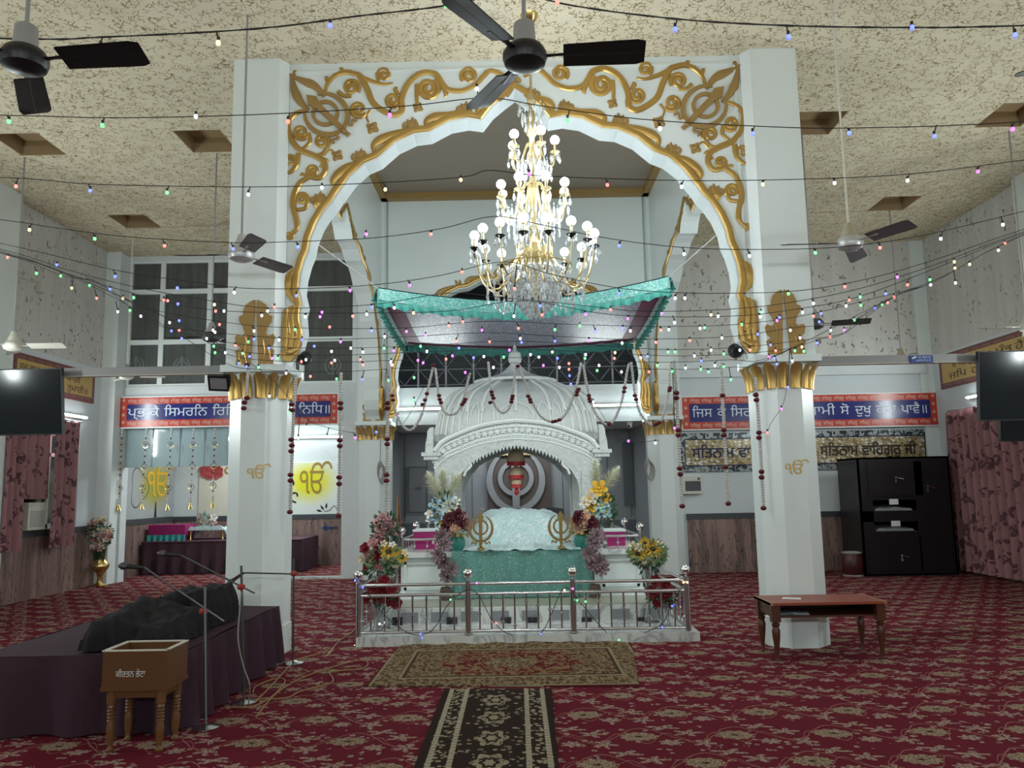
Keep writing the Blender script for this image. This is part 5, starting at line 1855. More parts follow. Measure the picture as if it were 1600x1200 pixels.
# a string of lights wound on the railing
t = thing('fairy_light_string', (0, RY - .04, .4), 'fairy light string wound along the steel railing', 'string lights', 'strings of coloured fairy lights')
pts = [(568, 917), (580, 935), (600, 960), (640, 990), (675, 985), (704, 940), (740, 922), (770, 970), (800, 992), (845, 990), (880, 920), (905, 940), (940, 980), (967, 1000), (1030, 978), (1045, 955), (1068, 912)]
MB().tube(smoothpts([at(x, y, RY - .045) for x, y in pts], 5), .004, 5).build('wire', WIRE, t)
for x, y, c in ((555, 907, 'b'), (567, 918, 'b'), (704, 937, 'g'), (657, 991, 'b'), (659, 997, 'b'), (593, 975, 'w'), (745, 911, 'm'), (775, 974, 'r'), (845, 991, 'b'), (882, 922, 'a'), (895, 920, 'm'), (902, 938, 'g'), (915, 940, 'g'), (967, 1000, 'g'), (1035, 980, 'b'), (1050, 947, 'b'), (1068, 910, 'a'), (1074, 910, 'a')):
    MB().ball(at(x, y, RY - .045), .011, 8).build('bulb', LED[c], t)

# ------------------------------------------------------------------ rugs
def edge_d(x, y): return mth('MINIMUM', mth('MINIMUM', x, 1 - x), mth('MINIMUM', y, 1 - y))


def m_rug():
    x, y, z = xyz('Generated')
    dx, dy = mth('MINIMUM', x, 1 - x) * 2.35, mth('MINIMUM', y, 1 - y) * 1.25
    d = mth('MINIMUM', dx, dy)
    p = vec(x * 2.35, y * 1.25, 0)
    n = noise(p, 11.0, 4, 0.65, 1.6)
    n2 = noise(p, 24.0, 3, 0.6, 1.2)
    med = blob(x * 2.35, y * 1.25, 1.175, .62, .62, .36, 8, .1)
    field = mix(n > .5, (.105, .012, .016), (.20, .13, .065))
    inner = mix(n2 > .52, (.21, .155, .085), (.075, .03, .02))
    c = mix(med < 1.0, inner, field)
    c = mix(med < .38, c, mix(n2 > .5, (.24, .19, .11), (.10, .05, .03)))
    bd = mix(n2 > .5, (.23, .175, .10), (.085, .045, .025))
    c = mix(d < .27, c, bd)
    for a, k in ((.275, (.06, .03, .02)), (.25, (.25, .20, .125)), (.055, (.27, .22, .14)), (.035, (.09, .018, .018))):
        c = mix(d < a, c, k) if a < .1 else mix(ab(d - a) < .012, c, k)
    return c, None, (noise(p, 150.0, 2), .4)


def m_runner():
    x, y, z = xyz('Generated')
    W, L = .86, 2.9
    X_, Y_ = x * W, y * L
    d = mth('MINIMUM', X_, W - X_)
    p = vec(X_, Y_, 0)
    n = noise(p, 32.0, 3, 0.6, 1.0)
    Yt = fr(Y_ / .46) * .46
    m1 = blob(X_, Yt, W / 2, .23, .10, .15, 6, .16)
    m2 = blob(X_, Yt, W / 2, .23, .055, .085, 6, .16)
    vor = voro(p, 17.0)
    leafy = (vor < .30) * (noise(p, 45.0) > .44)
    cream = mix(n, (.24, .20, .135), (.36, .31, .22))
    brown = (.030, .018, .014)
    c = mix(leafy, brown, cream)
    c = mix(m1 < 1.25, c, brown)
    c = mix(m1 < 1.0, c, mix(n > .45, brown, cream))
    c = mix(m2 < 1.0, c, brown)
    c = mix(m2 < .6, c, cream)
    bdz = (d > .075) * (d < .205)
    c = mix(bdz, c, mix(voro(p, 26.0) < .42, brown, (.30, .255, .175)))
    dash = fr(Y_ / .055) > .12
    for a in (.078, .20): c = mix((ab(d - a) < .017) * dash, c, (.36, .32, .235))
    c = mix(d < .055, c, (.028, .017, .014))
    return c, None, (noise(p, 150.0, 2), .4)


def rug(name, pts, m, label, th=.012, nu=30, nv=30, wav=0.0):
    P = [atz(*p, th) for p in pts]                               # near left, near right, far right, far left
    c = sum(P, Vector()) / 4
    f_ = lambda u, v: P[0].lerp(P[1], u).lerp(P[3].lerp(P[2], u), v) + E3 * (wav * max(0, v - .85) * sin(u * 19) ** 2)
    mb = MB().grid(f_, nu, nv)
    mb.grid(lambda u, v: (lambda q: Vector((q.x, q.y, 0.002)))(f_(1 - u, v)), 2, 2)
    for s in ((0, 0, 1, 0), (1, 0, 1, 1), (1, 1, 0, 1), (0, 1, 0, 0)):
        mb.grid(lambda u, v, s=s: (lambda q: Vector((q.x, q.y, lerp(.002, q.z, v))))(f_(lerp(s[0], s[2], u), lerp(s[1], s[3], u))), 10, 1)
    return tag(mb.build(name, m, None, False, loc=(c.x, c.y, 0)), label, 'rug')


rug('patterned_rug', [(569, 1071), (999, 1071), (986, 1004), (629, 1006)], mat('beige and red patterned rug', rough=.95, spec=.1, fn=m_rug), 'beige and dark red patterned rug lying before the steel railing', wav=.12)
rug('runner_rug', [(596, 1330), (885, 1330), (862, 1076), (694, 1076)], mat('brown runner with cream pattern', rough=.95, spec=.1, fn=m_runner), 'dark brown runner rug with cream medallions leading towards the railing')

# ------------------------------------------------------------------ musicians' stage on the left
PURP = mat('dark purple stage cloth', (.050, .026, .038), .85, bump=(30, .2), spec=.15)
SXa, SXb, SYa, SYb, SZ = -3.6, -2.25, 5.47, 7.70, .50
t = thing('stage_platform', ((SXa + SXb) / 2, 6.5, 0), 'low musicians stage draped in dark purple pleated cloth', 'stage')
MB().box((SXa + .03, SYa + .03, 0), (SXb - .03, SYb - .03, SZ - .01)).build('base', BLACK, t, False)
mb = MB().grid(lambda u, v: Vector((lerp(SXa, SXb, u), lerp(SYa, SYb, v), SZ + .006 * sin(u * 9 + v * 5) * sin(v * 11))), 20, 24)
mb.build('top_cloth', PURP, t)
per = [(SXb, SYb), (SXb, SYa), (SXa, SYa), (SXa, SYb)]
nrm = [(1, 0), (0, -1), (-1, 0)]
for k in range(3):
    a, b, nn = per[k], per[k + 1], nrm[k]
    L = math.hypot(b[0] - a[0], b[1] - a[1])
    mb = MB().grid(lambda u, v: Vector((lerp(a[0], b[0], u) + nn[0] * (.012 + (.035 + .045 * sin(u * L * 19 + 2 * sin(u * L * 3.1))) * v ** .7), lerp(a[1], b[1], u) + nn[1] * (.012 + (.035 + .045 * sin(u * L * 19 + 2 * sin(u * L * 3.1))) * v ** .7), lerp(SZ, .012, v))), int(L * 50), 8)
    mb.build('skirt', PURP, t)
BLKC = mat('black cloth', (.014, .012, .014), .9, bump=(24, .5), spec=.3)


def lump(label, x0, x1, y0, y1, hf, skew=0.0):
    t = thing('covered_instrument', ((x0 + x1) / 2, (y0 + y1) / 2, SZ), label, 'covered instrument', 'black cloth bundles on the stage')
    def f(u, v):
        a, b = lerp(x0, x1, u), lerp(y0, y1, v)
        e = min(u, 1 - u, v, 1 - v)
        k = min(1, e * 9) ** .55
        h = hf(u, v) * k
        w_ = .015 * sin(u * 23 + v * 7) + .012 * sin(v * 31 - u * 11)
        return Vector((a + skew * v + w_ * (1 - k), b + w_, SZ + .012 + h + .02 * k * sin(u * 17 + v * 13) * sin(v * 9 + 2 * u)))
    MB().grid(f, 46, 46).build('cloth_cover', BLKC, t)


lump('crumpled black cloth over an instrument, behind the donation box', -2.98, -2.40, 5.55, 6.32, lambda u, v: .155 + .085 * v + .04 * sin(u * 6), .05)
lump('taller black cloth covered instrument farther back on the stage', -2.86, -2.38, 6.36, 7.0, lambda u, v: .25 + .04 * u, .02)

# donation box on turned legs
def m_wood(a, b):
    def f():
        x, y, z = xyz()
        n = noise(vec(x * 2, y * 2, z * 14), 3.0, 4, .6, .6)
        return mix(n, a, b), None, None
    return f


WOODB = mat('brown varnished plywood', rough=.38, fn=m_wood((.085, .034, .010), (.145, .062, .020)))
WOODL = mat('striped turned wood', rough=.35, fn=m_wood((.10, .038, .012), (.20, .095, .035)))
WOODR = mat('reddish brown table wood', rough=.33, fn=m_wood((.060, .020, .010), (.105, .036, .016)))
SIGNW = mat('white lettering paint', (.75, .77, .78), .4)
b0 = atz(152, 1175, 0)
BX0, BX1, BY0, BY1 = -2.545, -2.155, 5.07, 5.39
t = thing('donation_box', ((BX0 + BX1) / 2, 5.2, 0), 'brown wooden donation box with white lettering on turned legs, before the stage', 'box')
zb, zt = .375, .595
mb = MB()
for a, b in (((BX0, BY0, zb), (BX1, BY0 + .02, zt)), ((BX0, BY1 - .02, zb), (BX1, BY1, zt)), ((BX0, BY0 + .02, zb), (BX0 + .02, BY1 - .02, zt)), ((BX1 - .02, BY0 + .02, zb), (BX1, BY1 - .02, zt)), ((BX0 + .01, BY0 + .01, zt - .09), (BX1 - .01, BY1 - .01, zt - .08)), ((BX0 - .006, BY0 - .006, zb - .012), (BX1 + .006, BY1 + .006, zb + .012)), ((BX0 + .03, BY0 + .03, zb - .06), (BX1 - .03, BY1 - .03, zb - .012))): mb.box(a, b)
mb.build('body', WOODB, t, False)
mb = MB()
for a, b in (((BX0 - .004, BY0 - .004, zt), (BX1 + .004, BY0 + .014, zt + .008)), ((BX0 - .004, BY0, zt), (BX0 + .014, BY1, zt + .008)), ((BX1 - .014, BY0, zt), (BX1 + .004, BY1 + .004, zt + .008)), ((BX0, BY1 - .014, zt), (BX1, BY1 + .004, zt + .008))): mb.box(a, b)
mb.build('pale_rim', IVORY, t, False)
lg = [(.022, 0), (.026, .012), (.018, .02), (.016, .04), (.022, .07), (.026, .14), (.02, .175), (.026, .18), (.02, .19), (.026, .2), (.02, .21), (.026, .22), (.02, .23), (.026, .24), (.02, .25), (.026, .26), (.022, .275), (.03, .28), (.03, .365)]
for x in (BX0 + .045, BX1 - .045):
    for y in (BY0 + .045, BY1 - .045): MB().lathe(lg, (x, y, 0), 14).build('leg', WOODL, t)


def G(s):
    """written order of the vowel sign that stands before its consonant; the subscript stroke"""
    s = s.replace('੍ਰ', '੍')
    o = []
    for ch in s:
        if ch == 'ਿ' and o: o.insert(len(o) - 1 if o[-1] != '੍' else len(o) - 2, ch)
        else: o.append(ch)
    return ''.join(o)


mb = MB()
a, b = at(181, 1058, BY0), at(227, 1057, BY0)
write(mb, G('ਕੀਰਤਨ ਭੇਟਾ'), (a.x, BY0 - .003, a.z), E1, E3, .052, SIGNW, b.x - a.x)
mb.build('lettering', SIGNW, t, False)

# ------------------------------------------------------------------ microphone stands and cables
REDP = mat('red plastic clamp', (.35, .03, .025), .4)
SGREY = mat('dark grey tube', (.10, .10, .105), .35, .6)


def mic(t, a, d, L=.17):
    """hand microphone: grille at the far end of direction d"""
    d = Vector(d).normalized()
    m_ = MB().tube([a, a + d * L * .7], [.011, .018], 10).build('handheld_microphone', BLACK, t)
    MB().tube([a + d * L * .68, a + d * L * .74, a + d * L * .86, a + d * L], [.019, .026, .026, .012], 12).build('grille', SGREY, m_)


def stand(label, base, top, clamp, boom, md, bx=.09, tip=None):
    t = thing('microphone_stand', tuple(base), label, 'microphone stand', 'microphone stands round the stage')
    MB().lathe([(0, 0), (bx, 0), (bx, .012), (bx * .5, .022), (.014, .03), (0, .03)], base, 20).build('round_base', STEEL, t)
    MB().rod(base, top, .0095, 8).build('pole', SGREY, t)
    MB().ball(clamp, .026, 10).cb(clamp, (.05, .03, .03)).build('red_clamp', REDP, t)
    MB().rod(boom[0], boom[1], .007, 8).build('boom_arm', SGREY, t)
    mic(t, boom[0], md)
    return t


B = Vector((-2.06, 7.55, 0))
stand('microphone stand nearest the left pillar with a level boom', B, at(459, 873, 7.55), at(459, 896, 7.55), (at(381, 895, 7.35), at(466, 897, 7.57)), (-.8, -.25, -.55))
B = Vector((-2.05, 6.2, 0))
stand('microphone stand with a red clamp, middle of the three by the stage', B, at(377, 884, 6.2), at(377, 917, 6.2), (at(283, 868, 6.1), at(398, 927, 6.25)), (-1, -.1, .12))
B = Vector((-2.09, 5.57, 0))
stand('microphone stand nearest the donation box', B, at(320, 917, 5.72), at(318, 955, 5.72), (at(226, 887, 5.7), at(350, 971, 5.75)), (-1, -.2, .12))
CAB = mat('tan cable', (.30, .17, .075), .6)
CABG = mat('grey cable', (.30, .28, .26), .6)
for lb, pts, m in (('tan cable looping over the carpet beside the stage', [(400, 1120), (430, 1085), (470, 1060), (520, 1042), (560, 1032), (575, 1036), (565, 1045), (530, 1048), (515, 1052), (520, 1060), (515, 1068), (470, 1080), (450, 1090), (420, 1092), (400, 1092)], CAB),
                   ('second tan cable running from the stand bases towards the railing', [(398, 1098), (425, 1070), (448, 1045), (460, 1032), (495, 1022), (520, 1012), (516, 1020), (510, 1025), (530, 1002), (548, 990), (560, 975)], CAB),
                   ('thin orange cable across the carpet before the stage corner', [(360, 1105), (390, 1105), (415, 1095), (432, 1082), (445, 1066), (440, 1060), (425, 1062), (400, 1072), (395, 1082)], CAB)):
    P = [atz(x, y, .008) for x, y in pts]
    tag(MB().tube(smoothpts(P, 6), .006, 6).build('floor_cable', m, None, loc=P[0]), lb, 'cable')
P = [at(377, 925, 6.18), at(374, 960, 6.15), at(372, 1000, 6.12), at(380, 1040, 6.1), at(390, 1070, 6.05), atz(389, 1096, .01)]
tag(MB().tube(smoothpts(P, 6), .005, 6).build('hanging_cable', CABG, None, loc=P[0]), 'grey microphone cable hanging down from the middle stand', 'cable')

# ------------------------------------------------------------------ low table on the right
t = thing('low_table', (2.82, 7.5, 0), 'low reddish brown table with turned legs and a shelf, before the right pillar', 'table')
TX0, TX1, TY0, TY1, TZ = 2.20, 3.22, 7.28, 7.80, .50
TOPR = mat('red laminate table top', (.26, .052, .026), .4)
mb = MB().box((TX0, TY0, TZ - .022), (TX1, TY1, TZ))
mb.build('table_top', TOPR, t, False)
mb = MB()
for x0, x1 in ((TX0, TX0 + .025), (TX1 - .025, TX1)): mb.box((x0, TY0 - .003, TZ - .024), (x1, TY1 + .003, TZ + .002))
mb.build('pale_edge', mat('pale wood edging', (.30, .17, .09), .4), t, False)
mb = MB().box((TX0 + .05, TY0 + .05, TZ - .135), (TX1 - .05, TY1 - .03, TZ - .118))
mb.build('shelf', WOODR, t, False)
mb = MB()
for x in (TX0 + .03, TX1 - .045): mb.box((x, TY0 + .06, TZ - .13), (x + .015, TY1 - .05, TZ - .02))
mb.box((TX0 + .05, TY1 - .045, TZ - .13), (TX1 - .05, TY1 - .03, TZ - .02))
mb.build('apron', WOODR, t, False)
for x in (TX0 + .05, TX1 - .05):
    for y in (TY0 + .05, TY1 - .05):
        mb = MB().cb((x, y, TZ - .095), (.075, .075, .145))
        mb.lathe([(.012, 0), (.018, .01), (.014, .03), (.02, .1), (.033, .2), (.036, .26), (.026, .29), (.034, .3), (.036, .315), (.024, .33), (.034, .345), (.034, .36)], (x, y, 0), 16)
        mb.build('leg', WOODR, t)
PAPER = mat('white paper', (.72, .72, .70), .7)
c = atz(1237, 935, TZ + .003)
M = Matrix.Translation(c) @ Matrix.Rotation(-.35, 4, 'Z')
tag(MB().cb((0, 0, 0), (.16, .11, .003), M=M).build('paper_sheet', PAPER, None, False, loc=c), 'white sheet of paper on the low red table', 'paper')
for (px, w_, d_, rz, hh, m, lb) in ((1228, .17, .12, .3, .018, mat('grey booklet', (.16, .20, .22), .5), 'grey booklet lying on the table shelf'), (1252, .15, .12, -.25, .010, mat('pale booklet', (.36, .40, .42), .5), 'pale booklet on the table shelf, right of the grey one')):
    p = at(px, 955, TY0 + .13)
    c = Vector((p.x, TY0 + .17, TZ - .117 + hh / 2))
    M = Matrix.Translation(c) @ Matrix.Rotation(rz, 4, 'Z')
    tag(MB().cb((0, 0, 0), (w_, d_, hh), M=M).build('booklet', m, None, False, loc=c), lb, 'booklet')

# ------------------------------------------------------------------ televisions on metal arms
SCR = mat('dark television screen', (.004, .008, .013), .12, spec=.6)
GALV = mat('galvanised channel', (.26, .255, .25), .45, .3)


def tv(label, px0, px1, py0, py1, Y, grp=None):
    a, b = at(px0, py1, Y), at(px1, py0, Y)
    zc0, zc1 = a.z, b.z
    t = thing('television', ((a.x + b.x) / 2, Y, a.z), label, 'television', grp)
    MB().box((a.x, Y, zc0), (b.x, Y + .05, zc1)).build('casing', BLACK, t, False)
    MB().box((a.x + .012, Y - .004, zc0 + .018), (b.x - .012, Y, zc1 - .012)).build('screen', SCR, t, False)
    MB().box(((a.x + b.x) / 2 - .2, Y + .05, zc0 + .15), ((a.x + b.x) / 2 + .2, Y + .09, zc1 - .08)).build('back_plate', BLACK, t, False)
    t.rotation_euler = (.13, 0, 0)
    return a, b


tv('flat television at the left edge, hung from a metal arm', -62, 103, 576, 682, 8.0)
tv('flat television at the right edge, hung from a metal arm', 1531, 1700, 547, 658, 8.0)
tv('second television at the right edge, behind and below the first', 1564, 1700, 604, 690, 9.0)
for lb, pts in (('metal channel arm from the left pillar to the left television', ((100, 357), 580)), ('metal channel arm from the right pillar to the right television', ((1266, 1600), 561))):
    (x0, x1), y = pts
    s = 1 if x0 > 800 else -1
    a, b = at(x0, y + (0 if s < 0 else 0), 8.1), at(x1, y, 8.1)
    z = (a.z + b.z) / 2
    t = thing('mounting_arm', (a.x, 8.1, z), lb, 'bracket', 'metal television arms')
    MB().box((a.x - (.35 if s < 0 else 0), 8.075, z - .042), (b.x, 8.14, z + .042)).build('channel', GALV, t, False)
    MB().box((a.x - (.35 if s < 0 else 0), 8.07, z - .046), (b.x, 8.145, z - .04)).build('white_lip', IVORY, t, False)
a, b = at(1423, 567, 8.06), at(1457, 555, 8.06)
t = thing('warning_sign', (a.x, 8.06, a.z), 'small blue camera sign fixed to the right metal arm', 'sign')
BLUS = mat('blue sign face', (.02, .055, .30), .35)
MB().box((a.x, 8.055, a.z), (b.x, 8.068, b.z)).build('board', BLUS, t, False)
mb = MB()
write(mb, 'ਆਪ ਕੈਮਰੇ ਦੀ', (a.x + .07, 8.052, a.z + .045), E1, E3, .024, SIGNW, .13)
write(mb, 'ਨਗਿਰਾਨੀ ਚ ਹੋ', (a.x + .05, 8.052, a.z + .014), E1, E3, .024, SIGNW, .15)
M = Matrix.Translation((a.x + .035, 8.052, a.z + .052)) @ Matrix.Rotation(-.35, 4, 'Y')
mb.cb((0, 0, 0), (.045, .003, .016), SIGNW, M)
mb.build('sign_print', SIGNW, t, False)
# floodlight panel and round spotlights on the pillars
a, b = at(326, 611, 7.95), at(360, 585, 7.95)
t = thing('flood_light', ((a.x + b.x) / 2, 7.95, a.z), 'square black framed flood light at the left pillar capital', 'lamp')
M = Matrix.Translation(((a.x + b.x) / 2, 7.95, (a.z + b.z) / 2)) @ Matrix.Rotation(.5, 4, 'X') @ Matrix.Rotation(.06, 4, 'Y')
MB().cb((0, 0, 0), (b.x - a.x, .05, b.z - a.z), M=M).build('frame', BLACK, t, False)
MB().cb((0, -.028, 0), (b.x - a.x - .05, .006, b.z - a.z - .05), M=M).build('lamp_face', mat('grey lamp glass', (.22, .21, .235), .25), t, False)
MB().rod(((b.x - .02), 7.97, (a.z + b.z) / 2), (PX[0] - .28, 8.05, (a.z + b.z) / 2), .012, 6).build('bracket', BLACK, t)
for px, py, lb, s in ((474, 560, 'round black spotlight under the left gold bracket', 1), (1151, 549, 'black spotlight under the right gold bracket', -1)):
    c = at(px, py, 8.25)
    t = thing('spot_light', tuple(c), lb, 'lamp', 'black spotlights in the archway')
    M = Matrix.Rotation(PI / 2 + .3, 4, 'X')
    MB().lathe([(0, .05), (.05, .045), (.075, .0), (.078, -.06), (.07, -.06), (.066, -.03), (0, -.03)], c, 20, M=M).build('housing', BLKM, t)
    MB().rod(c, c + Vector((-.10 * s, 0, .05)), .012, 6).build('bracket', BLACK, t)

# ------------------------------------------------------------------ lettered boards
SRED = mat('red sign border', (.52, .055, .03), .25)
SBLU = mat('deep blue sign face', (.018, .022, .16), .2)
SWHT = mat('pale blue white lettering', (.62, .70, .78), .35)
SYEL = mat('yellow sign face', (.55, .37, .12), .4)
SPNK = mat('dull red sign border', (.19, .065, .055), .4)
SPL = mat('pale pink border lettering', (.42, .24, .21), .5)
SBK = mat('black lettering', (.012, .011, .010), .5)
BORD = G('ਵਾਹਿਗੁਰੂ')


def board(label, o, ax, nrm, W, H, bw, face, edge, rim, lt, blet, words, nb, rows=1, size=.2):
    """o = lower left corner; words = (text, start, width, row base)"""
    o, ax, nrm = Vector(o), Vector(ax), Vector(nrm)
    t = thing('sign_board', tuple(o + ax * W / 2), label, 'sign', 'lettered boards on the walls')
    fr_ = (o, ax, E3, nrm)
    rect = lambda m: [(m, m), (W - m, m), (W - m, H - m), (m, H - m)]
    MB().prism(rect(-.025), fr_, .03).build('frame', rim, t, False)
    MB().prism(rect(0), (o + nrm * .03, ax, E3, nrm), .004).build('border', edge, t, False)
    MB().prism(rect(bw), (o + nrm * .034, ax, E3, nrm), .003).build('face', face, t, False)
    mb = MB()
    p = o + nrm * .0355
    for k in range(nb):
        x = bw + (W - 2 * bw) * (k + .08) / nb
        for z in (bw * .3, H - bw * .72): write(mb, BORD, p + ax * x + E3 * z, ax, E3, bw * .62, blet, (W - 2 * bw) / nb * .8)
    for x in (bw * .5, W - bw * .5):
        for k in range(4):
            write(mb, '☬', p + ax * x + E3 * (H * (k + .42) / 4), ax, E3, bw * .75, blet, None, True)
    mb.build('border_lettering', blet, t, False)
    mb = MB()
    for tx, x, w_, z in words: write(mb, G(tx), p + nrm * .003 + ax * x + E3 * z, ax, E3, size, lt, w_)
    mb.build('lettering', lt, t, False)
    return t


Ys = YB - .06
def words_px(lst, x0, Y, py):
    out = []
    for tx, a, b in lst:
        A, B_ = at(a, py, Y), at(b, py, Y)
        out.append((tx, A.x - x0, B_.x - A.x))
    return out


a, b = at(188, 668, Ys), at(528, 617, Ys)
zb, H = a.z, (at(188, 622, Ys).z + at(528, 616, Ys).z) / 2 - a.z
w_ = words_px([('ਪ੍ਰਭ', 201, 229), ('ਕੈ', 235, 250), ('ਸਿਮਰਨਿ', 258, 325), ('ਰਿਧਿ', 333, 374), ('ਸਿਧਿ', 383, 422), ('ਨਉ', 430, 458), ('ਨਿਧਿ॥', 467, 518)], a.x, Ys, 645)
board('long blue and red lettered board over the side room opening', (a.x, Ys, zb), E1, -E2, b.x - a.x, H, .125, SBLU, SRED, SIGNW, SWHT, mat('pale border lettering', (.72, .50, .42), .4), [(q[0], q[1], q[2], H * .35) for q in w_], 19, size=.235)
a, b = at(1067, 671, Ys), at(1461, 617, Ys)
zb, H = a.z, (at(1067, 624, Ys).z + at(1461, 617, Ys).z) / 2 - (at(1067, 671, Ys).z + at(1461, 666, Ys).z) / 2 + .02
w_ = words_px([('ਜਿਸ', 1081, 1112), ('ਕੈ', 1120, 1134), ('ਸਿਰ', 1141, 1173), ('ਊਪਰਿ', 1180, 1216), ('ਤੂੰ', 1221, 1235), ('ਸੁਆਮੀ', 1241, 1304), ('ਸੋ', 1312, 1326), ('ਦੁਖੁ', 1335, 1360), ('ਕੈਸਾ', 1368, 1399), ('ਪਾਵੈ॥', 1407, 1449)], a.x, Ys, 645)
board('long blue and red lettered board on the right back wall above the mosaics', (a.x, Ys, zb), E1, -E2, b.x - a.x, H, .125, SBLU, SRED, SIGNW, SWHT, mat('cream border lettering', (.72, .52, .44), .4), [(q[0], q[1], q[2], H * .37) for q in w_], 20, size=.235)
y0, y1 = atx(21, 560, XL + .02).y, atx(146, 600, XL + .02).y
L = y1 - y0
yy = lambda px: atx(px, 590, XL + .02).y - y0
board('yellow lettered board high on the left wall', (XL + .001, y0, 3.2), E2, E1, L, .50, .07, SYEL, SPNK, SPNK, SBK, SPL, [('ਸਚੁ ਵਾਪਾਰੁ ਕਰਹੁ', yy(28), yy(84) - yy(28), .27), ('ਵਾਪਾਰੀ', yy(90), yy(124) - yy(90), .27), ('ਦਰਗਹ ਨਿਬਹੈ', yy(30), yy(76) - yy(30), .11), ('ਖੇਪ', yy(82), yy(98) - yy(82), .11), ('ਤੁਮਾਰੀ॥', yy(104), yy(137) - yy(104), .11)], 9, size=.15)
y0, y1 = atx(1470, 580, XR - .02).y, 9.9
yy = lambda px: y0 - atx(px, 580, XR - .02).y
board('yellow lettered board high on the right wall', (XR - .001, y0, 3.2), -E2, -E1, y0 - y1, .56, .07, SYEL, SPNK, SPNK, SBK, SPL, [('ਵਾਹਿਗੁਰੂ', yy(1490), yy(1532) - yy(1490), .31), ('ਗੁਰ', yy(1537), yy(1553) - yy(1537), .31), ('ਮੰਤ੍ਰ', yy(1560), yy(1587) - yy(1560), .31), ('ਹੈ', yy(1592), .2, .31), ('ਜਪਿ', yy(1484), yy(1512) - yy(1484), .12), ('ਹਉਮੈ', yy(1519), yy(1556) - yy(1519), .12), ('ਖੋਈ॥', yy(1562), yy(1596) - yy(1562), .12)], 14, size=.16)

# ------------------------------------------------------------------ mirror mosaic panels
def m_mosaic():
    x, y, z = xyz()
    u, v = (x + z * 1.4) / .075, (x - z * 1.4) / .075
    e = mth('MINIMUM', ab(fr(u) - .5), ab(fr(v) - .5))
    n = NT.nodes.new('ShaderNodeTexWhiteNoise')
    put(n.inputs['Vector'], vec(fl(u), fl(v), 0))
    r = X(n.outputs[0])
    c = mix(r, (.26, .185, .085), (.72, .60, .37))
    c = mix(r > .82, c, (.80, .80, .74))
    return mix((ab(fr(u) - .5) > .43), c, (.10, .08, .05)), None, (r, .8)


MOS = mat('gold mirror mosaic', rough=.2, metal=.2, fn=m_mosaic)


def m_mosb():
    x, y, z = xyz()
    p = vec(x, 0, z)
    v = voro(p, 11.0)
    n = noise(p, 14.0, 3, .6, 1.0)
    c = mix(n > .5, (.03, .035, .05), (.36, .40, .40))
    return mix(v < .17, c, (.09, .02, .025)), None, None


MOSB = mat('black and silver floral mosaic border', rough=.2, metal=.3, fn=m_mosb)
NAVY = mat('navy mosaic', (.010, .014, .06), .25)
DBRN = mat('dark brown mosaic', (.035, .018, .013), .3)
zA, zB = at(1130, 737, Ys).z, at(1130, 676, Ys).z
for px0, px1, txt, x0, x1, m, lb in ((1063, 1232, 'ਸਤਿਨਾਮ ਵਾਹਿਗੁਰੂ', 1081, 1222, NAVY, 'gold mirror mosaic panel with navy lettering, beside the rear pillar'), (1236, 1457, 'ਸਤਿਨਾਮ ਵਾਹਿਗੁਰੂ ਜੀ', 1282, 1432, DBRN, 'gold mirror mosaic panel with brown lettering, above the black cabinet')):
    a, b = at(px0, 706, Ys), at(px1, 706, Ys)
    t = thing('mosaic_panel', ((a.x + b.x) / 2, Ys, zA), lb, 'mosaic', 'mosaic panels on the right back wall')
    MB().box((a.x, YB - .03, zA), (b.x, YB, zB)).build('floral_border', MOSB, t, False)
    i0, i1, j0, j1 = a.x + (.1 if px0 < 1100 else .46), b.x - .12, zA + .125, zB - .125
    MB().box((i0 - .02, YB - .034, j0 - .02), (i1 + .02, YB - .03, j1 + .02)).build('navy_line', NAVY, t, False)
    MB().box((i0, YB - .038, j0), (i1, YB - .034, j1)).build('gold_field', MOS, t, False)
    mb = MB()
    A, B_ = at(x0, 715, YB - .04), at(x1, 715, YB - .04)
    for ox, oz in ((0, 0), (.008, 0), (0, .008), (.008, .008)): write(mb, G(txt), (A.x + ox, YB - .046 - ox * .1 - oz * .05, (zA + zB) / 2 - .10 + oz), E1, E3, .27, m, B_.x - A.x)
    mb.build('lettering', m, t, False)

# ------------------------------------------------------------------ black steel cabinet with shelves
CABM = mat('black brown enamelled steel', (.012, .009, .011), .35)
cy = 13.6
a, b = at(1352, 897, cy), at(1482, 714, cy)
t = thing('steel_cabinet', ((a.x + b.x) / 2, cy + .4, 0), 'tall black steel cabinet with two open shelves, beside the right curtain', 'cabinet')
mb = MB()
zz = [at(1400, y, cy).z for y in (714, 781, 798, 815, 830)]
zt = zz[0]
sx0, sx1 = at(1364, 790, cy).x, at(1434, 790, cy).x
for q in (((a.x, cy, .02), (a.x + .03, cy + .85, zt)), ((b.x - .03, cy, .02), (b.x, cy + .85, zt)), ((a.x, cy + .83, .02), (b.x, cy + .85, zt)), ((a.x, cy, zt - .03), (b.x, cy + .85, zt)), ((a.x, cy, 0), (b.x, cy + .85, .04)),
          ((a.x, cy, zz[1]), (b.x, cy + .03, zt)), ((a.x, cy, zz[3]), (b.x, cy + .03, zz[2])), ((a.x, cy, .02), (b.x, cy + .03, zz[4])), ((a.x, cy, zz[4]), (sx0, cy + .03, zz[1])), ((sx1, cy, zz[4]), (b.x, cy + .03, zz[1]))): mb.box(*q)
mb.build('body', CABM, t, False)
for z in (zz[2], zz[4]):
    MB().box((sx0, cy + .02, z - .02), (sx1, cy + .8, z)).build('shelf', GREYP, t, False)
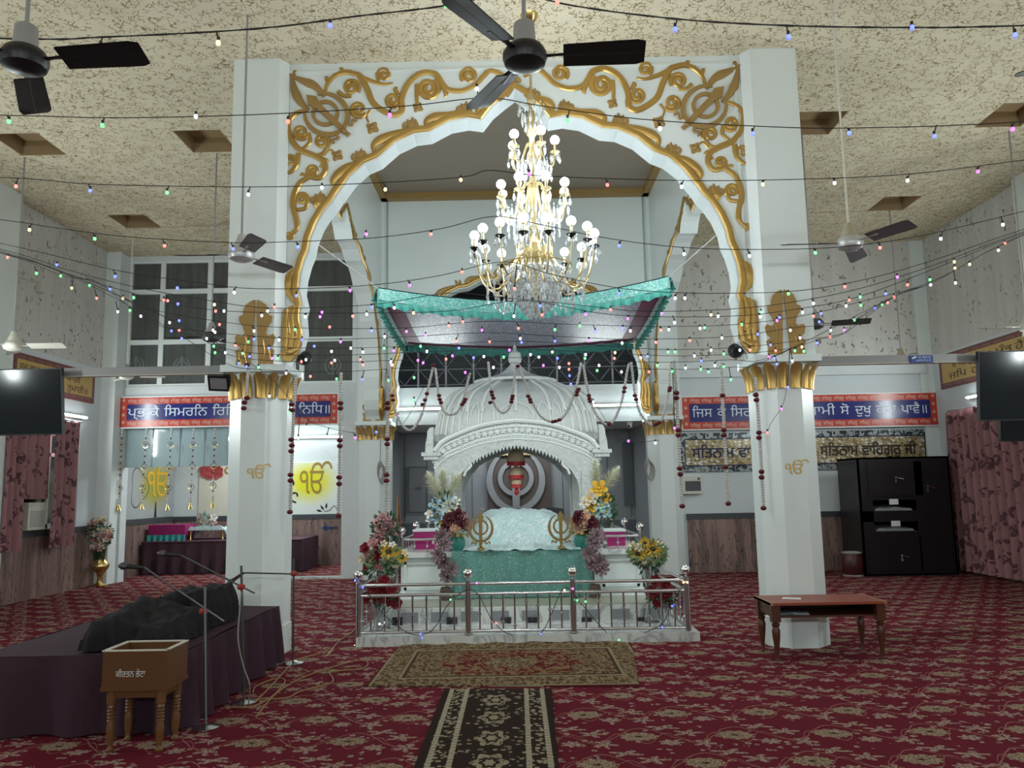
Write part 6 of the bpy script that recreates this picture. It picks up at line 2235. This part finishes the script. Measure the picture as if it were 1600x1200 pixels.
for x0, x1, z0, z1, hx, hy in ((1358, 1438, 775, 720, 1402, 746), (1440, 1478, 890, 720, 1452, 760), (1358, 1438, 892, 838, 1412, 868)):
    A, B_ = at(x0, z0, cy), at(x1, z1, cy)
    d = MB().box((A.x, cy - .012, A.z), (B_.x, cy, B_.z)).build('door', CABM, t, False)
    h = at(hx, hy, cy - .03)
    MB().rod((h.x - .03, cy - .04, h.z), (h.x + .09, cy - .045, h.z - .03), .012, 8).rod((h.x - .02, cy - .04, h.z), (h.x - .02, cy - .01, h.z), .016, 8).cb((h.x - .02, cy - .014, h.z - .06), (.03, .006, .07)).build('handle', CHROME, d, False)
for i, (px, py) in enumerate(((1396, 784), (1399, 818))):
    c = at(px, py, cy - .004)
    p = MB().box((c.x - .075, cy - .018, c.z - .045), (c.x + .075, cy - .013, c.z + .045)).build('paper_label', PAPER, t, False)
for i, (px, py, lb) in enumerate(((1398, 796, 'pale folded cloth in the upper opening of the black cabinet'), (1402, 828, 'pale folded cloth in the lower opening of the black cabinet'))):
    c = at(px, py, cy + .3)
    z = (zz[2], zz[4])[i]
    mb = MB().grid(lambda u, v: Vector((lerp(sx0 + .06, sx1 - .06, u), lerp(cy + .08, cy + .6, v), z + .012 + .07 * (sin(PI * u) ** .4) * (.55 + .45 * v) + .012 * sin(u * 14 + v * 5))), 20, 12)
    for v0 in (0, 1): mb.grid(lambda u, v: Vector((lerp(sx0 + .06, sx1 - .06, u), cy + (.08 if v0 == 0 else .6), lerp(z + .002, z + .012 + .07 * (sin(PI * u) ** .4) * (.55 + .45 * v0) + .012 * sin(u * 14 + v0 * 5), v))), 20, 1)
    tag(mb.build('folded_cloth', GREYW, None, True, loc=(c.x, cy + .3, z)), lb, 'cloth')
# drum beside the cabinet
c = atz(1334, 895, 0)
t = thing('drum', (c.x - .02, 13.75, 0), 'dark red drum with white rim standing left of the black cabinet', 'drum')
c = Vector((at(1333, 890, 13.75).x, 13.75, 0))
MB().lathe([(.14, .02), (.17, .1), (.18, .2), (.17, .3), (.145, .38)], c, 24).build('shell', mat('dark red lacquer', (.06, .012, .012), .35), t)
for z in (.015, .385): MB().tube(arc(c + E3 * z, .15, 0, 2 * PI, 28, E1, E2)[:-1], .016, 8, True).build('rim', GREYP, t)
MB().lathe([(0, .39), (.145, .388)], c, 24).build('head', IVORY, t)
MB().lathe([(.145, .008), (0, .004)], c, 24).build('lower_head', IVORY, t)

# ------------------------------------------------------------------ wall fittings on the right back wall
a, b = at(1061, 772, YB - .1), at(1096, 744, YB - .1)
t = thing('wall_speaker', ((a.x + b.x) / 2, YB - .1, a.z), 'white wall speaker with dark square grille below the left mosaic', 'speaker')
MB().box((a.x, YB - .14, a.z), (b.x, YB, b.z)).build('casing', IVORY, t, False)
mb = MB().box((a.x + .11, YB - .146, a.z + .05), (b.x - .03, YB - .14, b.z - .09))
mb.build('grille', DARKG, t, False)
mb = MB()
for k in range(7): mb.box((a.x + .11, YB - .149, a.z + .06 + k * .027), (b.x - .03, YB - .146, a.z + .066 + k * .027))
mb.build('grille_bars', BLACK, t, False)
MB().lathe([(0, .0), (.02, 0), (.02, .012), (0, .012)], (b.x - .06, YB - .14, b.z - .045), 12, M=Matrix.Rotation(PI / 2, 4, 'X')).build('knob', BLACK, t)
c = at(984, 664, 15.42)
c.z = GB - .07
t = thing('security_camera', tuple(c), 'small white security camera at the inner edge of the right rear pillar', 'camera')
MB().cb(c + Vector((0, 0, .05)), (.1, .12, .04)).build('mount', IVORY, t, False)
MB().ball(c, .055, 14).build('dome', IVORY, t)
MB().ball(c + Vector((-.02, -.04, -.015)), .025, 10).build('lens', BLACK, t)
for px, py, lb in ((594, 735, 'coil of grey cable hanging on the left rear pillar'), (1012, 730, 'coil of grey cable hanging on the right rear pillar')):
    Yc = YBK - .31
    c = at(px, py, Yc)
    t = thing('cable_coil', tuple(c), lb, 'cable', 'cable coils on the rear pillars')
    mb = MB()
    for k in range(5): mb.tube([c + Vector((.05 * cos(q) * (1 + .1 * k) + .012 * k, -.008 * k, .16 * sin(q) - .02 * k)) for q in [2 * PI * i / 20 for i in range(20)]], .008, 5, True)
    mb.build('loops', CABG, t)
    MB().tube([c + E3 * .15, c + Vector((.005, 0, .5)), c + Vector((.0, 0, .95))], .006, 5).build('lead', CABG, t)
a, b = at(58, 458, 11), at(69, 441, 11)
p = atx(64, 449, XL + .05)
t = thing('wall_sensor', (XL + .05, p.y, p.z), 'small white box with a cable high on the left rough wall', 'sensor')
MB().cb((XL + .05, p.y, p.z), (.1, .13, .17)).build('casing', IVORY, t, False)
P = [atx(x, y, XL + .02) for x, y in ((18, 428), (40, 436), (62, 441))]
MB().tube(smoothpts(P, 4), .008, 5).build('lead', IVORY, t)

# ------------------------------------------------------------------ curtains, air conditioner, tube lights
def m_curt():
    x, y, z = xyz()
    p = vec(y * 1.0, z * .8, x)
    n = noise(p, 6.5, 5, .62, 1.2)
    m = voro(p, 7.0)
    k = (n > .50) * (m < .5)
    base = mix(noise(p, 1.5), (.27, .115, .125), (.36, .165, .175))
    return mix(k, base, (.085, .022, .034)), None, None


CURT = mat('dusty pink curtain with dark flower sprays', rough=.55, fn=m_curt)


def curtain(label, x, y0, y1, z0, z1, s, amp=.05, fq=34, name='curtain'):
    t = thing(name, (x, (y0 + y1) / 2, z0), label, 'curtain', 'pink flowered curtains')
    n = int(abs(y1 - y0) * 60)
    mb = MB().grid(lambda u, v: Vector((x + s * (amp * sin(u * (y1 - y0) * fq + .5 * sin(v * 3)) + .02 * sin(u * 9)), lerp(y0, y1, u), lerp(z1, z0, v))), n, 8)
    mb.build('cloth', CURT, t)
    rd = MB().rod((x + s * .01, y0 - .1, z1 + .02), (x + s * .01, y1 + .1, z1 + .02), .014, 8)
    rd.build('curtain_rod', STEEL, t)
    return t


xc = XL + .2
yq = lambda px, x: atx(px, 760, x).y
curtain('long pink flowered curtain at the left edge, left of the air conditioner', xc, yq(4, xc), yq(36, xc), .78, 2.72, 1)
curtain('short pink flowered curtain above the air conditioner', XL + .13, yq(36, xc), yq(80, xc), 1.52, 2.72, 1, .02, 20)
curtain('long pink flowered curtain right of the air conditioner', xc + .02, yq(79, xc), yq(115, xc), .76, 2.76, 1)
xr = XR - .2
curtain('full length pink flowered curtain behind the black cabinet on the right wall', xr, yq(1487, xr) - .0, 9.2, .05, 2.72, -1, .06, 30)
t = thing('air_conditioner', (XL + .2, 12.4, .98), 'cream window air conditioner below the short curtain', 'air conditioner')
ya, yb = yq(52, xc), yq(79, xc)
z0, z1 = atx(60, 828, xc).z, atx(60, 785, xc).z
MB().box((XL + .0, ya, z0), (XL + .15, yb, z1)).build('casing', IVORY, t, False)
mb = MB()
for k in range(9): mb.box((XL + .15, ya + .05, z0 + .05 + k * .028), (XL + .158, yb - .05, z0 + .062 + k * .028))
mb.build('front_grille', GREYP, t, False)
TUBE = mat('lit tube lamp', (.9, .95, 1), .4, emit=(.88, .97, 1.0), es=14)


def tube_light(label, a, b, nrm, pw=26):
    a, b, nrm = Vector(a), Vector(b), Vector(nrm)
    t = thing('tube_light', tuple((a + b) / 2), label, 'lamp', 'lit tube lights')
    d = (b - a).normalized()
    M = Matrix((d, nrm, d.cross(nrm))).transposed().to_4x4()
    M.translation = (a + b) / 2
    MB().cb((0, .012, 0), ((b - a).length, .03, .05), M=M).build('batten', IVORY, t, False)
    MB().rod(a + nrm * .045, b + nrm * .045, .014, 10).build('tube', TUBE, t)
    c = (a + b) / 2 + nrm * .1
    area('tube_lamp', c, c + nrm, .05 if abs(d.x) < .5 else 1.1, 1.1 if abs(d.x) < .5 else .05, pw, COOL)


tube_light('lit tube light above the left curtains', (XL + .03, 12.7, 2.9), (XL + .03, 13.9, 2.9), E1, 40)
tube_light('lit tube light above the right curtain', (XR - .03, 12.35, 2.93), (XR - .03, 13.6, 2.93), -E1, 40)
zt = at(655, 639, 15.22).z
tube_light('lit tube light on the gallery edge left of the dome', (at(622, 640, 15.2).x, 15.22, zt), (at(622, 640, 15.2).x + 1.2, 15.22, zt), -E2, 18)
tube_light('lit tube light on the gallery edge right of the dome', (at(1008, 633, 15.2).x - 1.2, 15.22, zt), (at(1008, 633, 15.2).x, 15.22, zt), -E2, 18)
tube_light('lit tube light on the side room far wall', (-4.9, YR - .03, 2.75), (-3.7, YR - .03, 2.75), -E2, 30)
area('side_room_lamp', (-5.4, 16.3, 3.2), (-5.4, 16.6, 0), .2, 1.4, 45, COOL)

# brass vase with pink flowers by the left corner
V = Vector((at(156, 900, 14.25).x, 14.25, 0))
hd = []
for k in range(46):
    a, r = rnd.random() * 2 * PI, rnd.random() ** .5
    hd.append((155 + 17 * r * cos(a), 834 + 25 * r * sin(a), 14.2 - .1 * rnd.random(), 'lily', 5.2, (WHITEF, CREAMF, PINK, PINK)[k % 4]))


def brass_vase(t, b):
    MB().lathe([(0, 0), (.12, 0), (.13, .02), (.05, .06), (.04, .16), (.06, .22), (.13, .30), (.145, .35), (.12, .41), (.05, .48), (.035, .56), (.05, .66), (.09, .70), (.07, .70), (.03, .6), (0, .58)], b, 20).build('brass_vase', BRASS, t)


bouquet('large pink and white flower arrangement in a brass vase by the left corner', V, hd, brass_vase, [(155, 834, 14.25, .2, .28, 160, LEAFM)])

# ------------------------------------------------------------------ side room behind the left opening
OCH = mat('bright ochre paint', (.80, .43, .012), .4)
BRNG = mat('brown gold paint', (.33, .20, .04), .4)


def m_mural():
    x, y, z = xyz()
    d = blob(y, z, .35, .66, .95, .62)
    d2 = blob(y, z, -.35, .6, .5, .5, 3, .2)
    g = mix(noise(vec(x, y, z), 3.0), (.34, .35, .36), (.42, .43, .44))
    f = 1 - sstep(d, .35, 1.0)
    c = mix(f, g, (.36, .335, .05))
    return mix(ab(d2 - .7) < .03, c, (.10, .09, .06)), None, None


t = thing('painted_mural', (XL + .03, 16.4, 1.1), 'grey mural with a bright yellow character on the side room left wall', 'mural')
MB().box((XL, 15.2, 1.09), (XL + .03, YR - .02, 2.6)).build('painted_panel', mat('grey mural with yellow airbrush', rough=.5, fn=m_mural), t, False)
mb = MB()
p0, p1 = atx(228, 775, XL + .035), atx(270, 775, XL + .035)
write(mb, 'ੴ', (XL + .035, p0.y, 1.52), E2, E3, .82, OCH, p1.y - p0.y)
mb.build('yellow_character', OCH, t, False)
bl = MB().tube([Vector((XL + .04, atx(241, 780, XL).y, 1.1)), Vector((XL + .04, atx(241, 780, XL).y, 1.42))], [.05, .012], 4, flat=(E1, .2))
bl.build('black_stroke', BLACK, t, False)


def m_lit():
    x, y, z = xyz()
    d = blob(x, z, at(484, 755, YR).x - at(451, 755, YR).x, at(484, 755, YR).z - at(484, 809, YR).z, .72, .6)
    f = 1 - sstep(d, .3, 1.0)
    return mix(f, (.70, .74, .70), (.72, .68, .02)), None, None


def wall_panel(label, px0, px1, py0, py1, m, deco, name='painted_panel'):
    a, b = at(px0, py1, YR - .03), at(px1, py0, YR - .03)
    t = thing('painted_mural', ((a.x + b.x) / 2, YR - .03, a.z), label, 'mural')
    MB().box((a.x, YR - .03, a.z), (b.x, YR, b.z)).build(name, m, t, False)
    deco(t, a, b)


def deco_a(t, a, b):
    mb = MB()
    p, q = at(466, 772, YR - .035), at(510, 772, YR - .035)
    write(mb, 'ੴ', (p.x, YR - .035, p.z), E1, E3, .80, BRNG, q.x - p.x + .1)
    mb.build('gold_character', BRNG, t, False)
    mb = MB()
    for px, py, an in ((506, 797, 2.2), (509, 795, 1.4), (503, 799, 2.9)):
        c = at(px, py, YR - .034)
        d = Vector((cos(an), 0, sin(an)))
        mb.tube([c, c + d * .06, c + d * .13], [.004, .025, .003], 6, flat=(E2, .15))
    mb.tube(smoothpts([at(x, y, YR - .034) for x, y in ((506, 799), (515, 797), (522, 790), (527, 797))], 5), .006, 5)
    for cx, cy_, r in ((462, 775, 10), (455, 757, 14)): mb.tube([at(x, y, YR - .034) for x, y in spiral((cx, cy_), r, 1.5, .8)], .02, 5, flat=(E2, .3), m=None)
    mb.build('leaf_motif', SBK, t, False)


wall_panel('white and yellow mural panel with a gold character, far wall of the side room', 372, 530, 722, 809, mat('white panel with yellow airbrush', rough=.4, fn=m_lit), deco_a)


def deco_b(t, a, b):
    mb = MB()
    p = at(348, 745, YR - .035)
    write(mb, 'ੴ', (p.x, YR - .035, at(348, 752, YR).z), E1, E3, .5, BRNG)
    mb.build('gold_character', BRNG, t, False)
    mb = MB()
    for k in range(7):
        c = at(322 + 6 * (k % 3) + k, 735 + 3 * (k % 2), YR - .034)
        petals(mb, c, -E2, .16, 6, .05, .4, k)
    mb.build('red_flower', mat('red mural flower', (.40, .06, .06), .5), t, False)


wall_panel('cream mural panel with red flowers beside the left front pillar', 309, 372, 728, 811, CREAMW, deco_b)
a = at(502, 825, YR - .06)
t = thing('arrow_sign', tuple(a), 'small dark blue arrow on the stone dado of the side room', 'sign')
MB().prism([(0, 0), (.12, .07), (.12, .022), (.36, .022), (.36, -.022), (.12, -.022), (.12, -.07)], (Vector((a.x, YR - .052, a.z)), E1, E3, -E2), .006).build('arrow', mat('dark blue vinyl', (.015, .03, .12), .4), t, False)
# glazed transom across the opening
g = thing('window_4', (-6.3, YB + .1, 2.2), None, None)
g['kind'] = 'structure'
a, b = at(194, 731, YB + .1), at(356, 731, YB + .1)
MB().box((a.x, YB + .09, a.z), (b.x, YB + .11, 2.86)).build('glass_pane', mat('pale reflecting glass', (.36, .47, .50), .08, spec=.8), g, False)
# draped platform with bedding
t = thing('draped_bed', (-5.9, 16.6, 0), 'side room bed with a pleated purple skirt', 'bed')
bx0, bx1, by0, by1, bz = at(216, 870, 16.1).x, at(470, 880, 16.1).x, 16.1, 17.5, .62
bx0 = max(bx0, XL + .1)
MB().box((bx0 + .03, by0 + .03, 0), (bx1 - .03, by1, bz)).build('base', BLACK, t, False)
for (p, q, nn) in (((bx0, by0), (bx1, by0), (0, -1)), ((bx1, by0), (bx1, by1), (1, 0))):
    L = math.hypot(q[0] - p[0], q[1] - p[1])
    MB().grid(lambda u, v: Vector((lerp(p[0], q[0], u) + nn[0] * .04 * sin(u * L * 22) * (.2 + v), lerp(p[1], q[1], u) + nn[1] * .04 * sin(u * L * 22) * (.2 + v), lerp(bz, .02, v))), int(L * 40), 4).build('skirt', mat('plum skirt cloth', (.06, .025, .04), .7), t)
MB().box((bx0, by0 - .03, bz), (bx1, by1, bz + .02)).build('top_cloth', mat('plum top cloth', (.08, .03, .05), .7), t, False)
a, b = at(231, 846, 16.3), at(289, 831, 16.3)
t = thing('cloth_stack', ((a.x + b.x) / 2, 16.5, bz), 'magenta cloth stack with a teal frill on the side room bed', 'cloth')
MB().box((a.x, 16.3, bz + .12), (b.x, 16.8, bz + .12 + b.z - a.z + .04)).build('magenta_cloth', MAG, t, False)
MB().grid(lambda u, v: Vector((lerp(a.x - .02, b.x + .02, u), 16.28 - .03 * sin(u * 40) * v, lerp(bz + .14, bz + .02, v))), 60, 3).build('teal_frill', mat('bright teal frill', (.04, .34, .32), .5), t)
MB().box((a.x + .02, 16.3, bz + .021), (b.x - .02, 16.8, bz + .12)).build('under_cloth', MAGD, t, False)
a, b = at(288, 850, 16.5), at(358, 821, 16.5)
t = thing('covered_book_stand', ((a.x + b.x) / 2, 16.7, bz), 'low stand under a pale teal brocade cloth on the side room bed', 'stand')
def cv(u, v):
    e = min(u, 1 - u) * 2
    return Vector((lerp(a.x, b.x, u), lerp(16.45, 17.1, v), bz + .03 + (b.z - bz - .03) * min(1, e * 3) ** .6 * (1 - .25 * v) + .015 * sin(u * 18 + v * 9)))
MB().grid(cv, 30, 16).grid(lambda u, v: (lambda q: Vector((q.x, q.y, lerp(bz + .21, q.z, v))))(cv(u, 0)), 30, 3).build('brocade_cover', RUMT, t)
for x in (a.x + .12, b.x - .12):
    MB().lathe([(.03, bz + .022), (.02, bz + .1), (.03, bz + .22)], (x, 16.5, 0), 10).build('leg', BRASS, t)
hd = [(314 + 5 * (k % 5), 815 - 4 * (k // 5) - (k % 2) * 2, 16.9, 'lily', 6, (PINK, WHITEF, PINK, AQUA)[k % 4]) for k in range(12)]
b = at(322, 822, 16.9)
bouquet('pink and white flowers standing on the brocade cloth in the side room', (b.x, 16.95, cv(.5, .7).z - .02), hd, vase_pot(.12, .07, AQUA), [(322, 814, 16.95, .16, .1, 50, LEAFL)])
struct('trim_15', MB().box((at(450, 905, YB).x, YB + .02, 0), (-3.2, YB + .3, .03)), MARBLE)

# ------------------------------------------------------------------ corridor and gallery behind the shrine
t = thing('gallery_rail', (0, 15.2, GZ), 'grey lattice railing along the gallery behind the dome', 'railing')
gz0, gz1, gy = GZ, GZ + .72, 15.35
RAILG = mat('grey painted steel', (.20, .20, .22), .45, .3)
N_ = 9
for k in range(N_ + 1):
    x = -2.4 + 4.8 * k / N_
    MB().cb((x, gy, (gz0 + gz1) / 2), (.035, .035, gz1 - gz0)).build('post', RAILG, t, False)
for z in (gz0 + .06, gz0 + .36, gz1): MB().rod((-2.42, gy, z), (2.42, gy, z), .014, 6).build('rail', RAILG, t)
for k in range(N_):
    xa_, xb_ = -2.4 + 4.8 * k / N_, -2.4 + 4.8 * (k + 1) / N_
    xm, zm = (xa_ + xb_) / 2, gz0 + .38
    mb = MB()
    for p, q in (((xa_, zm), (xm, gz1)), ((xm, gz1), (xb_, zm)), ((xb_, zm), (xm, gz0 + .06)), ((xm, gz0 + .06), (xa_, zm))): mb.rod((p[0], gy, p[1]), (q[0], gy, q[1]), .009, 5)
    mb.build('lattice', RAILG, t)
a, b = at(640, 800, 17.28), at(666, 731, 17.28)
t = thing('door_1', ((a.x + b.x) / 2, 17.28, .86), None, None)
t['kind'] = 'structure'
MB().box((a.x, 17.25, a.z), (b.x, 17.3, b.z)).build('door_leaf', mat('grey door', (.17, .18, .195), .45), t, False)
mb = MB()
for q in (((a.x - .03, 17.24, a.z), (a.x, 17.3, b.z + .03)), ((b.x, 17.24, a.z), (b.x + .03, 17.3, b.z + .03)), ((a.x, 17.24, b.z), (b.x, 17.3, b.z + .03))): mb.box(*q)
mb.build('door_frame', DARKG, t, False)
MB().box((a.x + .12, 17.243, (a.z + b.z) / 2), (b.x - .1, 17.25, (a.z + b.z) / 2 + .06)).build('door_plate', DARKG, t, False)
a, b = at(762, 800, 17.2), at(860, 700, 17.2)
t = thing('emblem_panel', ((a.x + b.x) / 2, 17.2, a.z), 'brown panel with a large grey emblem behind the marble arch', 'panel')
MB().box((a.x, 17.22, a.z), (b.x, 17.3, b.z)).build('panel_board', BROWNP, t, False)
mb = MB()
c = at(806, 753, 17.2)
khanda(mb, c, E1, E3, -E2, 1.62, .04)
mb.build('emblem', mat('grey emblem paint', (.22, .23, .245), .4), t, False)
a, b = at(773, 712, 17.1), at(830, 703, 17.1)
t = thing('text_strip', ((a.x + b.x) / 2, 17.1, a.z), 'small gold lettered strip hung above the hanging ornament', 'sign')
MB().box((a.x, 17.1, a.z), (b.x, 17.15, b.z)).build('strip', mat('gold glitter strip', (.55, .42, .2), .3, .6, bump=(60, 1.0)), t, False)
MB().rod(((a.x + b.x) / 2, 17.12, b.z), ((a.x + b.x) / 2, 17.12, 2.84), .008, 5).build('cord', BRASS, t)
# chair and flag in the corridor
a, b = at(842, 830, 15.9), at(884, 793, 15.9)
t = thing('corridor_chair', ((a.x + b.x) / 2, 16.1, 0), 'grey covered chair in the corridor, right behind the throne', 'chair')
CHG = mat('grey chair cover', (.075, .08, .09), .7)
x0, x1 = a.x, b.x
MB().prism([(x0, .45), (x1, .45), (x1 - .02, b.z - .03), ((x0 + x1) / 2, b.z + .01), (x0 + .02, b.z - .03)], (Vector((0, 16.3, 0)), E1, E3, -E2), .08).build('backrest', CHG, t, False)
MB().box((x0, 15.85, .40), (x1, 16.3, .47)).build('seat', CHG, t, False)
for x in (x0 + .03, x1 - .03):
    for y in (15.9, 16.25): MB().rod((x, y, 0), (x, y, .42), .02, 6).build('leg', CHG, t)
p0 = at(621, 775, 15.6)
t = thing('cloth_pennant', (p0.x + .05, 15.6, .5), 'orange cloth pennant hanging beside the left rear pillar', 'flag')
mb = MB().grid(lambda u, v: Vector((lerp(at(620, 775, 15.6).x, lerp(at(622, 775, 15.6).x, at(628, 775, 15.6).x, v), u), 15.6 + .03 * sin(u * 6), lerp(at(621, 772, 15.6).z, at(621, 835, 15.6).z, v))), 6, 8)
mb.build('cloth', mat('orange cloth', (.42, .09, .025), .6), t)
MB().rod((p0.x, 15.6, 0), (p0.x, 15.6, at(621, 770, 15.6).z), .012, 6).build('staff', BRASS, t)
a, b = at(976, 790, 17.2), at(986, 690, 17.2)
t = thing('hanging_banner', ((a.x + b.x) / 2, 17.15, a.z), 'narrow dark banner at the right end of the corridor', 'banner')
MB().box((a.x, 17.18, a.z), (b.x, 17.2, b.z)).build('cloth', DARKG, t, False)
